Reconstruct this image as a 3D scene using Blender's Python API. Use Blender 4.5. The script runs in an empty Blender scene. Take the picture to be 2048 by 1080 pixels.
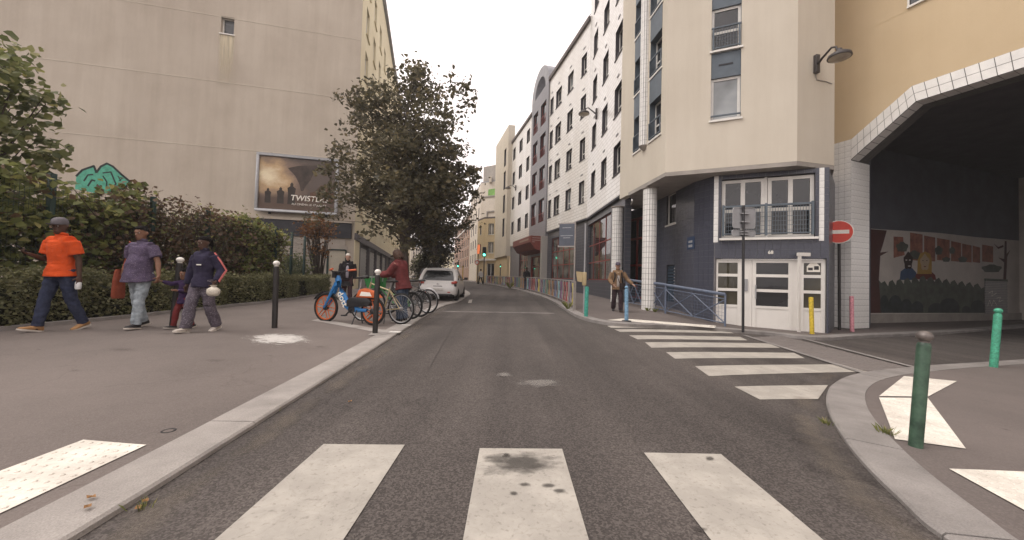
import bpy, bmesh, math, random
import numpy as np
from mathutils import Vector, Matrix
from mathutils.geometry import tessellate_polygon

random.seed(7)
np.random.seed(7)
S = bpy.context.scene
COL = S.collection
PI = math.pi

# ------------------------------------------------------------------ camera
FPX, CAMH, PITCH, ROLL = 740.0, 1.08, 18 / 740.0, 0.026
_cr, _sr, _cp, _sp = math.cos(ROLL), math.sin(ROLL), math.cos(PITCH), math.sin(PITCH)
FWD = Vector((0, _cp, _sp))
_U0 = Vector((0, -_sp, _cp))
RGT = Vector((1, 0, 0)) * _cr + _U0 * _sr
UPV = Vector((-1, 0, 0)) * _sr + _U0 * _cr
cam = bpy.data.cameras.new('camera')
cam.sensor_width = 36.0
cam.lens = FPX / 2048 * 36
cam.clip_end = 3000
cam.clip_start = 0.05
cam_o = bpy.data.objects.new('camera', cam)
COL.objects.link(cam_o)
M3 = Matrix((RGT, UPV, -FWD)).transposed()
cam_o.matrix_world = Matrix.Translation((0, 0, CAMH)) @ M3.to_4x4()
S.camera = cam_o

# ------------------------------------------------------------------ light
SUN_EL, SUN_AZ = math.radians(56), math.radians(-105)   # azimuth from +Y, clockwise positive
w = bpy.data.worlds.new('World')
S.world = w
w.use_nodes = True
nt = w.node_tree
for n in list(nt.nodes):
    nt.nodes.remove(n)
sky = nt.nodes.new('ShaderNodeTexSky')
sky.sky_type = 'NISHITA'
sky.sun_disc = False
sky.sun_elevation = SUN_EL
sky.sun_rotation = SUN_AZ
sky.air_density = 1.0
sky.dust_density = 6.0
hsv = nt.nodes.new('ShaderNodeHueSaturation')
hsv.inputs['Saturation'].default_value = 0.1
bg = nt.nodes.new('ShaderNodeBackground')
bg.inputs['Strength'].default_value = 0.15
mixw = nt.nodes.new('ShaderNodeMix')          # a closed cloud layer: even, pale, faintly mottled
mixw.data_type = 'RGBA'
mixw.inputs['Factor'].default_value = 0.72
cn = nt.nodes.new('ShaderNodeTexNoise')
cn.inputs['Scale'].default_value = 2.2
cn.inputs['Detail'].default_value = 5
crp = nt.nodes.new('ShaderNodeValToRGB')
crp.color_ramp.elements[0].position = 0.3
crp.color_ramp.elements[0].color = (10.7, 9.65, 9.3, 1)
crp.color_ramp.elements[1].position = 0.7
crp.color_ramp.elements[1].color = (13.5, 12.2, 11.85, 1)
wo = nt.nodes.new('ShaderNodeOutputWorld')
tcw = nt.nodes.new('ShaderNodeTexCoord')
L = nt.links.new
L(tcw.outputs['Generated'], cn.inputs['Vector'])
L(cn.outputs['Fac'], crp.inputs['Fac'])
L(sky.outputs['Color'], hsv.inputs['Color'])
L(hsv.outputs['Color'], mixw.inputs[6])
L(crp.outputs['Color'], mixw.inputs[7])
L(mixw.outputs[2], bg.inputs['Color'])
L(bg.outputs['Background'], wo.inputs['Surface'])
sun = bpy.data.lights.new('sun', 'SUN')
sun.energy = 1.2
sun.angle = math.radians(25)
sun.color = (1.0, 0.93, 0.85)
sun_o = bpy.data.objects.new('sun', sun)
COL.objects.link(sun_o)
sd = Vector((math.sin(SUN_AZ) * math.cos(SUN_EL), math.cos(SUN_AZ) * math.cos(SUN_EL), math.sin(SUN_EL)))
sun_o.rotation_euler = sd.to_track_quat('Z', 'Y').to_euler()
sun_o.location = sd * 60
S.view_settings.view_transform = 'Standard'
S.view_settings.look = 'None'
S.view_settings.exposure = 0.1
S.view_settings.gamma = 1.0
S.cycles.max_bounces = 6
S.cycles.diffuse_bounces = 3
S.cycles.glossy_bounces = 3
S.cycles.transmission_bounces = 4
S.cycles.transparent_max_bounces = 6
S.cycles.caustics_reflective = False
S.cycles.caustics_refractive = False

# ------------------------------------------------------------------ terrain and picking helpers
_ZX = [(-60, 0), (1.2, 0), (2.4, -.03), (3.5, -.09), (5.25, -.2), (7, -.31), (9, -.36), (14, -.40), (200, -.40)]
_zxx = np.array([a for a, b in _ZX]); _zxy = np.array([b for a, b in _ZX])

def sst(a, b, x):
    t = min(1, max(0, (x - a) / (b - a)))
    return t * t * (3 - 2 * t)

def zroad(X, Y):
    zx = sum(float(np.interp(X + d, _zxx, _zxy)) for d in (-.6, -.3, 0, .3, .6)) / 5
    zy = .0075 * ((Y - 15) + math.sqrt((Y - 15) ** 2 + 9))
    zy = .5 * math.tanh(zy / .5) if zy > 0 else 0
    if Y < 5: zy = 0
    else: zy = max(0, zy - .0075 * (-10 + math.sqrt(109)))
    return zx * (1 - sst(11.4, 14.4, Y) * (1 - sst(8, 10, X))) * (1 - sst(24, 36, Y)) + zy

def ramp_left(X, Y):
    return .035 + .075 * min(1, max(0, (-2.2 - X) / 4.0))

def zleft(X, Y): return zroad(X, Y) + ramp_left(X, Y)
def zright(X, Y): return zroad(X, Y) + .09
def znear(X, Y): return zroad(X, Y) + .03

def ray(px, py):
    return FWD + RGT * ((px - 1024) / FPX) + UPV * ((540 - py) / FPX)

def GP(px, py, zf):
    """ground point under a picture point, zf = a height or a height function"""
    d = ray(px, py)
    z = zf if not callable(zf) else 0.0
    for i in range(40):
        t = (z - CAMH) / d.z
        p = d * t
        if not callable(zf): break
        z = .5 * z + .5 * zf(p.x, p.y)
    return Vector((p.x, p.y, z))

def AT(px, py, Y):
    d = ray(px, py)
    t = Y / d.y
    return Vector((d.x * t, Y, CAMH + d.z * t))

# ------------------------------------------------------------------ mesh builder
WM = {}

class MB:
    def __init__(s):
        s.v, s.f, s.m = [], [], []
    def add(s, vs, fs, mi=0):
        o = len(s.v)
        s.v += [tuple(p) for p in vs]
        s.f += [tuple(i + o for i in f) for f in fs]
        s.m += [mi] * len(fs)
        return s
    def quad(s, a, b, c, d, mi=0): return s.add([a, b, c, d], [(0, 1, 2, 3)], mi)
    def box(s, x0, x1, y0, y1, z0, z1, mi=0):
        vs = [(x, y, z) for z in (z0, z1) for y in (y0, y1) for x in (x0, x1)]
        return s.add(vs, [(0, 2, 3, 1), (4, 5, 7, 6), (0, 1, 5, 4), (2, 6, 7, 3), (0, 4, 6, 2), (1, 3, 7, 5)], mi)
    def obox(s, c, ax, ay, az, mi=0):
        c, ax, ay, az = Vector(c), Vector(ax), Vector(ay), Vector(az)
        vs = [c + ax * i + ay * j + az * k for k in (-1, 1) for j in (-1, 1) for i in (-1, 1)]
        return s.add(vs, [(0, 2, 3, 1), (4, 5, 7, 6), (0, 1, 5, 4), (2, 6, 7, 3), (0, 4, 6, 2), (1, 3, 7, 5)], mi)
    def prism(s, poly, vec, mi=0):
        """poly: 3D points, extruded by vec"""
        n = len(poly); vec = Vector(vec)
        P = [Vector(p) for p in poly]
        tri = [tuple(t) for t in tessellate_polygon([P])]
        vs = P + [p + vec for p in P]
        fs = tri + [tuple(i + n for i in reversed(t)) for t in tri]
        fs += [(i, (i + 1) % n, (i + 1) % n + n, i + n) for i in range(n)]
        return s.add(vs, fs, mi)
    def poly(s, pts, mi=0):
        P = [Vector(p) for p in pts]
        return s.add(P, [tuple(t) for t in tessellate_polygon([P])], mi)
    def loft(s, rings, mi=0, cap=True, close=False):
        k = len(rings[0]); n = len(rings)
        vs = [p for r in rings for p in r]
        fs = []
        for i in range(n - 1 if not close else n):
            a, b = i * k, ((i + 1) % n) * k
            fs += [(a + j, a + (j + 1) % k, b + (j + 1) % k, b + j) for j in range(k)]
        if cap and not close:
            fs.append(tuple(reversed(range(k))))
            fs.append(tuple(range((n - 1) * k, n * k)))
        return s.add(vs, fs, mi)
    def tube(s, pts, r, k=8, mi=0, cap=True, close=False, side=None):
        """r: radius or list; an entry may be (a, b): half widths along side / across"""
        pts = [Vector(p) for p in pts]; n = len(pts)
        rings = []
        pu = Vector(side) if side is not None else None
        for i, p in enumerate(pts):
            if close: t = pts[(i + 1) % n] - pts[i - 1]
            else: t = pts[min(i + 1, n - 1)] - pts[max(i - 1, 0)]
            if t.length < 1e-9: t = Vector((0, 0, 1))
            t.normalize()
            if pu is None:
                pu = t.orthogonal()
            base = Vector(side) if side is not None else pu
            u = base - t * base.dot(t)
            if u.length < 1e-4: u = t.orthogonal()
            u.normalize(); pu = u
            v = t.cross(u)
            ri = r[i] if isinstance(r, (list, tuple)) else r
            a, b = ri if isinstance(ri, (list, tuple)) else (ri, ri)
            rings.append([p + u * (a * math.cos(2 * PI * j / k)) + v * (b * math.sin(2 * PI * j / k)) for j in range(k)])
        return s.loft(rings, mi, cap, close)
    def lathe(s, prof, c=(0, 0, 0), axis=(0, 0, 1), k=16, mi=0, cap=True):
        """prof: (radius, height) list along axis from c"""
        ax = Vector(axis).normalized(); u = ax.orthogonal().normalized(); v = ax.cross(u); c = Vector(c)
        rings = [[c + ax * h + u * (r * math.cos(2 * PI * j / k)) + v * (r * math.sin(2 * PI * j / k)) for j in range(k)] for r, h in prof]
        return s.loft(rings, mi, cap)
    def ball(s, c, rx, ry=None, rz=None, k=12, m=8, mi=0):
        ry = ry or rx; rz = rz or rx; c = Vector(c)
        rings = []
        for i in range(m + 1):
            a = -PI / 2 + PI * (i + (.12 if i == 0 else -.12 if i == m else 0)) / m
            rings.append([c + Vector((rx * math.cos(a) * math.cos(2 * PI * j / k), ry * math.cos(a) * math.sin(2 * PI * j / k), rz * math.sin(a))) for j in range(k)])
        return s.loft(rings, mi)
    def build(s, name, mats, parent=None, smooth=False, local=False, origin=None):
        me = bpy.data.meshes.new(name)
        vs = s.v
        if parent is not None and not local:
            Mi = WM[parent.name].inverted()
            A = np.array(vs, dtype=float).reshape(-1, 3)
            R = np.array(Mi.to_3x3()); T = np.array(Mi.translation)
            vs = (A @ R.T + T).tolist()
        elif origin is not None:
            ox, oy, oz = origin
            vs = [(a - ox, b - oy, c - oz) for a, b, c in vs]
        me.from_pydata(vs, [], s.f)
        if not isinstance(mats, (list, tuple)): mats = [mats]
        for m in mats: me.materials.append(m)
        if len(mats) > 1: me.polygons.foreach_set('material_index', s.m)
        if smooth: me.polygons.foreach_set('use_smooth', [True] * len(me.polygons))
        me.update()
        o = bpy.data.objects.new(name, me)
        COL.objects.link(o)
        if parent is not None:
            o.parent = parent
            WM[o.name] = WM[parent.name]
        else:
            if origin is not None: o.location = origin
            WM[o.name] = Matrix.Translation(origin) if origin is not None else Matrix.Identity(4)
        return o

def fixn(o, ang=None):
    """consistent outward normals; optional smooth by angle"""
    bm = bmesh.new(); bm.from_mesh(o.data)
    bmesh.ops.recalc_face_normals(bm, faces=bm.faces)
    if ang is not None:
        for f in bm.faces: f.smooth = True
        for e in bm.edges:
            if len(e.link_faces) == 2 and e.calc_face_angle(0) > ang: e.smooth = False
    bm.to_mesh(o.data); bm.free()
    return o

def bev(o, w, seg=2, ang=.6):
    bm = bmesh.new(); bm.from_mesh(o.data)
    bmesh.ops.remove_doubles(bm, verts=bm.verts, dist=1e-5)
    bmesh.ops.recalc_face_normals(bm, faces=bm.faces)
    es = [e for e in bm.edges if len(e.link_faces) == 2 and e.calc_face_angle(0) > ang]
    bmesh.ops.bevel(bm, geom=es, offset=w, segments=seg, profile=.5, affect='EDGES', clamp_overlap=True)
    for f in bm.faces: f.smooth = True
    for e in bm.edges:
        if len(e.link_faces) == 2 and e.calc_face_angle(0) > .55: e.smooth = False
    bm.to_mesh(o.data); bm.free()
    return o

def tag(o, label=None, cat=None, group=None, kind=None):
    if label: o['label'] = label
    if cat: o['category'] = cat
    if group: o['group'] = group
    if kind: o['kind'] = kind
    return o

def thing(name, label, cat, loc=(0, 0, 0), rotz=0, group=None):
    o = bpy.data.objects.new(name, None)
    o.empty_display_size = .2
    COL.objects.link(o)
    o.location = loc; o.rotation_euler = (0, 0, rotz)
    WM[o.name] = Matrix.Translation(loc) @ Matrix.Rotation(rotz, 4, 'Z')
    return tag(o, label, cat, group)

def dup(root, loc=None, rotz=None, label=None):
    def cp(o, par):
        c = o.copy(); COL.objects.link(c); c.parent = par
        for ch in list(o.children): cp(ch, c)
        return c
    r = cp(root, None)
    if loc is not None: r.location = loc
    if rotz is not None: r.rotation_euler = (0, 0, rotz)
    if label: r['label'] = label
    return r

def share(o, M, parent, name):
    """another piece with the same mesh; M = world matrix"""
    c = bpy.data.objects.new(name, o)
    COL.objects.link(c)
    c.parent = parent
    c.matrix_local = WM[parent.name].inverted() @ M
    return c

# ------------------------------------------------------------------ materials
MATS = {}

def nodes_of(name):
    m = bpy.data.materials.new(name); m.use_nodes = True
    t = m.node_tree
    b = t.nodes['Principled BSDF']
    return m, t, b

def rgb(c): return (c[0], c[1], c[2], 1)

def mat(name, col, rough=.8, var=.12, scale=4.0, bump=0.0, bscale=60.0, spec=.3, metal=0.0, hue=None, detail=6, stretch=None, fine=0.0, coat=0.0):
    if name in MATS: return MATS[name]
    m, t, b = nodes_of(name)
    N = t.nodes.new; L = t.links.new
    b.inputs['Roughness'].default_value = rough
    b.inputs['Specular IOR Level'].default_value = spec
    b.inputs['Metallic'].default_value = metal
    if coat: b.inputs['Coat Weight'].default_value = coat
    tc = N('ShaderNodeTexCoord'); vec = tc.outputs['Object']
    if stretch:
        mp = N('ShaderNodeMapping'); mp.inputs['Scale'].default_value = stretch
        L(vec, mp.inputs['Vector']); vec = mp.outputs['Vector']
    n1 = N('ShaderNodeTexNoise'); n1.inputs['Scale'].default_value = scale; n1.inputs['Detail'].default_value = detail; n1.inputs['Roughness'].default_value = .6
    L(vec, n1.inputs['Vector'])
    r = N('ShaderNodeValToRGB')
    lo = [c * (1 - var) for c in col]; hi = [min(1, c * (1 + var)) for c in col]
    if hue: hi = [min(1, h) for h in hue]
    r.color_ramp.elements[0].position = .32; r.color_ramp.elements[0].color = rgb(lo)
    r.color_ramp.elements[1].position = .68; r.color_ramp.elements[1].color = rgb(hi)
    L(n1.outputs['Fac'], r.inputs['Fac'])
    out = r.outputs['Color']
    if fine:
        n2 = N('ShaderNodeTexNoise'); n2.inputs['Scale'].default_value = bscale; n2.inputs['Detail'].default_value = 3
        L(tc.outputs['Object'], n2.inputs['Vector'])
        mx = N('ShaderNodeMix'); mx.data_type = 'RGBA'; mx.blend_type = 'OVERLAY'; mx.inputs['Factor'].default_value = fine
        L(out, mx.inputs[6]); L(n2.outputs['Fac'], mx.inputs[7]); out = mx.outputs[2]
    L(out, b.inputs['Base Color'])
    if bump:
        n3 = N('ShaderNodeTexNoise'); n3.inputs['Scale'].default_value = bscale; n3.inputs['Detail'].default_value = 4
        L(tc.outputs['Object'], n3.inputs['Vector'])
        bp = N('ShaderNodeBump'); bp.inputs['Strength'].default_value = bump; bp.inputs['Distance'].default_value = .01
        L(n3.outputs['Fac'], bp.inputs['Height']); L(bp.outputs['Normal'], b.inputs['Normal'])
    MATS[name] = m
    return m

def asphalt(name, base, lightspeck, speck, patch, lane=0.0):
    m, t, b = nodes_of(name)
    N = t.nodes.new; L = t.links.new
    tc = N('ShaderNodeTexCoord'); vec = tc.outputs['Object']
    big = N('ShaderNodeTexNoise'); big.inputs['Scale'].default_value = .55; big.inputs['Detail'].default_value = 8; big.inputs['Roughness'].default_value = .65
    L(vec, big.inputs['Vector'])
    rb = N('ShaderNodeValToRGB')
    rb.color_ramp.elements[0].position = .3; rb.color_ramp.elements[0].color = rgb([c * (1 - patch) for c in base])
    rb.color_ramp.elements[1].position = .72; rb.color_ramp.elements[1].color = rgb([c * (1 + patch) for c in base])
    L(big.outputs['Fac'], rb.inputs['Fac'])
    vo = N('ShaderNodeTexVoronoi'); vo.inputs['Scale'].default_value = 115
    L(vec, vo.inputs['Vector'])
    rs = N('ShaderNodeValToRGB')
    rs.color_ramp.elements[0].position = .25; rs.color_ramp.elements[0].color = (0, 0, 0, 1)
    rs.color_ramp.elements[1].position = .95; rs.color_ramp.elements[1].color = (1, 1, 1, 1)
    sep = N('ShaderNodeSeparateColor'); L(vo.outputs['Color'], sep.inputs['Color']); L(sep.outputs[0], rs.inputs['Fac'])
    mx = N('ShaderNodeMix'); mx.data_type = 'RGBA'
    mul = N('ShaderNodeMath'); mul.operation = 'MULTIPLY'; mul.inputs[1].default_value = speck
    L(rs.outputs['Color'], mul.inputs[0]); L(mul.outputs[0], mx.inputs['Factor'])
    L(rb.outputs['Color'], mx.inputs[6]); mx.inputs[7].default_value = rgb(lightspeck)
    # dark and pale spots (gum, oil)
    sp = N('ShaderNodeTexVoronoi'); sp.inputs['Scale'].default_value = 1.6; sp.inputs['Randomness'].default_value = 1
    L(vec, sp.inputs['Vector'])
    rg = N('ShaderNodeValToRGB')
    rg.color_ramp.elements[0].position = .025; rg.color_ramp.elements[0].color = (.55, .55, .55, 1)
    rg.color_ramp.elements[1].position = .045; rg.color_ramp.elements[1].color = (1, 1, 1, 1)
    L(sp.outputs['Distance'], rg.inputs['Fac'])
    m2 = N('ShaderNodeMix'); m2.data_type = 'RGBA'; m2.blend_type = 'MULTIPLY'; m2.inputs['Factor'].default_value = .8
    L(mx.outputs[2], m2.inputs[6]); L(rg.outputs['Color'], m2.inputs[7])
    # fine cracks
    ck = N('ShaderNodeTexVoronoi'); ck.feature = 'DISTANCE_TO_EDGE'; ck.inputs['Scale'].default_value = .5
    wn = N('ShaderNodeTexNoise'); wn.inputs['Scale'].default_value = 2.5; wn.inputs['Detail'].default_value = 5
    L(vec, wn.inputs['Vector'])
    wa = N('ShaderNodeMix'); wa.data_type = 'RGBA'; wa.blend_type = 'LINEAR_LIGHT'; wa.inputs['Factor'].default_value = .35
    L(vec, wa.inputs[6]); L(wn.outputs['Color'], wa.inputs[7]); L(wa.outputs[2], ck.inputs['Vector'])
    rc = N('ShaderNodeValToRGB')
    rc.color_ramp.elements[0].position = 0; rc.color_ramp.elements[0].color = (.72, .72, .72, 1)
    rc.color_ramp.elements[1].position = .006; rc.color_ramp.elements[1].color = (1, 1, 1, 1)
    L(ck.outputs['Distance'], rc.inputs['Fac'])
    m3 = N('ShaderNodeMix'); m3.data_type = 'RGBA'; m3.blend_type = 'MULTIPLY'; m3.inputs['Factor'].default_value = .55
    L(m2.outputs[2], m3.inputs[6]); L(rc.outputs['Color'], m3.inputs[7])
    src = m3.outputs[2]
    for sc_, am_ in (((1.3, .07, 1), lane), ((.35, .3, 1), .5 * lane + .12)):     # wheel-polished tracks, old repairs
        if not am_: continue
        mp = N('ShaderNodeMapping'); mp.inputs['Scale'].default_value = sc_; L(vec, mp.inputs[0])
        ln = N('ShaderNodeTexNoise'); ln.inputs['Scale'].default_value = 1.6; ln.inputs['Detail'].default_value = 5; L(mp.outputs[0], ln.inputs['Vector'])
        rl = N('ShaderNodeValToRGB'); rl.color_ramp.elements[0].position = .36; rl.color_ramp.elements[0].color = (.6, .6, .6, 1); rl.color_ramp.elements[1].position = .64; rl.color_ramp.elements[1].color = (1.25, 1.24, 1.22, 1)
        L(ln.outputs['Fac'], rl.inputs['Fac'])
        m4 = N('ShaderNodeMix'); m4.data_type = 'RGBA'; m4.blend_type = 'MULTIPLY'; m4.inputs['Factor'].default_value = am_
        L(src, m4.inputs[6]); L(rl.outputs['Color'], m4.inputs[7]); src = m4.outputs[2]
    L(src, b.inputs['Base Color'])
    b.inputs['Roughness'].default_value = .82; b.inputs['Specular IOR Level'].default_value = .25
    fn = N('ShaderNodeTexNoise'); fn.inputs['Scale'].default_value = 110; fn.inputs['Detail'].default_value = 3
    L(vec, fn.inputs['Vector'])
    bp = N('ShaderNodeBump'); bp.inputs['Strength'].default_value = .55; bp.inputs['Distance'].default_value = .006
    L(fn.outputs['Fac'], bp.inputs['Height']); L(bp.outputs['Normal'], b.inputs['Normal'])
    MATS[name] = m
    return m

def paint_mat(name, col, dirt, wear=.5):
    """road paint: worn through in small flecks, scuffed"""
    m, t, b = nodes_of(name)
    N = t.nodes.new; L = t.links.new
    vec = N('ShaderNodeTexCoord').outputs['Object']
    n1 = N('ShaderNodeTexNoise'); n1.inputs['Scale'].default_value = 3.0; n1.inputs['Detail'].default_value = 9; n1.inputs['Roughness'].default_value = .68
    L(vec, n1.inputs['Vector'])
    r = N('ShaderNodeValToRGB')
    r.color_ramp.elements[0].position = .34; r.color_ramp.elements[0].color = rgb(dirt)
    r.color_ramp.elements[1].position = .62; r.color_ramp.elements[1].color = rgb(col)
    e = r.color_ramp.elements.new(.46); e.color = rgb([a * .82 for a in col])
    L(n1.outputs['Fac'], r.inputs['Fac'])
    n2 = N('ShaderNodeTexNoise'); n2.inputs['Scale'].default_value = 45; n2.inputs['Detail'].default_value = 4
    L(vec, n2.inputs['Vector'])
    r2 = N('ShaderNodeValToRGB')
    r2.color_ramp.elements[0].position = .28; r2.color_ramp.elements[0].color = (.42, .4, .38, 1)
    r2.color_ramp.elements[1].position = .42; r2.color_ramp.elements[1].color = (1, 1, 1, 1)
    L(n2.outputs['Fac'], r2.inputs['Fac'])
    mx = N('ShaderNodeMix'); mx.data_type = 'RGBA'; mx.blend_type = 'MULTIPLY'; mx.inputs['Factor'].default_value = wear
    L(r.outputs['Color'], mx.inputs[6]); L(r2.outputs['Color'], mx.inputs[7])
    # fine hairline cracks
    ck = N('ShaderNodeTexVoronoi'); ck.feature = 'DISTANCE_TO_EDGE'; ck.inputs['Scale'].default_value = 2.2
    wn = N('ShaderNodeTexNoise'); wn.inputs['Scale'].default_value = 4; wn.inputs['Detail'].default_value = 5
    L(vec, wn.inputs['Vector'])
    wa = N('ShaderNodeMix'); wa.data_type = 'RGBA'; wa.blend_type = 'LINEAR_LIGHT'; wa.inputs['Factor'].default_value = .3
    L(vec, wa.inputs[6]); L(wn.outputs['Color'], wa.inputs[7]); L(wa.outputs[2], ck.inputs['Vector'])
    rc = N('ShaderNodeValToRGB')
    rc.color_ramp.elements[0].position = 0; rc.color_ramp.elements[0].color = (.5, .48, .45, 1)
    rc.color_ramp.elements[1].position = .012; rc.color_ramp.elements[1].color = (1, 1, 1, 1)
    L(ck.outputs['Distance'], rc.inputs['Fac'])
    m3 = N('ShaderNodeMix'); m3.data_type = 'RGBA'; m3.blend_type = 'MULTIPLY'; m3.inputs['Factor'].default_value = .2
    L(mx.outputs[2], m3.inputs[6]); L(rc.outputs['Color'], m3.inputs[7])
    L(m3.outputs[2], b.inputs['Base Color'])
    b.inputs['Roughness'].default_value = .75; b.inputs['Specular IOR Level'].default_value = .3
    bp = N('ShaderNodeBump'); bp.inputs['Strength'].default_value = .3; bp.inputs['Distance'].default_value = .004
    L(n2.outputs['Fac'], bp.inputs['Height']); L(bp.outputs['Normal'], b.inputs['Normal'])
    MATS[name] = m
    return m

def render_wall(name, col, stain, streak=.35, scale=.35, bump=.15):
    """rendered wall: broad weathering, vertical run marks, grain"""
    m, t, b = nodes_of(name)
    N = t.nodes.new; L = t.links.new
    vec = N('ShaderNodeTexCoord').outputs['Object']
    n1 = N('ShaderNodeTexNoise'); n1.inputs['Scale'].default_value = scale; n1.inputs['Detail'].default_value = 8; n1.inputs['Roughness'].default_value = .62
    L(vec, n1.inputs['Vector'])
    r = N('ShaderNodeValToRGB')
    r.color_ramp.elements[0].position = .3; r.color_ramp.elements[0].color = rgb(stain)
    r.color_ramp.elements[1].position = .66; r.color_ramp.elements[1].color = rgb(col)
    L(n1.outputs['Fac'], r.inputs['Fac'])
    mp = N('ShaderNodeMapping'); mp.inputs['Scale'].default_value = (1.7, 1.7, .1)
    L(vec, mp.inputs['Vector'])
    n2 = N('ShaderNodeTexNoise'); n2.inputs['Scale'].default_value = 1.2; n2.inputs['Detail'].default_value = 7; n2.inputs['Roughness'].default_value = .7
    L(mp.outputs['Vector'], n2.inputs['Vector'])
    r2 = N('ShaderNodeValToRGB')
    r2.color_ramp.elements[0].position = .3; r2.color_ramp.elements[0].color = (.8, .77, .74, 1)
    r2.color_ramp.elements[1].position = .6; r2.color_ramp.elements[1].color = (1, 1, 1, 1)
    L(n2.outputs['Fac'], r2.inputs['Fac'])
    mx = N('ShaderNodeMix'); mx.data_type = 'RGBA'; mx.blend_type = 'MULTIPLY'; mx.inputs['Factor'].default_value = streak
    L(r.outputs['Color'], mx.inputs[6]); L(r2.outputs['Color'], mx.inputs[7])
    L(mx.outputs[2], b.inputs['Base Color'])
    b.inputs['Roughness'].default_value = .9; b.inputs['Specular IOR Level'].default_value = .15
    n3 = N('ShaderNodeTexNoise'); n3.inputs['Scale'].default_value = 35; n3.inputs['Detail'].default_value = 6
    L(vec, n3.inputs['Vector'])
    bp = N('ShaderNodeBump'); bp.inputs['Strength'].default_value = bump; bp.inputs['Distance'].default_value = .015
    L(n3.outputs['Fac'], bp.inputs['Height']); L(bp.outputs['Normal'], b.inputs['Normal'])
    MATS[name] = m
    return m

def tilewall(name, col, grout, tw, th, offset=.0, rough=.3, var=.06, spec=.5, mortar=.012, ang=0.0):
    """glazed cladding panels too small to pick apart; local X along the wall, Z up"""
    m, t, b = nodes_of(name)
    N = t.nodes.new; L = t.links.new
    tc = N('ShaderNodeTexCoord')
    br = N('ShaderNodeTexBrick')
    br.offset = offset; br.squash = 1
    br.inputs['Color1'].default_value = rgb(col); br.inputs['Color2'].default_value = rgb([c * (1 - var) for c in col])
    br.inputs['Mortar'].default_value = rgb(grout)
    br.inputs['Scale'].default_value = 1; br.inputs['Mortar Size'].default_value = mortar
    br.inputs['Brick Width'].default_value = tw; br.inputs['Row Height'].default_value = th
    L(tc.outputs['UV'], br.inputs['Vector'])
    n1 = N('ShaderNodeTexNoise'); n1.inputs['Scale'].default_value = .5; n1.inputs['Detail'].default_value = 7
    mps = N('ShaderNodeMapping'); mps.inputs['Scale'].default_value = (1, 1, .3); L(tc.outputs['Object'], mps.inputs['Vector']); L(mps.outputs[0], n1.inputs['Vector'])
    r = N('ShaderNodeValToRGB')
    r.color_ramp.elements[0].position = .3; r.color_ramp.elements[0].color = (.86, .84, .81, 1)
    r.color_ramp.elements[1].position = .65; r.color_ramp.elements[1].color = (1, 1, 1, 1)
    L(n1.outputs['Fac'], r.inputs['Fac'])
    mx = N('ShaderNodeMix'); mx.data_type = 'RGBA'; mx.blend_type = 'MULTIPLY'; mx.inputs['Factor'].default_value = 1
    L(br.outputs['Color'], mx.inputs[6]); L(r.outputs['Color'], mx.inputs[7])
    L(mx.outputs[2], b.inputs['Base Color'])
    b.inputs['Roughness'].default_value = rough; b.inputs['Specular IOR Level'].default_value = spec
    bp = N('ShaderNodeBump'); bp.inputs['Strength'].default_value = .4; bp.inputs['Distance'].default_value = .01; bp.invert = True
    L(br.outputs['Fac'], bp.inputs['Height']); L(bp.outputs['Normal'], b.inputs['Normal'])
    MATS[name] = m
    return m

def glass_mat(name, tint, rough=.03, curtain=None):
    """window glass over a dim room: a thin clear coat on a dark ground"""
    m, t, b = nodes_of(name)
    N = t.nodes.new; L = t.links.new
    vec = N('ShaderNodeTexCoord').outputs['Object']
    n1 = N('ShaderNodeTexNoise'); n1.inputs['Scale'].default_value = .9; n1.inputs['Detail'].default_value = 3
    L(vec, n1.inputs['Vector'])
    r = N('ShaderNodeValToRGB')
    r.color_ramp.elements[0].position = .35; r.color_ramp.elements[0].color = rgb([c * .5 for c in tint])
    r.color_ramp.elements[1].position = .7; r.color_ramp.elements[1].color = rgb(curtain or tint)
    L(n1.outputs['Fac'], r.inputs['Fac']); L(r.outputs['Color'], b.inputs['Base Color'])
    b.inputs['Roughness'].default_value = rough; b.inputs['Specular IOR Level'].default_value = .8
    n2 = N('ShaderNodeTexNoise'); n2.inputs['Scale'].default_value = 1.5
    L(vec, n2.inputs['Vector'])
    bp = N('ShaderNodeBump'); bp.inputs['Strength'].default_value = .03; bp.inputs['Distance'].default_value = .05
    L(n2.outputs['Fac'], bp.inputs['Height']); L(bp.outputs['Normal'], b.inputs['Normal'])
    MATS[name] = m
    return m

def leaf_mat(name, c1, c2, c3=None, trans=.35, rough=.5):
    m, t, b = nodes_of(name)
    N = t.nodes.new; L = t.links.new
    g = N('ShaderNodeNewGeometry')
    r = N('ShaderNodeValToRGB')
    r.color_ramp.elements[0].position = 0; r.color_ramp.elements[0].color = rgb(c1)
    r.color_ramp.elements[1].position = .8; r.color_ramp.elements[1].color = rgb(c2)
    if c3: e = r.color_ramp.elements.new(.97); e.color = rgb(c3)
    L(g.outputs['Random Per Island'], r.inputs['Fac'])
    L(r.outputs['Color'], b.inputs['Base Color'])
    b.inputs['Roughness'].default_value = rough; b.inputs['Specular IOR Level'].default_value = .3
    tr = N('ShaderNodeBsdfTranslucent'); L(r.outputs['Color'], tr.inputs['Color'])
    ms = N('ShaderNodeMixShader'); ms.inputs[0].default_value = trans
    L(b.outputs[0], ms.inputs[1]); L(tr.outputs[0], ms.inputs[2])
    L(ms.outputs[0], t.nodes['Material Output'].inputs['Surface'])
    MATS[name] = m
    return m

def emis_mat(name, col, strength):
    m, t, b = nodes_of(name)
    b.inputs['Base Color'].default_value = rgb(col)
    b.inputs['Emission Color'].default_value = rgb(col); b.inputs['Emission Strength'].default_value = strength
    MATS[name] = m
    return m

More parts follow.
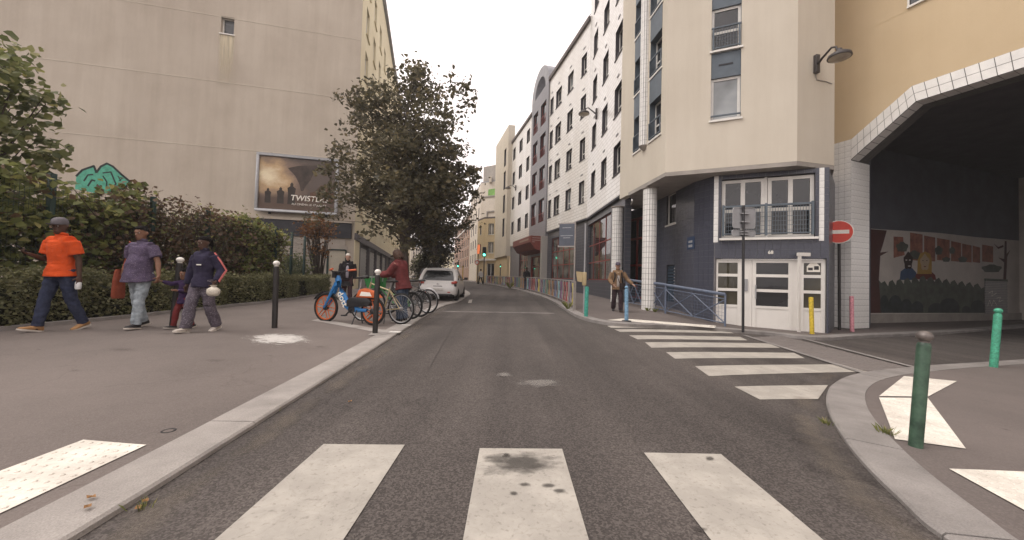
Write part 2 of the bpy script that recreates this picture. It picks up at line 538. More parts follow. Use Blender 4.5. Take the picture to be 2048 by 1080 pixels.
M_road = asphalt('road_asphalt', (.058, .05, .047), (.185, .163, .15), .5, .22, .5)
M_pave = asphalt('pavement_asphalt', (.148, .125, .114), (.23, .2, .182), .35, .2)
M_pave2 = asphalt('pavement_corner', (.135, .115, .107), (.21, .183, .168), .35, .18)
M_side = asphalt('side_asphalt', (.06, .05, .05), (.13, .12, .12), .4, .2)
M_granite = mat('granite', (.3, .275, .255), .8, .2, 2.5, .35, 130, fine=.35)
M_granite2 = mat('granite_grey', (.24, .222, .21), .8, .2, 2.5, .35, 130, fine=.35)
M_cobble = mat('cobble', (.17, .15, .14), .8, .25, 6, .4, 60)
M_zebra = paint_mat('zebra_paint', (.43, .4, .355), (.33, .305, .272), .45)
M_tact = paint_mat('tactile_paint', (.78, .73, .65), (.55, .51, .45), .35)
M_dirt = mat('gutter_dirt', (.16, .135, .115), .95, .3, 9, .4, 80)
M_soil = mat('soil', (.07, .052, .04), .95, .3, 3, .5, 40)

# ------------------------------------------------------------------ ground
def sheet(name, xs, ys, zf, m, kind='structure'):
    nx, ny = len(xs), len(ys)
    mb = MB()
    mb.v = [(x, y, zf(x, y)) for y in ys for x in xs]
    mb.f = [(j * nx + i, j * nx + i + 1, (j + 1) * nx + i + 1, (j + 1) * nx + i) for j in range(ny - 1) for i in range(nx - 1)]
    mb.m = [0] * len(mb.f)
    o = mb.build(name, m, smooth=True)
    return tag(o, kind=kind)

def span(*segs):
    out = []
    for a, b, st in segs:
        n = max(1, round((b - a) / st))
        out += [a + (b - a) * i / n for i in range(n)]
    out.append(segs[-1][1])
    return out

tag(sheet('ground', span((-1500, 1500, 150)), span((-1500, 1500, 150)), lambda x, y: -.9, M_soil), kind='structure')
road = sheet('road', span((-40, -3, 3), (-3, 10, .25), (10, 60, 2)), span((-14, 0, 2), (0, 14, .25), (14, 60, 1), (60, 140, 5)), zroad, M_road)

# kerb lines (outer edge at the road, inner edge at the pavement)
L_out = [(-1.66, -14), (-1.68, 0), (-1.70, 1.5), (-1.79, 2.9), (-1.9, 4.5), (-2.16, 8), (-2.4, 11.6), (-2.45, 14.0), (-2.28, 15.4), (-2.3, 18), (-2.42, 21.8), (-2.95, 25), (-3.8, 28.7), (-5.05, 34.6), (-7.6, 45), (-12, 62), (-20, 90), (-34, 138)]
R_far = [(-22, 138), (-13, 90), (-7.4, 62), (-3.6, 46), (-2.43, 41.6), (-.13, 32), (1.24, 24.7), (1.87, 17.9), (1.94, 14), (1.93, 12), (2.02, 10.5), (2.25, 9.75), (2.75, 9.35)]
R_side = [GP(x, y, zroad).to_2d() for x, y in ((1340, 657), (1430, 662), (1550, 672), (1590, 677), (1625, 680), (1660, 681), (1700, 678), (1800, 673), (1900, 668), (2048, 656))]
R_side = [(p.x, p.y) for p in R_side]
sdir = (Vector(R_side[-1]) - Vector(R_side[-3])).normalized()
R_side.append((R_side[-1][0] + sdir.x * 30, R_side[-1][1] + sdir.y * 30))
N_out = [(1.86, -14), (1.86, 0)] + [tuple(GP(x, y, zroad).to_2d()) for x, y in ((1885, 1080), (1800, 1005), (1730, 935), (1690, 885), (1660, 835), (1652, 800), (1665, 772), (1700, 754), (1760, 743), (1830, 736), (1930, 729), (2048, 721))]
nd = (Vector(N_out[-1]) - Vector(N_out[-2])).normalized()
N_out.append((N_out[-1][0] + nd.x * 40, N_out[-1][1] + nd.y * 40))

def resample(pl, step):
    P = [Vector((a[0], a[1])) for a in pl]
    out = [P[0]]
    for a, b in zip(P, P[1:]):
        n = max(1, math.ceil((b - a).length / step))
        out += [a + (b - a) * (i / n) for i in range(1, n + 1)]
    return out

def catmull(pl, k=6):
    P = [Vector((a[0], a[1])) for a in pl]
    out = []
    for i in range(len(P) - 1):
        p0 = P[max(i - 1, 0)]; p1 = P[i]; p2 = P[i + 1]; p3 = P[min(i + 2, len(P) - 1)]
        l = (p2 - p1).length
        m1 = (p2 - p0); m1 = m1 * (l / max(m1.length, 1e-6)); m2 = (p3 - p1); m2 = m2 * (l / max(m2.length, 1e-6))
        for j in range(k):
            t = j / k
            out.append((2 * t ** 3 - 3 * t * t + 1) * p1 + (t ** 3 - 2 * t * t + t) * m1 + (-2 * t ** 3 + 3 * t * t) * p2 + (t ** 3 - t * t) * m2)
    out.append(P[-1])
    return out

def offset_line(P, d):
    """shift to the left of the walking direction by d"""
    out = []
    for i, p in enumerate(P):
        t = P[min(i + 1, len(P) - 1)] - P[max(i - 1, 0)]
        t.normalize()
        out.append(p + Vector((-t.y, t.x)) * d)
    return out

def slab(name, edge, back, zf, m, cross):
    """pavement between the kerb's inner line and a back line, same number of stations"""
    mb = MB(); n = len(edge); k = len(cross)
    for e, b in zip(edge, back):
        for c in cross:
            p = e.lerp(b, c)
            mb.v.append((p.x, p.y, zf(p.x, p.y)))
    mb.f = [(i * k + j, i * k + j + 1, (i + 1) * k + j + 1, (i + 1) * k + j) for i in range(n - 1) for j in range(k - 1)]
    mb.m = [0] * len(mb.f)
    o = mb.build(name, m, smooth=True)
    fixn(o)
    if o.data.polygons[0].normal.z < 0: o.data.flip_normals()
    return tag(o, kind='structure')

def kerbs(parent, line, width, zf, step, m, near, lip=.006):
    """separate granite kerb stones along a line; width to the left of the walking direction"""
    P = line
    Q = offset_line(P, width)
    acc = 0; i0 = 0; run = []
    bounds = [0]
    for i in range(1, len(P)):
        acc += (P[i] - P[i - 1]).length
        if acc >= step * random.uniform(.85, 1.15): bounds.append(i); acc = 0
    if bounds[-1] != len(P) - 1: bounds.append(len(P) - 1)
    far = MB()
    for a, b in zip(bounds, bounds[1:]):
        mid = (P[a] + P[b]) / 2
        isnear = near(mid)
        mb = MB() if isnear else far
        rings = []
        dz = random.uniform(-.002, .003)
        for i in range(a, b + 1):
            sh = Vector((0, 0))
            g = .004 if isnear else 0
            if i == a: sh = (P[min(i + 1, len(P) - 1)] - P[i]).normalized() * g
            if i == b: sh = (P[i - 1] - P[i]).normalized() * g
            p, q = P[i] + sh, Q[i] + sh
            z0 = zroad(p.x, p.y) - .12; zt = zf(q.x, q.y) + lip + dz; zp = zf(p.x, p.y) + lip + dz - .004
            e = (q - p).normalized() * .014
            rings.append([(p.x, p.y, z0), (p.x, p.y, zp - .012), (p.x + e.x, p.y + e.y, zp), (q.x, q.y, zt), (q.x, q.y, z0)])
        mb.loft([r[::-1] for r in rings])
        if isnear: fixn(mb.build('kerb_stone', m, parent, smooth=False))
    if far.v: fixn(tag(far.build('kerb_stones', m, parent), kind='stuff'))

lo = resample(catmull(L_out, 5), .5)
li = offset_line(lo, .3)
pave_l = slab('sidewalk_left', [p for p in li], [Vector((-45, p.y + (p.x + 45) * .0)) for p in li], zleft, M_pave, [0, .015, .03, .05, .07, .1, .15, .3, 1])
kerbs(pave_l, lo, .3, zleft, 1.5, M_granite, lambda m: 0 < m.y < 24)
rf = resample(catmull(R_far + R_side, 5), .4)
ri = offset_line(rf, .28)
def back_far(p):
    if p.y > 16: return Vector((60, p.y))
    return Vector((60, 16 + (p.x + 3) * .5)) if p.x < 30 else Vector((p.x + 2, 60))
rb = []
for i, p in enumerate(ri):
    if p.y > 16 and p.x < 4: rb.append(Vector((p.x + 40, p.y + 4)))
    else:
        tt = i
        rb.append(None)
idx = [i for i, q in enumerate(rb) if q is None]
st = rb[idx[0] - 1]
for n_, i in enumerate(idx):
    t = n_ / max(1, len(idx) - 1)
    rb[i] = st.lerp(Vector((ri[-1].x + 2, ri[-1].y + 12)), t)
pave_r = slab('sidewalk_right', ri, rb, zright, M_pave2, [0, .01, .02, .035, .05, .07, .09, .12, .16, .2, .27, .35, .5, 1])
kerbs(pave_r, rf, .28, zright, 1.3, M_granite2, lambda m: m.y < 26 and m.x < 14)
no = resample(catmull(N_out, 4), .3)
ni = offset_line(no, -.3)
nb = []
for i in range(len(ni)):
    t = i / (len(ni) - 1)
    nb.append(Vector((20, -16)).lerp(Vector((48, 4)), t))
pave_n = slab('sidewalk_near', ni, nb, znear, M_pave2, [0, .01, .025, .05, .1, .2, .35, .6, 1])
# walking direction here has the pavement on the right: mirror the width
def kerbs_r(parent, line, width, zf, step, m, near):
    kerbs(parent, line[::-1], width, zf, step, m, near)
kerbs_r(pave_n, no, .3, znear, 1.1, M_granite2, lambda m: 0 < m.y < 8 and m.x < 12)

# ---- painted stripes, tactile plates
def flat_on(name, pts, zf, lift, m, parent, sub=6, thick=.003):
    """four-cornered sheet following the ground"""
    a, b, c, d = [Vector((p[0], p[1])) for p in pts]
    mb = MB()
    for i in range(sub + 1):
        for j in range(sub + 1):
            p = a.lerp(b, i / sub).lerp(d.lerp(c, i / sub), j / sub)
            mb.v.append((p.x, p.y, zf(p.x, p.y) + lift))
    n = sub + 1
    mb.f = [(i * n + j, (i + 1) * n + j, (i + 1) * n + j + 1, i * n + j + 1) for i in range(sub) for j in range(sub)]
    mb.m = [0] * len(mb.f)
    o = mb.build(name, m, parent)
    bm = bmesh.new(); bm.from_mesh(o.data); bmesh.ops.recalc_face_normals(bm, faces=bm.faces)
    if sum(f.normal.z for f in bm.faces) < 0: bmesh.ops.reverse_faces(bm, faces=bm.faces)
    bm.to_mesh(o.data); bm.free()
    return o

for x0, x1 in ((-1.155, -.66), (-.165, .345), (.875, 1.36)):
    flat_on('crossing_stripe', [(x0, -.9), (x1, -.9), (x1 + .005, 2.39), (x0 - .01, 2.37)], zroad, .005, M_zebra, road, 8)
Z2 = [[(1214, 652), (1425, 655), (1440, 658), (1222, 656)], [(1228, 659), (1455, 662), (1468, 667), (1240, 664)], [(1258, 671), (1480, 674), (1495, 681), (1275, 679)], [(1290, 685), (1538, 687), (1560, 696), (1303, 696)], [(1332, 705), (1588, 706), (1610, 717), (1350, 718)], [(1390, 733), (1700, 729), (1735, 744), (1418, 753)], [(1469, 774), (1656, 771), (1636, 799), (1520, 800)]]
for q in Z2:
    flat_on('crossing_stripe', [GP(x, y, zroad) for x, y in q], zroad, .005, M_zebra, road, 8)
# thin worn line across the lane and small marks
flat_on('painted_line', [GP(x, y, zroad) for x, y in ((884, 622), (1108, 626), (1110, 628), (886, 624))], zroad, .005, mat('faded_line', (.16, .145, .135), .8, .5, 3), road, 10)
flat_on('road_mark', [GP(x, y, zroad) for x, y in ((938, 600), (945, 599), (943, 606), (936, 606))], zroad, .005, M_zebra, road, 2)

def tactile(pts, zf, parent, nu, nv, name='tactile_slab'):
    o = flat_on(name, pts, zf, .007, M_tact, parent, 6)
    a, b, c, d = [Vector((p[0], p[1])) for p in pts]
    mb = MB()
    for i in range(nu):
        for j in range(nv):
            u = (i + .5) / nu; v = (j + .5) / nv
            p = a.lerp(b, u).lerp(d.lerp(c, u), v)
            mb.lathe([(.013, 0), (.011, .004), (.006, .006)], (p.x, p.y, zf(p.x, p.y) + .0065), k=6)
    tag(mb.build('tactile_studs', M_tact, o), kind='stuff')
    return o

tactile([(-2.14, 2.22), (-2.55, 2.25), (-2.55, 1.2), (-2.11, 1.2)], zleft, pave_l, 7, 16)
tactile([(-2.11, 1.19), (-2.55, 1.19), (-2.52, .1), (-2.1, .1)], zleft, pave_l, 7, 16)
t2 = [GP(x, y, lambda a, b: znear(a, b) + .007) for x, y in ((1758, 795), (1790, 878), (1932, 897), (1856, 796), (1914, 762), (1745, 757))]
t2 = [(p.x, p.y) for p in t2]
tactile([t2[0], t2[1], t2[2], t2[3]], znear, pave_n, 14, 9)
tq = [GP(x, y, lambda a, b: znear(a, b) + .007) for x, y in ((1758, 792), (1856, 793), (1914, 762), (1808, 752))]
tactile([(p.x, p.y) for p in tq], znear, pave_n, 9, 8)
t3 = [GP(x, y, lambda a, b: znear(a, b) + .007) for x, y in ((1898, 937), (2048, 943), (2048, 1030))]
tactile([(t3[0].x, t3[0].y), (t3[1].x, t3[1].y), (t3[1].x, t3[1].y - .9), (t3[2].x - .06, t3[2].y - .4)], znear, pave_n, 8, 14)
t4 = [GP(x, y, lambda a, b: zright(a, b) + .007) for x, y in ((1214, 640), (1244, 637), (1432, 651.5), (1430, 656))]
tactile([(p.x, p.y) for p in t4], zright, pave_r, 10, 22)
# ================================================================== buildings
class Wall:
    def __init__(s, p0, p1=None, d=None, flip=False):
        s.p = Vector((p0[0], p0[1]))
        if p1 is not None:
            dd = Vector((p1[0], p1[1])) - s.p
            s.len = dd.length
        else: dd = Vector((d[0], d[1])); s.len = 10
        s.d = dd.normalized()
        s.n = Vector((s.d.y, -s.d.x))          # outward normal
        if flip: s.n = -s.n
    def pt(s, a, z, o=0.0):
        q = s.p + s.d * a + s.n * o
        return Vector((q.x, q.y, z))
    def px(s, x, y, o=0.0):
        """(along, height) of a picture point on this wall"""
        r = ray(x, y); p = s.p + s.n * o
        det = r.x * (-s.d.y) + s.d.x * r.y
        t = (p.x * (-s.d.y) + s.d.x * p.y) / det
        a = (r.x * p.y - r.y * p.x) / det
        return a, CAMH + r.z * t

def wall(name, W, s0, s1, z0, z1, ops, mats, parent, thick=.35, out=0.0, rdepth=None):
    """wall with openings; front at offset out; mats[0] face, mats[-1] reveals"""
    rd = rdepth or thick
    ss = sorted(set([s0, s1] + [min(max(a, s0), s1) for o in ops for a in o[:2]]))
    zs = sorted(set([z0, z1] + [min(max(a, z0), z1) for o in ops for a in o[2:4]]))
    V, F, UV, MI = [], [], [], []
    def q(pts, uvs, mi):
        o = len(V); V.extend(pts); F.append((o, o + 1, o + 2, o + 3)); UV.extend(uvs); MI.append(mi)
    last = 1 if isinstance(mats, (list, tuple)) and len(mats) > 1 else 0
    for a, b in zip(ss, ss[1:]):
        for c, d in zip(zs, zs[1:]):
            m1, m2 = (a + b) / 2, (c + d) / 2
            if any(o[0] < m1 < o[1] and o[2] < m2 < o[3] for o in ops): continue
            uv = [(a, c), (b, c), (b, d), (a, d)]
            q([W.pt(a, c, out), W.pt(b, c, out), W.pt(b, d, out), W.pt(a, d, out)], uv, 0)
            q([W.pt(a, c, out - thick), W.pt(a, d, out - thick), W.pt(b, d, out - thick), W.pt(b, c, out - thick)], uv, 0)
    for o in ops:
        a, b, c, d = o[:4]
        for (u0, v0), (u1, v1) in (((a, c), (a, d)), ((a, d), (b, d)), ((b, d), (b, c)), ((b, c), (a, c))):
            q([W.pt(u0, v0, out), W.pt(u1, v1, out), W.pt(u1, v1, out - rd), W.pt(u0, v0, out - rd)], [(u0, v0), (u1, v1), (u1 + rd, v1), (u0 + rd, v0)], last)
    for (u0, v0), (u1, v1) in (((s0, z0), (s0, z1)), ((s0, z1), (s1, z1)), ((s1, z1), (s1, z0)), ((s1, z0), (s0, z0))):
        q([W.pt(u1, v1, out), W.pt(u0, v0, out), W.pt(u0, v0, out - thick), W.pt(u1, v1, out - thick)], [(u0, v0), (u1, v1), (u1 + thick, v1), (u0 + thick, v0)], 0)
    mb = MB(); mb.v = V; mb.f = F; mb.m = MI
    o = mb.build(name, mats, parent)
    uvl = o.data.uv_layers.new(name='UVMap')
    flat = [c for t in UV for c in t]
    uvl.data.foreach_set('uv', flat)
    return o

def wbox(mb, W, s0, s1, z0, z1, o0, o1, mi=0):
    c = W.pt((s0 + s1) / 2, (z0 + z1) / 2, (o0 + o1) / 2)
    return mb.obox(c, Vector((W.d.x, W.d.y, 0)) * ((s1 - s0) / 2), Vector((W.n.x, W.n.y, 0)) * ((o1 - o0) / 2), Vector((0, 0, (z1 - z0) / 2)), mi)

def window(parent, W, s0, s1, z0, z1, o, fm, gm, nv=1, nh=0, fw=.05, sill=None, name='window', hs=None, sillout=.04):
    """o: offset of the frame front from the wall line (negative = set back)"""
    mb = MB(); t = .05
    wbox(mb, W, s0, s0 + fw, z0, z1, o - t, o); wbox(mb, W, s1 - fw, s1, z0, z1, o - t, o)
    wbox(mb, W, s0 + fw, s1 - fw, z1 - fw, z1, o - t, o); wbox(mb, W, s0 + fw, s1 - fw, z0, z0 + fw, o - t, o)
    for i in range(1, nv + 1):
        c = s0 + (s1 - s0) * i / (nv + 1); wbox(mb, W, c - fw * .6, c + fw * .6, z0 + fw, z1 - fw, o - t, o - .004)
    for z in (hs or [z0 + (z1 - z0) * j / (nh + 1) for j in range(1, nh + 1)]):
        wbox(mb, W, s0 + fw, s1 - fw, z - fw * .5, z + fw * .5, o - t, o - .007)
    f = mb.build(name, fm, parent)
    # panes, one between each pair of bars
    vs = [s0 + fw] + [s0 + (s1 - s0) * i / (nv + 1) for i in range(1, nv + 1)] + [s1 - fw]
    zs = [z0 + fw] + sorted(hs or [z0 + (z1 - z0) * j / (nh + 1) for j in range(1, nh + 1)]) + [z1 - fw]
    for a, b in zip(vs, vs[1:]):
        for c, d in zip(zs, zs[1:]):
            pb = MB(); jit = random.uniform(-.003, .003)
            wbox(pb, W, a, b, c, d, o - t * .8 + jit, o - t * .55 + jit)
            pb.build('pane', gm if not isinstance(gm, list) else random.choice(gm), f)
    if sill is not None:
        sb = MB(); wbox(sb, W, s0 - .05, s1 + .05, z0 - .06, z0 - .001, o - .02, sillout)
        sb.build('sill', sill, f)
    return f

M_beige = render_wall('beige_render', (.54, .478, .4), (.445, .385, .318), .55)
M_cream = render_wall('cream_render', (.63, .575, .485), (.57, .515, .43), .35)
M_yelwall = render_wall('yellow_render', (.61, .485, .32), (.55, .43, .275), .2)
M_facY = render_wall('street_render', (.72, .645, .46), (.66, .58, .4), .25)
M_ochre = render_wall('ochre_render', (.62, .5, .32), (.56, .45, .28), .3)
M_white = mat('white_paint', (.74, .715, .67), .5, .06, 3, .05, 40, .4)
M_whited = mat('door_white', (.72, .69, .645), .45, .05, 2, .04, 30, .45)
M_wtile = tilewall('white_panels', (.82, .8, .77), (.45, .43, .4), .55, .22, .5, .22, .05, .5, .011)
M_gtile = tilewall('grey_panels', (.2, .195, .22), (.13, .13, .14), .35, .2, 0, .4, .08, .4, .01)
M_blue = mat('slate_tile', (.062, .066, .088), .28, .2, 5, .03, 90, .5)
M_bluegrout = mat('slate_grout', (.2, .19, .195), .9, .15, 8)
M_wglaze = mat('white_glazed_tile', (.78, .765, .735), .22, .07, 3, .02, 30, .5)
M_wgrout = mat('tile_grout', (.1, .095, .09), .9, .2, 9)
M_slate = mat('slate_metal', (.1, .125, .15), .5, .12, 4, .0, 40, .4)
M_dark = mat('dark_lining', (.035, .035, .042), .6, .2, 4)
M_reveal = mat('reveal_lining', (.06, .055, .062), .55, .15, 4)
M_red = mat('red_frame', (.22, .035, .025), .5, .15, 4, 0, 40, .4)
M_redcan = mat('red_canopy', (.2, .05, .038), .55, .12, 3)
M_blk = mat('black_metal', (.025, .024, .026), .45, .2, 5, 0, 40, .45)
M_steel = mat('galv_steel', (.36, .36, .37), .45, .12, 6, 0, 40, .5, .6)
M_zinc = mat('zinc', (.26, .26, .28), .5, .15, 2, 0, 40, .4)
M_alu = mat('alu_grey', (.3, .3, .31), .45, .1, 6, 0, 40, .5)
M_brownroof = mat('roof_edge', (.11, .09, .085), .7, .2, 3)
M_concrete = mat('concrete', (.34, .31, .28), .9, .15, 2, .2, 50)
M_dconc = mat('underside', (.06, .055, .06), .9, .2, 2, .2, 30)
G_dark = glass_mat('glass_dark', (.028, .029, .033))
G_cur = glass_mat('glass_curtain', (.05, .05, .05), .05, (.24, .23, .21))
G_blind = glass_mat('glass_blind', (.26, .28, .29), .12, (.36, .38, .39))
G_olive = glass_mat('glass_olive', (.05, .045, .03), .05, (.085, .075, .05))

# ---- left: tall block with the blind gable
GA = Wall((-14.5, 21.0), d=(.971, .239))
cor = GA.pt(5.11, 0)
LF = Wall((cor.x, cor.y), d=(-.225, .974))
apt = thing('apartment_block', 'tall beige block with blind windowless gable behind the planted fence', 'building', (cor.x, cor.y, 0))
w0 = GA.px(441, 66); w1 = GA.px(469, 36)
wall('gable_wall', GA, -36, 5.11, -.5, 24.2, [(w0[0], w1[0], w0[1], w1[1])], [M_beige, M_beige], apt, .4)
window(apt, GA, w0[0], w1[0], w0[1], w1[1], -.22, M_white, G_dark, 0, 0, .07, M_white, 'small_window', sillout=.06)
for z in (15.39, 11.7, 8.0):
    mb = MB(); wbox(mb, GA, -36, 5.10, z - .014, z + .014, -.01, .012); mb.build('joint_bead', M_cream, apt)
def run_mat(name, col):
    m, t, b = nodes_of(name); N = t.nodes.new; L = t.links.new
    b.inputs['Base Color'].default_value = rgb(col); b.inputs['Roughness'].default_value = .9
    tc = N('ShaderNodeTexCoord'); sx = N('ShaderNodeSeparateXYZ'); L(tc.outputs['UV'], sx.inputs[0])
    n = N('ShaderNodeTexNoise'); n.inputs['Scale'].default_value = 3; n.inputs['Detail'].default_value = 5
    mp = N('ShaderNodeMapping'); mp.inputs['Scale'].default_value = (4, .6, 1); L(tc.outputs['UV'], mp.inputs[0]); L(mp.outputs[0], n.inputs['Vector'])
    # fade: sides and foot
    a = N('ShaderNodeMath'); a.operation = 'PINGPONG'; a.inputs[1].default_value = .5; L(sx.outputs['X'], a.inputs[0])
    c = N('ShaderNodeMapRange'); c.inputs[1].default_value = 0; c.inputs[2].default_value = .25; L(a.outputs[0], c.inputs[0])
    d = N('ShaderNodeMapRange'); d.inputs[1].default_value = 0; d.inputs[2].default_value = .9; L(sx.outputs['Y'], d.inputs[0])
    e = N('ShaderNodeMath'); e.operation = 'MULTIPLY'; L(c.outputs[0], e.inputs[0]); L(d.outputs[0], e.inputs[1])
    f = N('ShaderNodeMath'); f.operation = 'MULTIPLY'; L(e.outputs[0], f.inputs[0]); L(n.outputs['Fac'], f.inputs[1])
    g = N('ShaderNodeMath'); g.operation = 'MULTIPLY'; g.use_clamp = True; g.inputs[1].default_value = 1.5; L(f.outputs[0], g.inputs[0])
    L(g.outputs[0], b.inputs['Alpha'])
    return m
M_run = run_mat('pale_wash', (.66, .58, .42))
def decal(name, W, s0, s1, z0, z1, o, m, parent):
    mb = MB(); mb.quad(W.pt(s0, z0, o), W.pt(s1, z0, o), W.pt(s1, z1, o), W.pt(s0, z1, o))
    ob = mb.build(name, m, parent); u = ob.data.uv_layers.new(name='UVMap'); u.data.foreach_set('uv', [0, 0, 1, 0, 1, 1, 0, 1]); return ob
decal('wash_mark', GA, w0[0] - .1, w1[0] + .1, w0[1] - 3.2, w0[1] - .07, .004, M_run, apt)
# graffiti, sprayed flat on the gable
M_graf = mat('graffiti_green', (.09, .36, .25), .8, .25, 6)
M_grafk = mat('graffiti_black', (.02, .03, .03), .8, .1)
gp = [(150, 378), (153, 352), (165, 340), (188, 332), (193, 345), (202, 333), (214, 327), (226, 333), (242, 348), (260, 363), (252, 374), (236, 384), (200, 388)]
mb = MB(); mb.prism([GA.pt(*GA.px(x, y), .002) for x, y in gp], Vector((GA.n.x, GA.n.y, 0)) * .004); g_ = mb.build('graffiti', M_graf, apt)
mb = MB()
def stroke(mb, W, pts, wd, o, th=.004):
    P = [W.px(x, y) for x, y in pts]
    for (a, c), (b, d) in zip(P, P[1:]):
        l = math.hypot(b - a, d - c); ux, uz = (b - a) / l, (d - c) / l
        q = [(a - ux * wd * .4 - uz * wd, c - uz * wd * .4 + ux * wd), (b + ux * wd * .4 - uz * wd, d + uz * wd * .4 + ux * wd), (b + ux * wd * .4 + uz * wd, d + uz * wd * .4 - ux * wd), (a - ux * wd * .4 + uz * wd, c - uz * wd * .4 - ux * wd)]
        mb.prism([W.pt(u, v, o + random.uniform(0, .001)) for u, v in q], Vector((W.n.x, W.n.y, 0)) * th)
stroke(mb, GA, gp[1:12], .05, .006)
stroke(mb, GA, [(168, 362), (176, 350), (186, 349)], .035, .006); stroke(mb, GA, [(176, 372), (184, 360), (190, 362)], .04, .006)
stroke(mb, GA, [(206, 346), (222, 344), (232, 368), (224, 376)], .035, .006); stroke(mb, GA, [(206, 352), (214, 364), (213, 376)], .03, .006)
stroke(mb, GA, [(236, 352), (242, 362)], .02, .006); stroke(mb, GA, [(246, 356), (238, 362)], .02, .006)
mb.build('graffiti_outline', M_grafk, g_)
# foot of the gable: dark fascia, block wall, door
M_block = mat('pale_blockwork', (.42, .37, .32), .9, .12, 1.5, .2, 30)
mb = MB(); wbox(mb, GA, -3, 4.95, 3.25, 4.15, .003, .12); mb.build('dark_fascia', M_dark, apt)
mb = MB(); wbox(mb, GA, -3, 5.0, 4.15, 4.3, .003, .2); mb.build('ledge', M_beige, apt)
for j in range(8):
    for i in range(10):
        a = -2.2 + i * .72 + (.36 if j % 2 else 0)
        if a > 4.3: continue
        mb = MB(); wbox(mb, GA, a + .006, min(a + .714, 4.75), -.1 + j * .41 + .006, -.1 + (j + 1) * .41 - .006, .002, .05); mb.build('wall_block', M_block, apt)
dd = GA.px(655, 500)[0]
mb = MB(); wbox(mb, GA, dd + .1, dd + 1.0, -.1, 2.5, .055, .09); dr = mb.build('service_door', mat('door_beige', (.5, .45, .36), .6, .06), apt)
mb = MB(); wbox(mb, GA, dd, dd + .1, -.1, 2.55, .055, .13); wbox(mb, GA, dd + 1.0, dd + 1.06, -.1, 2.55, .055, .13); wbox(mb, GA, dd + .1, dd + 1.0, 2.5, 2.58, .055, .13); mb.build('door_frame', mat('green_dark', (.02, .04, .035), .5, .2), dr)
# street side of that block
ops = []
for k in range(7):
    for i in range(11):
        z = 19.75 - 2.95 * k; s = 1.5 + 3.1 * i
        if z > 4: ops.append((s, s + 1.15, z, z + 1.85))
wall('street_wall', LF, 0.001, 36, 3.6, 24.2, ops, [M_facY, M_facY], apt, .35)
for (a, b, c, d) in ops:
    window(apt, LF, a, b, c, d, -.15, M_white, G_dark if random.random() < .6 else G_cur, 1, 0, .06, M_facY, sillout=.09)
mb = MB(); wbox(mb, LF, -.02, 36, 24.2, 24.5, -.4, .25); mb.build('eaves', M_zinc, apt)
mb = MB(); mb.prism([GA.pt(-36, 24.2, -.2), GA.pt(5.0, 24.2, -.2), LF.pt(36, 24.2, -.3), LF.pt(36, 24.2, -12)], (0, 0, .1)); mb.build('roof', M_zinc, apt)
M_shop = mat('shop_grey', (.11, .1, .105), .6, .15, 3)
M_shutter = mat('shutter_metal', (.36, .36, .35), .45, .1, 3, 0, 40, .5)
mb = MB(); wbox(mb, LF, .001, 36, -.4, 3.6, -.5, -.2); wbox(mb, LF, .001, 36, 3.2, 3.6, -.2, .12); mb.build('shop_front', M_shop, apt)
mb = MB(); wbox(mb, LF, .002, 1.6, -.4, 3.19, -.19, .05); mb.build('corner_pier', M_facY, apt)
for i in range(6):
    s = 2.3 + i * 4.2
    mb = MB(); wbox(mb, LF, s - .55, s - .1, -.4, 3.18, -.19, .02); mb.build('shop_pier', M_shop, apt)
    if i < 4:
        sh = MB()
        for k in range(20): wbox(sh, LF, s, s + 3.1, .25 + k * .135, .25 + k * .135 + .125, -.18, -.12 + .02 * (k % 2))
        sh.build('roller_shutter', M_shutter, apt)

# ---- billboard
bt = GA.px(518, 308)[1]; bb = GA.px(515, 423)[1]
bs0, bs1 = GA.px(517, 365)[0], GA.px(517, 365)[0] + 4.25
bo = GA.pt((bs0 + bs1) / 2, bb, .25)
bill = thing('billboard', 'large grey-framed film billboard on the beige gable, partly behind the tree', 'billboard', bo)
mb = MB(); wbox(mb, GA, bs0, bs1, bb, bb + .14, .2, .42); wbox(mb, GA, bs0, bs1, bt - .14, bt, .2, .42); wbox(mb, GA, bs0, bs0 + .14, bb + .14, bt - .14, .2, .42); wbox(mb, GA, bs1 - .14, bs1, bb + .14, bt - .14, .2, .42)
bev(mb.build('frame', M_alu, bill), .015)
mb = MB(); wbox(mb, GA, bs0 + .05, bs1 - .05, bb + .05, bt - .05, .14, .3); wbox(mb, GA, bs0 + .6, bs0 + .7, bb - .1, bt + .1, .01, .14); wbox(mb, GA, bs1 - .7, bs1 - .6, bb - .1, bt + .1, .01, .14); mb.build('backing', M_dark, bill)
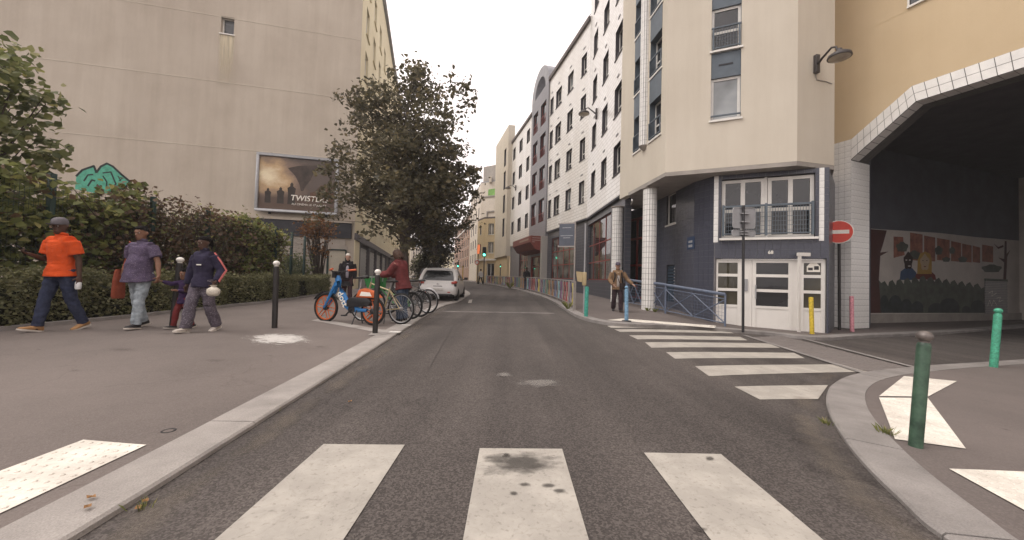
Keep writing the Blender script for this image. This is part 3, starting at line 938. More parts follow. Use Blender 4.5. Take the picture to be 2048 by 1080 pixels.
def poster_mat():
    m, t, b = nodes_of('poster_print'); N = t.nodes.new; L = t.links.new
    tc = N('ShaderNodeTexCoord'); sx = N('ShaderNodeSeparateXYZ'); L(tc.outputs['UV'], sx.inputs[0])
    n = N('ShaderNodeTexNoise'); n.inputs['Scale'].default_value = 3.2; n.inputs['Detail'].default_value = 8; n.inputs['Roughness'].default_value = .6; L(tc.outputs['UV'], n.inputs['Vector'])
    # glow of the low sun on the left
    d = N('ShaderNodeVectorMath'); d.operation = 'DISTANCE'; d.inputs[1].default_value = (.08, .62, 0); L(tc.outputs['UV'], d.inputs[0])
    ad = N('ShaderNodeMath'); ad.operation = 'MULTIPLY_ADD'; ad.inputs[1].default_value = .75; L(n.outputs['Fac'], ad.inputs[0]); L(d.outputs['Value'], ad.inputs[2])
    r = N('ShaderNodeValToRGB'); E = r.color_ramp.elements
    E[0].position = .4; E[0].color = (.8, .68, .46, 1); E[1].position = 1.0; E[1].color = (.09, .06, .045, 1)
    e = E.new(.6); e.color = (.5, .33, .17, 1); e = E.new(.78); e.color = (.2, .13, .09, 1)
    L(ad.outputs[0], r.inputs['Fac'])
    # ground
    gr = N('ShaderNodeMapRange'); gr.inputs[1].default_value = .26; gr.inputs[2].default_value = .36
    a2 = N('ShaderNodeMath'); a2.operation = 'MULTIPLY_ADD'; a2.inputs[1].default_value = .08; L(n.outputs['Fac'], a2.inputs[0]); L(sx.outputs['Y'], a2.inputs[2]); L(a2.outputs[0], gr.inputs[0])
    gm = N('ShaderNodeMix'); gm.data_type = 'RGBA'; L(gr.outputs[0], gm.inputs['Factor']); gm.inputs[6].default_value = (.085, .045, .025, 1); L(r.outputs['Color'], gm.inputs[7])
    L(gm.outputs[2], b.inputs['Base Color']); b.inputs['Roughness'].default_value = .35
    return m
mb = MB(); i0, i1, j0, j1 = bs0 + .13, bs1 - .13, bb + .13, bt - .13
mb.quad(GA.pt(i0, j0, .305), GA.pt(i1, j0, .305), GA.pt(i1, j1, .305), GA.pt(i0, j1, .305))
po = mb.build('poster', poster_mat(), bill); po.data.uv_layers.new(name='UVMap').data.foreach_set('uv', [0, 0, 1, 0, 1, 1, 0, 1])
M_ink = mat('poster_ink', (.035, .025, .02), .5, .2, 6)
M_inkw = mat('poster_white', (.8, .76, .68), .5, .05)
M_inkb = mat('poster_brown', (.12, .06, .035), .5, .3, 5)
def BP(u, v, o): return GA.pt(i0 + (i1 - i0) * u, j0 + (j1 - j0) * v, o)
fn = Vector((GA.n.x, GA.n.y, 0)) * .002
mb = MB()   # storm cloud tapering to the ground: a plain dark funnel of cloud, no known artwork
mb.prism([BP(u, v, .307) for u, v in ((.36, .8), (.5, .86), (.75, .9), (.78, .84), (.7, .74), (.66, .6), (.6, .48), (.57, .38), (.54, .38), (.52, .5), (.46, .66))], fn)
mb.build('cloud_print', mat('poster_cloud', (.06, .042, .033), .5, .5, 2), po)
mb = MB()
for cx, h, wd in ((.12, .27, .042), (.28, .3, .05), (.42, .4, .055)):   # three generic standing figures
    mb.prism([BP(cx + a * wd, .12 + b * h, .31) for a, b in ((-.9, 0), (-.8, .5), (-1, .75), (-.35, .84), (-.38, .95), (0, 1.04), (.38, .95), (.35, .84), (1, .75), (.8, .5), (.9, 0))], fn)
mb.build('figures_print', M_ink, po)
mb = MB(); mb.prism([BP(u, v, .309) for u, v in ((.66, .2), (.66, .36), (.74, .4), (.8, .52), (.98, .54), (.98, .2))], fn); mb.build('car_print', M_inkb, po)
def text_on(s, W, a, z, o, size, m, parent, align='CENTER', name='lettering', ext=.002, bold=0.0, shear=0.0):
    cu = bpy.data.curves.new('t', 'FONT'); cu.body = s; cu.size = size; cu.align_x = align; cu.align_y = 'CENTER'; cu.extrude = ext; cu.offset = bold; cu.shear = shear
    cu.resolution_u = 3
    to = bpy.data.objects.new('t', cu); COL.objects.link(to)
    dg = bpy.context.evaluated_depsgraph_get(); me = bpy.data.meshes.new_from_object(to.evaluated_get(dg))
    bpy.data.objects.remove(to)
    x = Vector((W.d.x, W.d.y, 0)); nrm = Vector((W.n.x, W.n.y, 0)); p = W.pt(a, z, o)
    flip = 1 if x.cross(Vector((0, 0, 1))).dot(nrm) > 0 else -1
    M = Matrix((x * flip, Vector((0, 0, 1)), nrm)).transposed().to_4x4(); M.translation = p
    me.transform(WM[parent.name].inverted() @ M)
    me.materials.clear(); me.materials.append(m)
    ob = bpy.data.objects.new(name, me); COL.objects.link(ob); ob.parent = parent; WM[ob.name] = WM[parent.name]
    return ob
text_on('TWISTERS', GA, i0 + (i1 - i0) * .655, j0 + (j1 - j0) * .24, .312, .44, M_inkw, po, bold=.006, shear=.15)
text_on('AU CINÉMA LE 17 JUILLET', GA, i0 + (i1 - i0) * .655, j0 + (j1 - j0) * .125, .312, .16, M_inkw, po)

# ---- right: long white panelled building along the bend
A0, A1 = (5.1, 16.2), (4.85, 24.4)
WA = Wall(A0, A1, flip=True)
bd = Vector((-.2436, .97))
WB = Wall(A1, d=bd, flip=True)
sB = WB.px(1097, 300)[0]; sG = WB.px(1064, 300)[0]; sC = WB.px(1022, 400)[0]; sE = WB.px(1007, 400)[0]
ZW = 5.2
long_b = thing('white_building', 'long white panelled building curving along the right side of the street', 'building', (A0[0], A0[1], 0))
rows = [(6.4, 7.9), (9.4, 10.87), (12.38, 13.86), (15.35, 16.75)]
def cols(W, prs, y=300): return [tuple(sorted((W.px(a, y)[0], W.px(b, y)[0]))) for a, b in prs]
cA = cols(WA, ((1227, 1241), (1203, 1213.5), (1183.5, 1191.5)))
cB = cols(WB, ((1159.5, 1173 - 3), (1133, 1144), (1110, 1121), (1099, 1105)))
opsA = [(a, b, c, d) for a, b in cA for c, d in rows + [(18.3, 19.7)]]
opsB = [(a, b, c, d) for a, b in cB for c, d in rows]
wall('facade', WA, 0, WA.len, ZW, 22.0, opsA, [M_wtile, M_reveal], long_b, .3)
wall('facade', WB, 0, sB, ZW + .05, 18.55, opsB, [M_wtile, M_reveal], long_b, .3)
for W_, os_ in ((WA, opsA), (WB, opsB)):
    for a, b, c, d in os_:
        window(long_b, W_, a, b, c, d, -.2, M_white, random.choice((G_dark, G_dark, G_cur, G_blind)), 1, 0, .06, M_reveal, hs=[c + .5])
        mb = MB(); wbox(mb, W_, (a + b) / 2 - .16, (a + b) / 2 + .16, d + .42, d + .5, .002, .03); mb.build('vent', M_alu, long_b)
mb = MB(); wbox(mb, WA, -.02, WA.len, 22.0, 22.3, -.4, .12); wbox(mb, WB, 0, sB, 18.55, 18.85, -.5, .15); mb.build('roof_edge', M_brownroof, long_b)
mb = MB(); wbox(mb, WA, 0, WA.len, ZW - .12, ZW - .003, -.5, .06); wbox(mb, WB, 0, sB, ZW - .08, ZW + .045, -.5, .05); mb.build('soffit_edge', M_dark, long_b)
# roof railing
mb = MB()
for i in range(14): mb.tube([WB.pt(.3 + i * .55, 18.85, -.2), WB.pt(.3 + i * .55, 19.35, -.2)], .015, 5)
mb.tube([WB.pt(.3, 19.35, -.2), WB.pt(7.4, 19.35, -.2)], .02, 5); mb.build('roof_rail', M_dark, long_b)
# grey bay with arched top
gcols = [(sB + .35, sB + 1.35), (sB + 1.95, sG - .35)]
gw = (sG - sB)
opsG = [(sB + gw * .12, sB + gw * .42, c - .1, d + .5) for c, d in rows] + [(sB + gw * .58, sB + gw * .88, c - .1, d + .5) for c, d in rows]
wall('grey_bay', WB, sB + .002, sG, 4.9, 18.6, opsG, [M_gtile, M_reveal], long_b, .3, out=.1)
for a, b, c, d in opsG:
    f = window(long_b, WB, a, b, c, d, -.05, M_red, G_dark, 0, 0, .05)
    mb = MB(); wbox(mb, WB, a, b, c + .75, c + .8, .05, .09)
    for i in range(6): wbox(mb, WB, a + (b - a) * (i + .5) / 6 - .012, a + (b - a) * (i + .5) / 6 + .012, c + .003, c + .75, .055, .08)
    mb.build('guard_rail', M_red, f)
mb = MB(); cz, rr = 18.6, gw / 2
ring = []
for rad in (rr, rr * .62):
    ring.append([(sB + rr - rad * math.cos(PI * i / 20), cz + rad * .95 * math.sin(PI * i / 20)) for i in range(21)])
for i in range(20):
    a, b = ring[0][i], ring[0][i + 1]; c, d = ring[1][i + 1], ring[1][i]
    mb.prism([WB.pt(*p, .1) for p in (a, b, c, d)], Vector((WB.n.x, WB.n.y, 0)) * -.9)
fixn(mb.build('roof_arch', M_zinc, long_b))
# further white length and the beige end bay
cC = cols(WB, ((1052, 1058), (1037.5, 1043.7), (1025.5, 1030)), 350)
opsC = [(a, b, c, d) for a, b in cC for c, d in rows]
wall('facade', WB, sG + .002, sC, ZW - .2, 17.7, opsC, [M_wtile, M_reveal], long_b, .3)
for a, b, c, d in opsC: window(long_b, WB, a, b, c, d, -.2, M_white, G_dark, 0, 0, .05)
mb = MB(); wbox(mb, WB, sG, sC, 17.7, 18.0, -.4, .12); mb.build('roof_edge', M_brownroof, long_b)
opsD = [(sC + 1.1, sC + 2.2, c, d + .8) for c, d in rows]
wall('end_bay', WB, sC + .002, sE + 3.5, 3.9, 20.0, opsD, [M_cream, M_reveal], long_b, .8, out=.5)
for a, b, c, d in opsD: window(long_b, WB, a, b, c, d, .3, M_alu, G_dark, 1, 0, .05)
wall('end_bay_base', WB, sC + .004, sE + 3.3, -1, 3.89, [], [M_ochre], long_b, .3, out=.3)
mb = MB(); mb.prism([WA.pt(0, 21.9, -.1), WA.pt(WA.len, 21.9, -.1), WA.pt(WA.len, 21.9, -14), WA.pt(0, 21.9, -14)][::-1], (0, 0, .08))
mb.prism([WB.pt(0, 18.5, -.3), WB.pt(sE, 18.5, -.3), WB.pt(sE, 18.5, -14), WB.pt(4, 18.5, -14)][::-1], (0, 0, .08)); mb.build('roof', M_zinc, long_b)
# slate-tiled ground floor with red framed windows
wl = WA.px(1174, 500, -.1)[0]; wr = WA.px(1221, 500, -.1)[0]
w1a = (wr, wl, 1.15, 4.75)
TILES_BLUE = tilewall('slate_field', (.066, .069, .09), (.15, .145, .15), .3, .2, 0, .35, .15, .5, .008)
wall('ground_floor', WA, 0.9, WA.len - .003, -.6, ZW - .12, [w1a], [TILES_BLUE, M_reveal], long_b, .3, out=-.1)
f = window(long_b, WA, *w1a, -.2, M_red, G_dark, 3, 0, .06, hs=[2.25, 3.35])
v0 = WB.px(1149, 500, -.1)[0]; v1 = WB.px(1103, 500, -.1)[0]
w1b = (v0, min(v1, sB - .3), 1.2, 4.55)
wall('ground_floor', WB, 0, sB - .05, -.6, ZW - .05, [w1b], [TILES_BLUE, M_reveal], long_b, .3, out=-.1)
window(long_b, WB, *w1b, -.2, M_red, G_cur, 3, 0, .06, hs=[2.3, 3.4])
e0, e1 = sB + .25, sG - .3
mb = MB(); wbox(mb, WB, sB - .05, sB + .22, -.6, 4.9, -.2, .45); mb.build('entrance_pier', M_wtile, long_b)
wall('entrance_wall', WB, sB + .22, sG + .3, -.6, 4.89, [(e0 + .2, e1, 0.1, 3.3)], [M_gtile, M_red], long_b, .3, out=-.1)
window(long_b, WB, e0 + .2, e1, 0.1, 3.3, -.2, M_red, G_dark, 1, 0, .1, hs=[2.3])
mb = MB()
mb.prism([WB.pt(sB + .3, z, o) for o, z in ((0, 3.5), (.9, 3.75), (1.35, 4.35), (1.35, 4.9), (0, 4.9))], Vector((WB.d.x, WB.d.y, 0)) * (gw + 1.2))
can = fixn(mb.build('entrance_canopy', M_redcan, long_b))
mb = MB(); wbox(mb, WB, sB + .9, sB + 3.9, 4.55, 4.72, 1.352, 1.358); mb.build('faded_panel', mat('canopy_panel', (.34, .22, .17), .6, .15, 5), can)
M_line = mat('faded_text_line', (.42, .33, .3), .6, .4, 50)
NX = Wall((WB.pt(sB + .299, 0, 0).x, WB.pt(sB + .299, 0, 0).y), d=(-WB.n.x, -WB.n.y))
NX.n = -Vector((WB.d.x, WB.d.y))
for z_, a_, b_ in ((4.72, -1.2, -.2), (4.52, -1.2, -.2), (4.36, -1.2, -.95)):
    mb = MB(); wbox(mb, NX, a_, b_, z_ - .02, z_ + .02, .003, .008); mb.build('text_line', M_line, can)
wl2 = (sG + .8, sG + 4.2, 1.3, 4.2)
wall('ground_floor', WB, sG + .31, sC, -.6, ZW - .2, [wl2], [M_gtile, M_reveal], long_b, .3, out=-.1)
window(long_b, WB, *wl2, -.2, M_red, G_cur, 3, 0, .06, hs=[2.1, 3.1])

# ---- right corner building: cream upper floors on a slate-tiled base
ZC = 4.75
C0, C1, C2, C3 = (4.69, 15.09), (5.0, 12.21), (8.26, 10.75), (9.62, 11.06)
corner = thing('corner_building', 'cream corner building with overhanging upper floors on a slate-blue tiled base', 'building', (7.5, 12.0, -.3))
WS_ = Wall(C0, C1)            # street side
WF = Wall(C1, C2)             # front
WR = Wall(C2, C3)             # right flank
for W_ in (WS_, WF, WR):
    mid = W_.pt(W_.len / 2, 0)
    if W_.n.dot(Vector((-mid.x, -mid.y))) < 0: W_.n = -W_.n
f0 = WF.px(1421, 242); f1 = WF.px(1482, 147)
g0_ = WF.px(1422, 102)[1]
fh = WF.px(1450, 102)[1] - WF.px(1450, 242)[1]
opsF = []
for k in range(4):
    opsF.append((f0[0], f1[0], f0[1] + k * fh, f1[1] + k * fh + (0.02 if k else 0)))
wall('front_wall', WF, 0, WF.len, ZC, 16, [(f0[0], f1[0], f0[1], f1[1] + 3 * fh + .4)], [M_cream, M_slate], corner, .35)
for k, (a, b, c, d) in enumerate(opsF):
    f = window(corner, WF, a, b, c, d, -.1, M_white, G_blind if k == 0 else G_dark, 0, 0, .08, M_white, hs=None if k == 0 else [c + .62], sillout=.05)
    mb = MB(); wbox(mb, WF, a, b, d + .001, d + (fh - (d - c)) - .07, -.3, -.04); mb.build('slate_panel', M_slate, corner)
    mb = MB(); wbox(mb, WF, (a + b) / 2 - .2, (a + b) / 2 + .2, d + .38, d + .43, -.039, -.028); mb.build('vent_slot', M_dark, corner)
    mb = MB()
    top = c + (.12 if k == 0 else .72)
    wbox(mb, WF, a, b, top - .02, top + .02, .0, .05)
    if k:
        wbox(mb, WF, a + .04, b - .04, c + .06, c + .09, .01, .04)
        for i in range(10): wbox(mb, WF, a + .06 + (b - a - .12) * i / 9 - .004, a + .06 + (b - a - .12) * i / 9 + .004, c + .091, top - .021, .016, .026)
        for j in range(5): wbox(mb, WF, a + .05, b - .05, c + .18 + j * .1, c + .187 + j * .1, .027, .033)
        wbox(mb, WF, a + .03, a + .07, c + .03, top - .021, -.02, .05); wbox(mb, WF, b - .07, b - .03, c + .03, top - .021, -.02, .05)
    mb.build('guard_rail', M_slate, f)
# street flank: window strips each side of a tiled half column
r0 = sorted((WS_.px(1298, 280)[0], WS_.px(1321, 280)[0])); r1 = sorted((WS_.px(1267, 300)[0], WS_.px(1281, 300)[0]))
zsill = WS_.px(1319, 268)[1]; ztop = WS_.px(1320, 190)[1]; fh2 = WS_.px(1319, 268)[1]; fh2 = WS_.px(1319, 138)[1] - zsill
opsS = []
for k in range(4):
    for a, b in (r0, r1): opsS.append((a, b, zsill + k * fh2, ztop + k * fh2))
wall('flank_wall', WS_, 0, WS_.len, ZC, 16, opsS, [M_cream, M_slate], corner, .35, rdepth=.33)
for a, b, c, d in opsS:
    f = window(corner, WS_, a, b, c, d, -.22, M_white, G_dark, 0, 0, .06, M_white, hs=[c + .55])
    mb = MB(); wbox(mb, WS_, a, b, d + .001, c + fh2 - .03, -.2, .012); mb.build('slate_panel', M_slate, corner)
    mb = MB(); wbox(mb, WS_, a, b, c + .62, c + .66, .0, .04); wbox(mb, WS_, a, b, c + .06, c + .09, .0, .04)
    for u in (a + .02, b - .02): wbox(mb, WS_, u - .015, u + .015, c + .091, c + .619, .002, .038)
    mb.build('guard_rail', M_slate, f)
# bent ring sector tile column
def tile_column(parent, name, c, r, z0, z1, th, ntile, core_m, face=None):
    mb = MB(); mb.lathe([(r - .012, z0), (r - .012, z1)], (c[0], c[1], 0), k=28)
    col = fixn(mb.build(name, core_m, parent), .5)
    tb = MB(); n = max(1, round((z1 - z0) / th)); h = (z1 - z0) / n
    for i in range(ntile):
        a0 = 2 * PI * i / ntile + .016 / r / 2; a1 = 2 * PI * (i + 1) / ntile - .008 / r
        for j in range(n):
            za, zb = z0 + j * h + .005, z0 + (j + 1) * h - .005
            pts = []
            for z in (za, zb):
                for a in (a0, (a0 + a1) / 2, a1): pts.append((c[0] + r * math.cos(a), c[1] + r * math.sin(a), z))
            ins = [(c[0] + (r - .02) * math.cos(a), c[1] + (r - .02) * math.sin(a), z) for z in (za, zb) for a in (a0, a1)]
            tb.add(pts + ins, [(0, 1, 4, 3), (1, 2, 5, 4), (0, 3, 8, 6), (2, 7, 9, 5), (3, 4, 5, 9, 8), (0, 6, 7, 2, 1)])
    t_ = tag(tb.build('column_tiles', M_wglaze, col), kind='stuff')
    return col
hc = WS_.pt((r0[0] + r1[1]) / 2, 0, .02)
zb_ = WS_.px(1290, 292)[1]
tile_column(corner, 'half_column', (hc.x, hc.y), .19, zb_, 16, .18, 14, M_wgrout)
mb = MB(); mb.lathe([(.05, zb_ - .16), (.12, zb_ - .1), (.2, zb_ - .004)], (hc.x, hc.y, 0), k=20); fixn(mb.build('column_foot', M_concrete, corner), .5)
wall('right_flank_wall', WR, 0, WR.len, ZC + .003, 16, [], [M_cream], corner, .3)
# slab under the overhang
P_ = [C0, C1, C2, C3, (11.3, 13.2), (11.0, 18), (5.6, 18), (5.2, 16.0)]
mb = MB(); mb.prism([(x, y, ZC - .13) for x, y in P_][::-1], (0, 0, .127)); fixn(mb.build('soffit', M_concrete, corner))
mb = MB(); mb.prism([(x, y, 15.9) for x, y in P_][::-1], (0, 0, .1)); mb.build('roof', M_zinc, corner)
# base walls
e_ = WF.d; nin = -WF.n
D0 = Vector(C1) + nin * .45
WD = Wall((D0.x, D0.y), d=(e_.x, e_.y)); WD.n = WF.n.copy()
k0 = WD.px(1428, 560)[0]; k1 = WD.px(1657, 560)[0]
K0 = WD.pt(k0, 0); K1 = Vector((K0.x - .28, K0.y + .78, 0)); K2 = Vector((K1.x - .12, 17.0, 0)); K3 = WD.pt(k1, 0)
WK = Wall((K1.x, K1.y), (K0.x, K0.y)); WL = Wall((K2.x, K2.y), (K1.x, K1.y))
PT = GP(1667, 655, zright)
WQ = Wall((K3.x, K3.y), (PT.x + .5, PT.y + .5))
for W_ in (WK, WL, WQ):
    mid = W_.pt(W_.len / 2, 0)
    if W_.n.dot(Vector((-mid.x, -mid.y))) < 0: W_.n = -W_.n
if WQ.n.x < 0: WQ.n = -WQ.n
ZB = -.55
zd0 = WD.px(1540, 658)[1]
winU = (WD.px(1442, 470)[0], WD.px(1630, 470)[0], WD.px(1540, 475)[1], WD.px(1540, 352)[1])
doorO = (WD.px(1428.5, 590)[0] + .002, WD.px(1653, 590)[0], zd0 - .05, WD.px(1540, 517)[1])
wall('base_wall', WD, k0, k1, ZB, ZC - .131, [winU, doorO], [M_bluegrout, M_dark], corner, .3)
wall('base_wall', WK, 0, WK.len - .002, ZB, ZC - .131, [], [M_bluegrout, M_dark], corner, .3)
sw = sorted((WL.px(1333, 410)[0], WL.px(1352, 410)[0]))
slit = (sw[0], sw[1], WL.px(1343, 448)[1], WL.px(1343, 385)[1])
sw2 = sorted((WL.px(1333, 560)[0], WL.px(1349, 560)[0]))
hatch = (sw2[0], sw2[1], .35, WL.px(1340, 530)[1])
wall('base_wall', WL, 0, WL.len - .002, ZB, ZC - .131, [slit, hatch], [M_bluegrout, M_dark], corner, .3)
wall('base_wall', WQ, .002, WQ.len, ZB, ZC - .131, [], [M_bluegrout, M_dark], corner, .02)
window(corner, WL, *slit, -.08, M_white, G_dark, 0, 0, .07, M_white)
mb = MB()
for i in range(12): wbox(mb, WL, hatch[0], hatch[1], hatch[2] + (hatch[3] - hatch[2]) * i / 12, hatch[2] + (hatch[3] - hatch[2]) * (i + .8) / 12, -.1, -.05)
mb.build('louvre_door', mat('louvre_blue', (.03, .05, .075), .5, .1), corner)
# individual tiles: nearest 300 as pieces, the rest one field
tm = MB(); tm.box(-.5, .5, -.5, .5, -.5, .5)
tmesh = tm.build('tile', M_blue); tile_me = tmesh.data; bpy.data.objects.remove(tmesh)
tile_w = MB(); tile_w.box(-.5, .5, -.5, .5, -.5, .5); _o = tile_w.build('tile', M_wglaze); tilew_me = _o.data; bpy.data.objects.remove(_o)

def tile_cells(W, s0, s1, z0, z1, ts, ops, gap=.007, o=.008):
    out = []
    n = max(1, round((s1 - s0) / ts)); m = max(1, round((z1 - z0) / ts)); ds = (s1 - s0) / n; dz = (z1 - z0) / m
    for i in range(n):
        for j in range(m):
            a, b, c, d = s0 + i * ds, s0 + (i + 1) * ds, z0 + j * dz, z0 + (j + 1) * dz
            cells = [(a, b, c, d)]
            for q in ops:
                nx = []
                for (a, b, c, d) in cells:
                    if b <= q[0] + 1e-6 or a >= q[1] - 1e-6 or d <= q[2] + 1e-6 or c >= q[3] - 1e-6: nx.append((a, b, c, d)); continue
                    if a < q[0]: nx.append((a, q[0], c, d))
                    if b > q[1]: nx.append((q[1], b, c, d))
                    aa, bb_ = max(a, q[0]), min(b, q[1])
                    if bb_ > aa:
                        if c < q[2]: nx.append((aa, bb_, c, q[2]))
                        if d > q[3]: nx.append((aa, bb_, q[3], d))
                cells = nx
            for (a, b, c, d) in cells:
                if b - a > .03 and d - c > .03: out.append((W, a + gap / 2, b - gap / 2, c + gap / 2, d - gap / 2, o))
    return out

def lay_tiles(cells, me, m, parent, nmax=300, stuffname='tile_field'):
    cells = sorted(cells, key=lambda c: (c[0].pt((c[1] + c[2]) / 2, (c[3] + c[4]) / 2) - Vector((0, 0, CAMH))).length)
    rest = MB()
    for i, (W, a, b, c, d, o) in enumerate(cells):
        p = W.pt((a + b) / 2, (c + d) / 2, o - .005 + random.uniform(-.0012, .0012))
        if i < nmax:
            x = Vector((W.d.x, W.d.y, 0)) * (b - a); y = Vector((W.n.x, W.n.y, 0)) * .012; z = Vector((0, 0, d - c))
            M = Matrix((x, y, z)).transposed().to_4x4(); M.translation = p
            share(me, M, parent, 'tile')
        else:
            rest.obox(p, Vector((W.d.x, W.d.y, 0)) * ((b - a) / 2), Vector((W.n.x, W.n.y, 0)) * .006, Vector((0, 0, (d - c) / 2)))
    if rest.v: tag(rest.build(stuffname, m, parent), kind='stuff')

st1 = (WD.px(1427.6, 400)[0], WD.px(1437, 400)[0]); st2 = (WD.px(1638, 400)[0], WD.px(1648.5, 400)[0])
zst = WD.px(1432, 485)[1]
strips = [(st1[0], st1[1], zst, ZC), (st2[0], st2[1], zst, ZC)]
cells = tile_cells(WD, k0 + .004, k1, -.42, ZC - .14, .2, [winU, doorO] + strips)
cells += tile_cells(WK, 0, WK.len - .01, -.42, ZC - .14, .2, [])
cells += tile_cells(WL, 0, WL.len - .01, -.42, ZC - .14, .2, [slit, hatch])
cells += tile_cells(WQ, .01, WQ.len, -.42, ZC - .14, .2, [])
lay_tiles(cells, tile_me, M_blue, corner)
cw = []
for s_ in strips: cw += tile_cells(WD, s_[0], s_[1], zst, ZC - .14, .19, [], o=.012)
lay_tiles(cw, tilew_me, M_wglaze, corner, 60)
# upper glazed bay
mb = MB(); wbox(mb, WD, winU[0] - .06, winU[1] + .06, winU[2] - .07, winU[2] - .002, -.2, .1); mb.build('bay_sill', M_white, corner)
um = (WD.px(1533, 400)[0])
zt = WD.px(1540, 418)[1]
for a, b in ((winU[0], um - .03), (um + .03, winU[1])):
    window(corner, WD, a + .02, b, winU[2], winU[3] - .03, -.1, M_white, G_dark, 1, 0, .1, hs=[zt])
mb = MB(); wbox(mb, WD, um - .03, um + .03, winU[2], winU[3], -.16, -.08); mb.build('bay_post', M_white, corner)
mb = MB()
zr0, zr1 = WD.px(1540, 468)[1], WD.px(1540, 411)[1]
wbox(mb, WD, winU[0] + .02, winU[1] - .05, zr1 - .03, zr1 + .03, .06, .12); wbox(mb, WD, winU[0] + .02, winU[1] - .05, zr0, zr0 + .03, .06, .12)
for i in range(3):
    c = winU[0] + .05 + (winU[1] - winU[0] - .13) * i / 2; wbox(mb, WD, c - .03, c + .03, zr0 - .05, zr1 + .06, .055, .125)
for i in range(34):
    c = winU[0] + .06 + (winU[1] - winU[0] - .16) * i / 33; wbox(mb, WD, c - .005, c + .005, zr0 + .031, zr1 - .031, .085, .095)
for j in range(6):
    z = zr0 + .12 + (zr1 - zr0 - .2) * j / 5; wbox(mb, WD, winU[0] + .04, winU[1] - .07, z - .005, z + .005, .096, .104)
mb.build('balcony_rail', M_slate, corner)
# entrance: side lights, door, right panel
zdt = doorO[3]; zl = [WD.px(1455, y)[1] for y in (612, 579, 550, 520)]
def panel_set(name, a, b, zs, zbot, handle=False):
    mb = MB(); o0, o1 = -.14, -.07
    wbox(mb, WD, a, a + .1, zbot, zdt - .02, o0, o1); wbox(mb, WD, b - .1, b, zbot, zdt - .02, o0, o1)
    wbox(mb, WD, a + .1, b - .1, zs[0] - .03, zs[0] + .05, o0, o1 - .003); wbox(mb, WD, a + .1, b - .1, zdt - .13, zdt - .02, o0, o1 - .003)
    wbox(mb, WD, a + .1, b - .1, zbot, zs[0] - .03, o0, o1 - .02)
    for z in zs[1:3]: wbox(mb, WD, a + .1, b - .1, z - .045, z + .045, o0, o1 - .003)
    f = mb.build(name, M_whited, corner)
    for z0, z1 in ((zs[0] + .05, zs[1] - .045), (zs[1] + .045, zs[2] - .045), (zs[2] + .045, zdt - .13)):
        p = MB(); wbox(p, WD, a + .1, b - .1, z0, z1, -.12, -.105); p.build('pane', G_olive if name != 'entrance_door' else G_dark, f)
    return f
x_ = lambda p: WD.px(p, 590)[0]
panel_set('side_panel', x_(1429), x_(1483), zl, zd0 - .05)
mb = MB(); wbox(mb, WD, x_(1483), x_(1504.5), zd0 - .05, zdt - .02, -.14, -.08); fx = mb.build('door_jamb', M_whited, corner)
mb = MB(); wbox(mb, WD, x_(1489), x_(1496), WD.px(1492, 582)[1], WD.px(1492, 558)[1], -.079, -.05); mb.build('intercom', M_alu, fx)
door = panel_set('entrance_door', x_(1505), x_(1586), zl, zd0 - .04)
mb = MB(); mb.tube([WD.pt(x_(1512), WD.px(1512, 598)[1], -.03), WD.pt(x_(1512), WD.px(1512, 570)[1], -.03)], .018, 8)
wbox(mb, WD, x_(1511), x_(1513), WD.px(1512, 595)[1], WD.px(1512, 594)[1], -.07, -.03); wbox(mb, WD, x_(1511), x_(1513), WD.px(1512, 573)[1], WD.px(1512, 572)[1], -.07, -.03); mb.build('handle', M_alu, door)
mb = MB(); wbox(mb, WD, x_(1586.3), x_(1600), zd0 - .05, zdt - .02, -.14, -.085); mb.build('door_jamb', M_whited, corner)
rp = panel_set('side_panel', x_(1600.3), x_(1652.5), zl, zd0 - .05)
mb = MB(); c_ = WD.px(1629, 534)
mb.prism([WD.pt(c_[0] + u * .16, c_[1] + v * .16, -.1) for u, v in ((-1, -.9), (1, -.9), (1, .1), (.4, .9), (-.4, .9), (-1, .1))], Vector((WD.n.x, WD.n.y, 0)) * .004); nt_ = mb.build('notice', M_inkw, rp)
mb = MB()
for u0, u1, v0_, v1_ in ((-.8, -.1, -.6, -.1), (.1, .8, -.5, .2)): wbox(mb, WD, c_[0] + u0 * .16, c_[0] + u1 * .16, c_[1] + v0_ * .16, c_[1] + v1_ * .16, -.0955, -.094)
mb.build('notice_print', M_blk, nt_)
mb = MB(); mb.box(-.02, .02, -.02, .02, 0, 1)
# slender white post with a bracket in front of the entrance
wp = GP(1598, 664, zright); wpz = AT(1598, 512, wp.y).z
post = thing('white_post', 'slim white post with short bracket arm in front of the entrance', 'post', wp)
mb = MB(); mb.box(wp.x - .035, wp.x + .035, wp.y - .03, wp.y + .03, wp.z - .02, wpz); mb.build('shaft', M_whited, post)
mb = MB(); mb.box(wp.x - .06, wp.x + .3, wp.y - .035, wp.y + .035, wpz + .001, wpz + .1); mb.build('bracket', M_whited, post)
text_on('68', WD, WD.px(1541, 505)[0], WD.px(1541, 505)[1], .02, .14, M_inkw, corner, name='house_number', bold=.004)
mb = MB(); a, z = WL.px(1390, 486); 
pl = WK.px(1388, 486)
pw = WL.px(1384, 486)
mb = MB(); wbox(mb, WL, pw[0] - .28, pw[0] + .2, pw[1] - .22, pw[1] + .22, .016, .03); np_ = mb.build('street_plate', mat('plate_blue', (.02, .045, .1), .35, .1), corner)
for z_, h_ in ((.05, .04), (-.1, .045)):
    mb = MB(); wbox(mb, WL, pw[0] - .18, pw[0] + .08, pw[1] + z_ - h_, pw[1] + z_ + h_, .031, .034); mb.build('text_line', M_alu, np_)
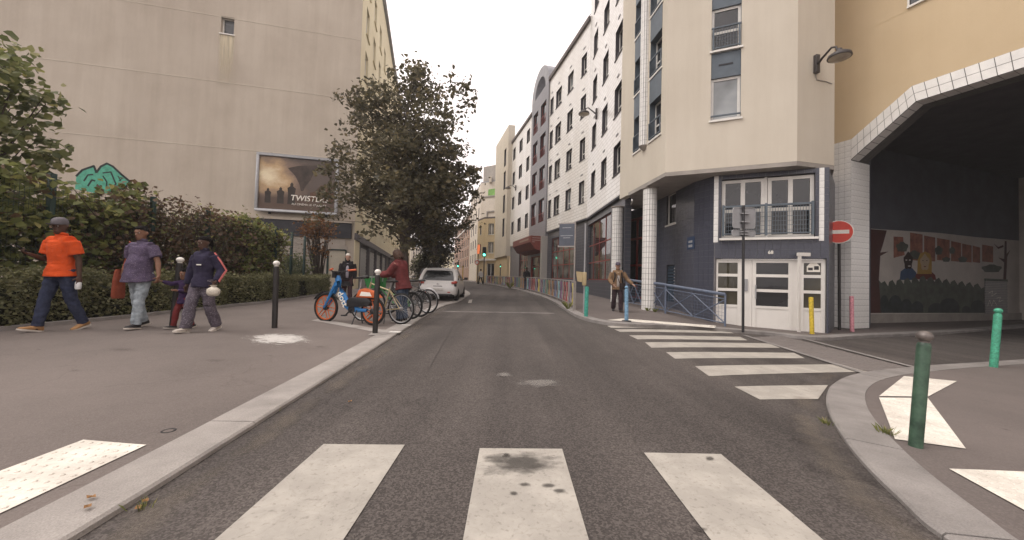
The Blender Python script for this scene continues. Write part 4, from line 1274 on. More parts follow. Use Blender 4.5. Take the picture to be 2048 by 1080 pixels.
# recessed glazed entrance behind the columns (red frames)
WE = Wall((5.9, 18.0), (6.15, 16.6)); 
WE = Wall((5.35, 19.6), (6.25, 17.0))
if WE.n.x > 0: WE.n = -WE.n
wall('recess_wall', WE, 0, WE.len, ZB, ZC - .131, [(.2, WE.len - .15, .3, 4.2)], [M_dark, M_red], corner, .3)
window(corner, WE, .2, WE.len - .15, .3, 4.2, -.1, M_red, G_dark, 2, 0, .1, hs=[1.9, 3.2])
# two tiled columns
for (cx_, cy_, yb) in ((1296.5, 617, 13.75), (1232, 601, 17.4)):
    p = AT(cx_, cy_, yb)
    z0 = zright(p.x, p.y)
    tile_column(corner, 'column', (p.x, p.y), .25, z0 - .05, ZC - .2, .2, 16, M_wgrout)
    mb = MB(); mb.lathe([(.25, ZC - .199), (.3, ZC - .17), (.3, ZC - .132)], (p.x, p.y, 0), k=24); fixn(mb.build('column_cap', M_concrete, corner), .5)
mb = MB(); wbox(mb, WS_, -1.2, .001, ZC - .02, 16, -.4, -.12); mb.build('return_strip', M_cream, corner)
WZ = Wall(C3, (PT.x + .25, PT.y + .9))
if WZ.n.x < 0: WZ.n = -WZ.n
wall('return_wall', WZ, .002, WZ.len, ZC + .003, 16, [], [M_cream], corner, .3)

# ---- passage building over the side street
yd = Vector((.369, -.929)).normalized()
WY = Wall((PT.x, PT.y), d=(yd.x, yd.y))
if WY.n.dot(-WY.p) < 0: WY.n = -WY.n
passage = thing('passage_building', 'ochre yellow building bridging the side street with white-tiled arch', 'building', (PT.x, PT.y, PT.z))
def yp(x, y): return WY.px(x, y)
sp = yp(1702, 400)[0]
kt = yp(1824, 170); kb = yp(1832, 198); pt_ = yp(1668, 288); spb = yp(1702, 318); zT = yp(2000, 111)[1]; zBt = zT - .5
SW = 13.0
arch_top = [(pt_[0], pt_[1]), (sp, pt_[1]), (kt[0], zT), (SW - kt[0] + sp, zT), (SW, pt_[1])]
arch_bot = [(sp, spb[1] - .02), (kb[0], zBt), (SW - kb[0] + sp, zBt), (SW, spb[1])]
# yellow face above the band
mb = MB()
poly = [(-.02, pt_[1])] + [(sp, pt_[1]), (kt[0], zT), (SW - kt[0] + sp, zT), (SW, pt_[1]), (SW + 6, pt_[1]), (SW + 6, 17), (-.02, 17)]
mb.prism([WY.pt(s, z, 0) for s, z in poly], Vector((WY.n.x, WY.n.y, 0)) * -.5); fixn(mb.build('yellow_wall', M_yelwall, passage))
wy = yp(1820, 12)
mb = MB(); wbox(mb, WY, wy[0], wy[0] + 1.1, wy[1], wy[1] + 1.4, .003, .02); wdw = mb.build('window', G_dark, passage)
mb = MB(); wbox(mb, WY, wy[0] - .05, wy[0] + 1.15, wy[1] - .06, wy[1] - .002, .003, .06); wbox(mb, WY, wy[0] - .05, wy[0] - .001, wy[1], wy[1] + 1.4, .003, .03); mb.build('frame', M_white, wdw)
mb = MB(); 
for (x0, y0), (x1, y1) in (((1722, 65), (1770, 43)), ((1770, 43), (1817, 20))):
    stroke(mb, WY, [(x0, y0), (x1, y1)], .008, .001, .002)
mb.build('hairline_joint', M_ochre, passage)
# band core and pillar core
bp_ = [(sp, spb[1] - .02)] + arch_bot[1:3] + [(SW, spb[1]), (SW, pt_[1])] + [arch_top[3], arch_top[2], (sp, pt_[1])]
mb = MB(); mb.prism([WY.pt(s, z, .0) for s, z in bp_], Vector((WY.n.x, WY.n.y, 0)) * -.9); fixn(mb.build('arch_band', M_wgrout, passage))
zpb = PT.z - .3
mb = MB(); wbox(mb, WY, -.05, sp, zpb, pt_[1], -1.05, -.003); mb.build('pillar', M_wgrout, passage)
mb = MB(); wbox(mb, WY, SW, SW + 2.5, zpb, pt_[1], -1.05, 0); mb.build('pillar', M_wglaze, passage)
# tiles: pillar front, pillar jamb, band, underside of band
cells = tile_cells(WY, -.05, sp, PT.z + .02, pt_[1], .19, [], o=.006)
jp = WY.pt(sp, 0, 0); WJ = Wall((jp.x, jp.y), d=(-WY.n.x, -WY.n.y)); WJ.n = Vector((WY.d.x, WY.d.y)); 
cells += tile_cells(WJ, .0, 1.05, PT.z + .02, spb[1] - .05, .19, [], o=.006)
lay_tiles(cells, tilew_me, M_wglaze, passage, 290)
nrm3 = Vector((WY.n.x, WY.n.y, 0))
def band_tiles(ta, tb_, ba, bb2, n):
    for i in range(n):
        for j in range(2):
            q = []
            for u, v in ((i, j), (i + 1, j), (i + 1, j + 1), (i, j + 1)):
                fu = (u + (.03 if u == i else -.03)) / n; fv = (v + (.025 if v == j else -.025)) / 2
                t0 = Vector(ta).lerp(Vector(tb_), fu); b0 = Vector(ba).lerp(Vector(bb2), fu); p = t0.lerp(b0, fv)
                q.append(WY.pt(p.x, p.y, .001))
            m_ = MB(); m_.prism(q, nrm3 * .009); fixn(m_.build('tile', M_wglaze, passage))
        q = []
        for u, v in ((i, 0), (i + 1, 0), (i + 1, 1), (i, 1)):
            fu = (u + (.03 if u == i else -.03)) / n
            b0 = Vector(ba).lerp(Vector(bb2), fu)
            q.append(WY.pt(b0.x, b0.y, -.03 if v == 0 else -.42))
        dn = (Vector(bb2) - Vector(ba)).normalized(); dv = WY.pt(dn.y, 0) - WY.pt(0, 0); dv.z = -dn.x
        m_ = MB(); m_.prism([p + dv * .001 for p in q], dv * .008); fixn(m_.build('tile', M_wglaze, passage))
band_tiles((sp, pt_[1]), (kt[0], zT), (sp, spb[1] - .02), (kb[0], zBt), 9)
band_tiles((kt[0], zT), (kt[0] + 4.6, zT), (kb[0], zBt), (kt[0] + 4.6, zBt), 18)
# passage interior
MD = Vector((.95, .312)).normalized()
m0 = GP(1741, 646, zright)
WM_ = Wall((m0.x - MD.x * .3, m0.y - MD.y * .3), d=(MD.x, MD.y))
if WM_.n.y > 0: WM_.n = -WM_.n
zc = max(WM_.px(1745, 332)[1], zBt + .15)
def mp_(x, y, o=0): 
    s, z = WM_.px(x, y); return WM_.pt(s, z, o)
M_mwhite = mat('mural_white', (.54, .5, .46), .85, .1, 1.2, .1, 20)
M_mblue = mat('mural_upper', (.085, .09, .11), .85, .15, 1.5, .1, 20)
mw = MB(); wbox(mw, WM_, -.6, 26, -1, zc + .6, -.4, 0); mural = mw.build('mural_wall', M_mwhite, passage)
M_mgreen = mat('mural_green', (.085, .095, .08), .85, .3, 3, .15, 30, detail=9); M_mgd = mat('mural_green_dark', (.035, .043, .043), .85, .3, 3, .15, 30)
M_mbrown = mat('mural_brown', (.075, .03, .026), .85, .15, 2); M_mred = mat('mural_red', (.27, .11, .075), .85, .4, 4, .15, 30, detail=9)
def mflat(name, pts, o, m):
    b = MB(); b.prism([mp_(x, y, o) for x, y in pts], Vector((WM_.n.x, WM_.n.y, 0)) * .003); return fixn(b.build(name, m, mural))
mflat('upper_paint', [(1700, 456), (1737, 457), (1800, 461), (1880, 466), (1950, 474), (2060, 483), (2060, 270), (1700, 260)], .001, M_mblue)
mflat('painted_houses', [(1787, 473), (1806, 474), (1809, 510), (1787, 516)], .002, M_mred)
for a, b, t, q in ((1820, 1845, 465, 522), (1848, 1870, 471, 523), (1874, 1899, 476, 522), (1902, 1922, 482, 524), (1924, 1943, 487, 525), (1945, 1960, 491, 526), (1964, 1986, 489, 525)):
    mflat('painted_house', [(a, t), (b, t + 4), (b, q), (a, q - 2)], .002, M_mred)
def blob(cx, cy, rx, ry, n=14, ph=0.): return [(cx + rx * (1 + .13 * math.sin(5 * 2 * PI * i / n + ph)) * math.cos(2 * PI * i / n), cy - ry * (1 + .13 * math.sin(5 * 2 * PI * i / n + ph)) * math.sin(2 * PI * i / n)) for i in range(n)]
for cx, cy, rx, ry in ((1804, 494, 12, 10), (1828, 510, 12, 9), (1877, 501, 8, 9), (1904, 501, 6, 7), (1925, 519, 9, 6), (1983, 537, 20, 8), (1892, 519, 8, 5)):
    mflat('painted_tree', blob(cx, cy, rx, ry), .004, M_mgreen)
hill = [(1757, 626), (1757, 560)]
for i in range(13): hill += [(1762 + i * 15.5, 558 + 2.2 * abs(i - 5) - 3), (1769 + i * 15.5, 556 + 2.2 * abs(i - 5) - 5), (1776 + i * 15.5, 562 + 2.2 * abs(i - 5))]
hill += [(1968, 574), (1968, 626)]
mflat('painted_hill', hill, .006, M_mgreen)
for cx, cy, rx, ry in ((1768, 610, 9, 20), (1790, 612, 14, 22), (1812, 614, 12, 16), (1834, 616, 12, 14), (1872, 618, 16, 12), (1898, 614, 20, 18), (1932, 620, 9, 8), (1955, 614, 14, 14)):
    mflat('painted_bush', [(cx + rx * math.cos(PI * i / 8), min(625, cy - ry * math.sin(PI * i / 8))) for i in range(9)] + [(cx - rx, 625), (cx + rx, 625)], .008, M_mgd)
mflat('painted_trunk', [(1738, 458), (1773, 461), (1765, 490), (1760, 505), (1776, 503), (1760, 512), (1757, 560), (1762, 626), (1738, 626)], .008, M_mbrown)
mflat('painted_snag', [(2009, 482), (2013, 482), (2013, 508), (2020, 500), (2014, 514), (2012, 560), (2006, 560), (2008, 525), (1996, 515), (2008, 518)], .004, M_mbrown)
mflat('painted_snag', [(1987, 487), (1996, 494), (2006, 490), (2007, 494), (1996, 498)], .004, M_mbrown)
M_mf = [mat('mural_skin', (.45, .34, .22), .85, .05), mat('mural_hair', (.4, .25, .06), .85, .1), mat('mural_dark', (.035, .02, .018), .85, .1), mat('mural_coat_blue', (.05, .085, .16), .85, .1), mat('mural_coat_red', (.14, .025, .02), .85, .1)]
mflat('painted_coat', [(1799, 560), (1801, 543), (1810, 536), (1824, 536), (1832, 545), (1834, 560)], .004, M_mf[3])
mflat('painted_head', blob(1816, 522, 9, 17, 16), .006, M_mf[2])
mflat('painted_coat', [(1828, 558), (1832, 548), (1842, 542), (1862, 543), (1870, 550), (1872, 560)], .005, M_mf[4])
mflat('painted_hair', [(1834, 548), (1835, 520), (1840, 507), (1850, 503), (1860, 508), (1863, 522), (1863, 548)], .006, M_mf[1])
mflat('painted_face', blob(1849, 525, 9, 16, 16), .009, M_mf[0])
for x, y in ((1845, 521), (1853, 521)): mflat('painted_eye', blob(x, y, 1.5, .9, 6), .012, M_mf[2])
mflat('painted_mouth', blob(1849, 533, 2.5, 1.2, 6), .012, M_mf[4])
for x in (1812, 1819): mflat('painted_eye', blob(x, 520, 2, 1.5, 6), .009, M_mwhite)
mflat('painted_mouth', blob(1818, 532, 3, 1.6, 6), .009, M_mwhite)
# plinth, shutter, ceiling
mb = MB(); wbox(mb, WM_, -.6, 26, -1, WM_.px(1800, 628)[1], .003, .07); mb.build('plinth', M_concrete, passage)
s0 = WM_.px(1968, 590)[0]; s1 = WM_.px(2012, 590)[0]
mb = MB()
zs0, zs1 = -.2, WM_.px(1990, 563)[1]
for k in range(22): wbox(mb, WM_, s0, s1, zs0 + (zs1 - zs0) * k / 22, zs0 + (zs1 - zs0) * (k + .82) / 22, .012, .035 + .012 * (k % 2))
sh = mb.build('roller_shutter', mat('shutter_dark', (.15, .14, .14), .5, .2, 3), passage)
mb = MB(); wbox(mb, WM_, s0, s1, zs1 + .01, zs1 + .12, .012, .06); mb.build('head_box', M_mgreen, sh)
def gst(pts, o):
    b = MB()
    stroke(b, WM_, pts, .012, o, .002); return b
for pts in ([(1972, 612), (1976, 600), (1980, 612), (1984, 600), (1990, 610)], [(1990, 596), (1998, 594), (1994, 604), (2003, 600)], [(1974, 586), (1982, 582), (1980, 592), (1990, 586)]):
    gst(pts, .05).build('scribble', M_inkw, sh)
rq = WM_.px(2038, 500)[0]
mb = MB(); wbox(mb, WM_, rq, rq + 3, -1, zc, .003, .4); mb.build('pilaster', M_mwhite, passage)
q1 = WY.pt(-.05, 0, -.5); q2 = WY.pt(SW, 0, -.5)
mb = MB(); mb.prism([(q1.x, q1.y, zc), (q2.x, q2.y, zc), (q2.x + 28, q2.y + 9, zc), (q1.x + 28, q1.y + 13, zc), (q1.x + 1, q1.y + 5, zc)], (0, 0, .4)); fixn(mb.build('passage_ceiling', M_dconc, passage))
# side wall between pillar and mural, far opposite wall
j0 = WY.pt(sp, 0, -1.05); 
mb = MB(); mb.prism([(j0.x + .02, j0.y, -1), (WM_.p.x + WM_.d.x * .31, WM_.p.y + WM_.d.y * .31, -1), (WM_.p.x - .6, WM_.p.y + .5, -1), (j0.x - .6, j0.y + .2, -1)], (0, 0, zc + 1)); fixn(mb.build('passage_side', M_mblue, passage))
far_ = WY.pt(SW + .3, 0, -1.0)
mb = MB(); mb.prism([(far_.x, far_.y, -1), (far_.x + 28, far_.y + 9, -1), (far_.x + 28.3, far_.y + 8.4, -1), (far_.x + .3, far_.y - .6, -1)], (0, 0, zc + 1)); fixn(mb.build('opposite_wall', M_concrete, passage))
# drain pipe at the seam
mb = MB(); pp = WY.pt(-.09, 0, .12)
mb.tube([(pp.x, pp.y, pt_[1] - .02), (pp.x, pp.y, 16)], .05, 10)
fixn(mb.build('drain_pipe', M_cream, passage), .5)
# ================================================================== surface marks
def alpha_mat(name, col, nscale, lo, hi, stretch=(1, 1, 1), edge=True, rough=.85, amount=1.0):
    m, t, b = nodes_of(name); N = t.nodes.new; L = t.links.new
    b.inputs['Base Color'].default_value = rgb(col); b.inputs['Roughness'].default_value = rough; b.inputs['Specular IOR Level'].default_value = .2
    tc = N('ShaderNodeTexCoord'); sx = N('ShaderNodeSeparateXYZ'); L(tc.outputs['UV'], sx.inputs[0])
    mp = N('ShaderNodeMapping'); mp.inputs['Scale'].default_value = stretch; L(tc.outputs['Object'], mp.inputs[0])
    n = N('ShaderNodeTexNoise'); n.inputs['Scale'].default_value = nscale; n.inputs['Detail'].default_value = 7; n.inputs['Roughness'].default_value = .65; L(mp.outputs[0], n.inputs['Vector'])
    r = N('ShaderNodeMapRange'); r.inputs[1].default_value = lo; r.inputs[2].default_value = hi
    v = n.outputs['Fac']
    if edge:
        prod = None
        for ax in 'XY':
            a = N('ShaderNodeMath'); a.operation = 'PINGPONG'; a.inputs[1].default_value = .5; L(sx.outputs[ax], a.inputs[0])
            c = N('ShaderNodeMapRange'); c.inputs[1].default_value = 0; c.inputs[2].default_value = .42; L(a.outputs[0], c.inputs[0])
            if prod is None: prod = c.outputs[0]
            else:
                e = N('ShaderNodeMath'); e.operation = 'MULTIPLY'; L(prod, e.inputs[0]); L(c.outputs[0], e.inputs[1]); prod = e.outputs[0]
        f = N('ShaderNodeMath'); f.operation = 'MULTIPLY_ADD'; f.inputs[1].default_value = .5; L(prod, f.inputs[0])
        g = N('ShaderNodeMath'); g.operation = 'SUBTRACT'; g.inputs[1].default_value = .3; L(v, g.inputs[0]); L(g.outputs[0], f.inputs[2]); v = f.outputs[0]
    L(v, r.inputs[0])
    am = N('ShaderNodeMath'); am.operation = 'MULTIPLY'; am.inputs[1].default_value = amount; L(r.outputs[0], am.inputs[0])
    L(am.outputs[0], b.inputs['Alpha'])
    return m

def mark(name, pts, zf, lift, m, parent, sub=6):
    o = flat_on(name, pts, zf, lift, m, parent, sub)
    n = sub + 1
    uv = o.data.uv_layers.new(name='UVMap')
    for p in o.data.polygons:
        for li in p.loop_indices:
            vi = o.data.loops[li].vertex_index
            uv.data[li].uv = ((vi // n) / sub, (vi % n) / sub)
    return o

M_splash = alpha_mat('white_splash', (.7, .67, .63), 6, .5, .62, (1.2, 3.4, 1), amount=.7)
mark('paint_splash', [GP(x, y, zleft) for x, y in ((425, 702), (670, 702), (665, 660), (450, 660))], zleft, .006, M_splash, pave_l)
M_scuff = alpha_mat('tyre_scuff', (.05, .045, .042), 7, .25, .55, (1, 2, 1), amount=.6)
mark('tyre_scuff', [GP(x, y, zroad) for x, y in ((955, 955), (1135, 955), (1120, 905), (965, 905))], zroad, .0085, M_scuff, road)
for cx, cy, w_ in ((1048, 972, 14), (1098, 974, 16), (1028, 990, 9), (1012, 912, 8), (1400, 1062, 18), (1118, 984, 14), (1420, 920, 9)):
    mark('scuff_spot', [GP(x, y, zroad) for x, y in ((cx - w_, cy + 5), (cx + w_, cy + 5), (cx + w_, cy - 5), (cx - w_, cy - 5))], zroad, .009, M_scuff, road, 3)
M_pale = alpha_mat('pale_scuff', (.3, .28, .26), 6, .3, .6, (1, 2, 1), amount=.5)
mark('pale_mark', [GP(x, y, zroad) for x, y in ((1020, 778), (1140, 778), (1130, 756), (1030, 756))], zroad, .006, M_pale, road)
mark('pale_mark', [GP(x, y, zroad) for x, y in ((985, 756), (1030, 756), (1026, 744), (990, 744))], zroad, .006, M_pale, road)
M_stain = alpha_mat('pavement_stain', (.06, .052, .047), 2.2, .3, 1.0, (1, 1.3, 1), amount=.3)
for cx, cy, w_, h_ in ((430, 722, 26, 4), (245, 700, 34, 4), (150, 742, 18, 3), (640, 694, 16, 3), (540, 712, 8, 2), (335, 668, 30, 3)):
    mark('stain', [GP(x, y, zleft) for x, y in ((cx - w_, cy + h_), (cx + w_, cy + h_), (cx + w_, cy - h_), (cx - w_, cy - h_))], zleft, .005, M_stain, pave_l, 5)
M_gut = alpha_mat('gutter_silt', (.2, .17, .14), 4, .4, .85, amount=.45)
def gutter(parent, line, a, b, wd, side):
    P = [p for p in line if a < p.y < b]
    for i in range(0, len(P) - 4, 4):
        t = (P[i + 4] - P[i]).normalized(); n = Vector((-t.y, t.x)) * side
        p0 = P[i] - t * .3; p1 = P[i + 4] + t * .3
        mark('gutter_silt', [p0 + n * .005, p1 + n * .005, p1 + n * wd, p0 + n * wd], zroad, .0045 + .0012 * (i // 4 % 2), M_gut, parent, 4)
gutter(road, lo, .8, 14, .32, -1)
gutter(road, [p for p in no if p.x < 5.2], .8, 6, .35, 1)
# old repair joint in the lane
M_tar = mat('tar_joint', (.045, .04, .038), .7, .2)
for p, q in (((860, 733), (913, 640)), ((945, 655), (958, 622))):
    a, b = GP(*p, zroad), GP(*q, zroad)
    flat_on('tar_joint', [(a.x, a.y), (a.x + .009, a.y), (b.x + .009, b.y), (b.x, b.y)], zroad, .0045, M_tar, road, 8)
# cobbled channel at the mouth of the side street
cq = [GP(x, y, zroad) for x, y in ((1520, 668), (1700, 712), (1800, 742), (1748, 748), (1640, 712), (1500, 678))]
A_, B_ = [GP(*p, zroad) for p in ((1505, 676), (1745, 748))], [GP(*p, zroad) for p in ((1560, 672), (1815, 737))]
sett = MB(); sett.add([(-.5, -.5, 0), (.5, -.5, 0), (.5, .5, 0), (-.5, .5, 0), (-.38, -.38, 1), (.38, -.38, 1), (.38, .38, 1), (-.38, .38, 1)], [(4, 5, 6, 7), (0, 1, 5, 4), (1, 2, 6, 5), (2, 3, 7, 6), (3, 0, 4, 7)])
_so = sett.build('cobble', M_cobble); sett_me = _so.data; bpy.data.objects.remove(_so)
base = flat_on('channel_bed', [A_[0], A_[1], B_[1], B_[0]], zroad, .004, M_dirt, road, 8)
nu, nv = 36, 6
for i in range(nu):
    for j in range(nv):
        u, v = (i + .5 + (.5 if j % 2 else 0)) / (nu + 1), (j + .5) / nv
        p = A_[0].lerp(A_[1], u).lerp(B_[0].lerp(B_[1], u), v)
        d = (A_[1] - A_[0]); ln = d.length / nu * .9; ww = (B_[0].lerp(B_[1], u) - A_[0].lerp(A_[1], u)).length / nv * .9
        ang = math.atan2(d.y, d.x)
        M = Matrix.Translation((p.x, p.y, zroad(p.x, p.y) + .004)) @ Matrix.Rotation(ang + random.uniform(-.06, .06), 4, 'Z') @ Matrix.Diagonal((ln, ww, .016 + random.uniform(-.004, .004), 1))
        share(sett_me, M, road, 'cobble')
for (p, q, wd) in (((1488, 671), (1742, 752), .14), ((1572, 669), (1830, 736), .14)):
    a, b = GP(*p, zroad), GP(*q, zroad)
    n = 7
    t = (b - a).to_2d().normalized(); nn = Vector((-t.y, t.x)) * wd * .5
    for i in range(n):
        c, d = a.lerp(b, (i + .01) / n).to_2d(), a.lerp(b, (i + .99) / n).to_2d()
        flat_on('channel_kerb', [c - nn, d - nn, d + nn, c + nn], zroad, .016, M_granite2, road, 3)
# bike stand plot edging
q = [GP(x, y, zleft) for x, y in ((622, 641), (770, 668), (790, 664), (640, 638))]
flat_on('bay_edging', q, zleft, .006, M_granite, pave_l, 6)
q = [GP(x, y, zleft) for x, y in ((735, 672), (772, 670), (790, 660), (752, 660))]
flat_on('bay_edging', q, zleft, .011, M_granite, pave_l, 4)
for x, y, r_ in ((1020, 0, 0),): pass
for (x, y, w_) in ((790, 665, 9), (812, 651, 7), (838, 633, 6), (860, 618, 5)):
    p = GP(x, y, zleft); flat_on('white_stud', [(p.x - .1, p.y - .08), (p.x + .1, p.y - .08), (p.x + .1, p.y + .08), (p.x - .1, p.y + .08)], zleft, .012, M_white, pave_l, 2)
# iron cover
p = GP(337, 862, zleft)
mb = MB(); mb.lathe([(.04, -.02), (.04, .004), (.03, .004), (.028, .001), (.001, .001)], (p.x, p.y, zleft(p.x, p.y)), k=16); fixn(mb.build('valve_cover', M_blk, pave_l))
# edge kerb between pavement and planting
hl = [Vector((-7.5, -6)), Vector((-7.5, 0)), Vector((-7.55, 4)), Vector((-7.6, 6.6)), Vector((-7.65, 9)), Vector((-8.15, 14.2)), Vector((-9.2, 19.2))]
hr = resample(catmull(hl, 4), .9)
for a, b in zip(hr, hr[1:]):
    if a.y < 2: continue
    t = (b - a).normalized(); n = Vector((-t.y, t.x)) * .05
    z = zleft(a.x, a.y)
    mb = MB(); mb.prism([(*(a - n + t * .004), z - .05), (*(b - n - t * .004), z - .05), (*(b + n - t * .004), z - .05), (*(a + n + t * .004), z - .05)], (0, 0, .11 + random.uniform(-.006, .006)))
    fixn(mb.build('edging_stone', M_granite2, pave_l))
soil = slab('planting_bed', [p + Vector((-.06, 0)) for p in hr], [Vector((-45, p.y)) for p in hr], lambda x, y: zleft(x, y) + .035, M_soil, [0, .02, .05, .1, .3, 1])

# ================================================================== vegetation
def leaf_cloud(pts, size, rnd=.35, up=.3, wide=.62, fold=.25):
    """pts: (n,3); returns vertex and face arrays of folded leaves"""
    P = np.asarray(pts, float); n = len(P)
    d = np.random.normal(size=(n, 3)); d[:, 2] = d[:, 2] * .7 - .15
    d /= np.linalg.norm(d, axis=1)[:, None]
    nn = np.random.normal(size=(n, 3)); nn[:, 2] += up * 3
    s = np.cross(d, nn); s /= (np.linalg.norm(s, axis=1)[:, None] + 1e-9)
    nn = np.cross(s, d)
    l = size * (1 + rnd * np.random.uniform(-1, 1, n))[:, None]
    b = P - d * l * .5; t = P + d * l * .5; m = P - d * l * .05
    V = np.empty((n, 6, 3))
    V[:, 0] = b; V[:, 1] = m + s * l * wide * .5 + nn * l * fold * .5; V[:, 2] = P + d * l * .22 + s * l * wide * .36 + nn * l * fold * .35
    V[:, 3] = t; V[:, 4] = P + d * l * .22 - s * l * wide * .36 + nn * l * fold * .35; V[:, 5] = m - s * l * wide * .5 + nn * l * fold * .5
    F = np.arange(n)[:, None] * 6
    f = np.concatenate([F + np.array([[0, 1, 2, 3]]), F + np.array([[0, 3, 4, 5]])])
    return V.reshape(-1, 3), f

def leaf_obj(name, pts, size, m, parent=None, origin=None, **k):
    v, f = leaf_cloud(pts, size, **k)
    if parent is not None: v = v - np.array(WM[parent.name].translation)
    elif origin is not None: v = v - np.array(origin)
    me = bpy.data.meshes.new(name)
    me.vertices.add(len(v)); me.vertices.foreach_set('co', v.ravel())
    nf = len(f)
    me.loops.add(nf * 4); me.polygons.add(nf)
    me.loops.foreach_set('vertex_index', f.ravel().astype(np.int32))
    me.polygons.foreach_set('loop_start', np.arange(0, nf * 4, 4, dtype=np.int32))
    me.polygons.foreach_set('loop_total', np.full(nf, 4, dtype=np.int32))
    me.update(calc_edges=True)
    ms = m if isinstance(m, list) else [m]
    for q in ms: me.materials.append(q)
    if len(ms) > 1:
        n = nf // 2; idx = np.random.choice(len(ms), n, p=[.84] + [.16 / (len(ms) - 1)] * (len(ms) - 1)) if len(ms) > 1 else None
        me.polygons.foreach_set('material_index', np.concatenate([idx, idx]).astype(np.int32))
    o = bpy.data.objects.new(name, me); COL.objects.link(o)
    if parent is not None: o.parent = parent; WM[o.name] = WM[parent.name]
    elif origin is not None: o.location = origin; WM[o.name] = Matrix.Translation(origin)
    return o

Lf_tree = leaf_mat('leaf_dark_tree', (.065, .06, .036), (.14, .122, .07), (.21, .17, .09), .45)
Lf_far = leaf_mat('leaf_far_tree', (.028, .028, .018), (.06, .055, .03), None, .25)
Lf_hedge = leaf_mat('leaf_hedge', (.1, .105, .05), (.23, .225, .11), (.33, .3, .16), .35)
Lf_vine = leaf_mat('leaf_vine', (.105, .125, .042), (.25, .265, .09), (.4, .36, .13), .45)
Lf_brown = leaf_mat('leaf_brown', (.085, .052, .034), (.17, .11, .065), None, .3)
Lf_shrub = leaf_mat('leaf_shrub', (.085, .1, .04), (.2, .215, .085), (.33, .31, .14), .4)
Lf_orange = leaf_mat('leaf_rust', (.16, .07, .03), (.26, .13, .05), None, .35)
M_bark = mat('bark', (.07, .055, .045), .9, .3, 6, .6, 30, stretch=(1, 1, .3))
M_twig = mat('twig', (.06, .045, .035), .9, .2, 8)

def tree(name, label, base, env, trunk_r, n_tip, per, lsize, m, spread=.42, seed=1, cx=(0, 0), top=None, group=None, sides=10, leafk=None):
    """env: (height, radius) pairs above base; branches climb from the stem to tips inside that outline"""
    rs = np.random.RandomState(seed); rnd = random.Random(seed)
    base = Vector(base)
    t = thing(name, label, 'tree', base, 0, group)
    hs = [a for a, b in env]; rad = [b for a, b in env]
    H = hs[-1]
    lean = lambda z: Vector((base.x + cx[0] * (z / H), base.y + cx[1] * (z / H), base.z + z))
    tr = MB(); pts = []; rr = []
    for i in range(12):
        z = H * .93 * i / 11
        pts.append(lean(z) + Vector((.07 * math.sin(i * 1.3), .07 * math.cos(i * 1.7), 0)) * (i > 0)); rr.append(trunk_r * (1 - i / 11.5) ** .8 * (1.35 if i == 0 else 1) + .012)
    tr.tube(pts, rr, sides)
    br = MB(); leaves = []
    w = np.interp(np.linspace(hs[0], H, 60), hs, rad) ** 2 + .05; w /= w.sum(); zz = np.linspace(hs[0], H, 60)
    hub = None
    for k in range(n_tip):
        z = rs.choice(zz, p=w) + rs.uniform(-.1, .1)
        R = float(np.interp(z, hs, rad)); a = rs.uniform(0, 2 * PI)
        q = R * (rs.uniform(.12, 1) ** .55) * (1 + .18 * math.sin(3 * a + seed) + .1 * math.sin(7 * a + z))
        tip = lean(z) + Vector((math.cos(a) * q, math.sin(a) * q, rs.uniform(-.25, .25)))
        if k % 5 == 0: hub = tip.copy()
        else: tip = hub + Vector(rs.normal(size=3)) * .48; z = tip.z - base.z; q = (tip.to_2d() - lean(z).to_2d()).length
        z0 = min(H * .88, max(hs[0] * .8 + rs.uniform(0, 2.2) * H / 10, z - q * rs.uniform(.35, .8)))
        b0 = lean(z0); mid = b0.lerp(tip, .5) + Vector((rs.uniform(-.2, .2), rs.uniform(-.2, .2), rs.uniform(.0, .35)))
        br.tube([b0, b0.lerp(mid, .55) + Vector((0, 0, .08)), mid, tip], [.02 + .018 * q / 4, .02 + .012 * q / 4, .016, .006], 4)
        c = rs.normal(size=(per, 3)) * np.array([spread, spread, spread * .62])
        leaves.append(np.array(tip) + c * rs.uniform(.55, 1.2))
        ext = rs.uniform(0, 1, (per // 3, 1)) ** .7
        leaves.append(np.array(mid) * (1 - ext) + np.array(tip) * ext + rs.normal(size=(per // 3, 3)) * .16)
    fixn(tr.build('trunk', M_bark, t), .9)
    br.build('branches', M_bark, t)
    np.random.seed(seed)
    leaf_obj('crown', np.concatenate(leaves), lsize, m, t, **(leafk or {}))
    return t

tb = AT(806, 590, 17.0); tb.z = zleft(tb.x, 17.0)
tree('street_tree', 'tall leafy street tree behind the parked bicycles, hiding part of the billboard', tb,
     [(2.7, 1.5), (3.3, 2.9), (4.2, 3.5), (5.0, 3.6), (5.9, 3.5), (7.2, 3.0), (8.4, 2.2), (9.4, 1.4), (10.1, .7), (10.5, .2)], .21, 450, 32, .19, Lf_tree, .28, 17, (-.1, 0))
t2b = AT(872, 556, 36); t2b.z = zleft(t2b.x, 36)
tree('dark_tree', 'dense dark tree further down the street above the white car', t2b, [(1.2, 1.3), (2.2, 1.9), (3.6, 2.1), (5, 1.8), (6.3, 1.2), (7.6, .3)], .18, 170, 46, .26, Lf_far, .42, 9, (-.3, 0))
t3b = AT(846, 556, 52); t3b.z = zleft(t3b.x, 52)
tree('rounded_tree', 'low rounded tree at the far end of the street left of the white car', t3b, [(.5, 1.2), (1.2, 2.0), (2.2, 2.1), (3.2, 1.5), (4, .4)], .14, 70, 40, .28, Lf_hedge, .42, 12)

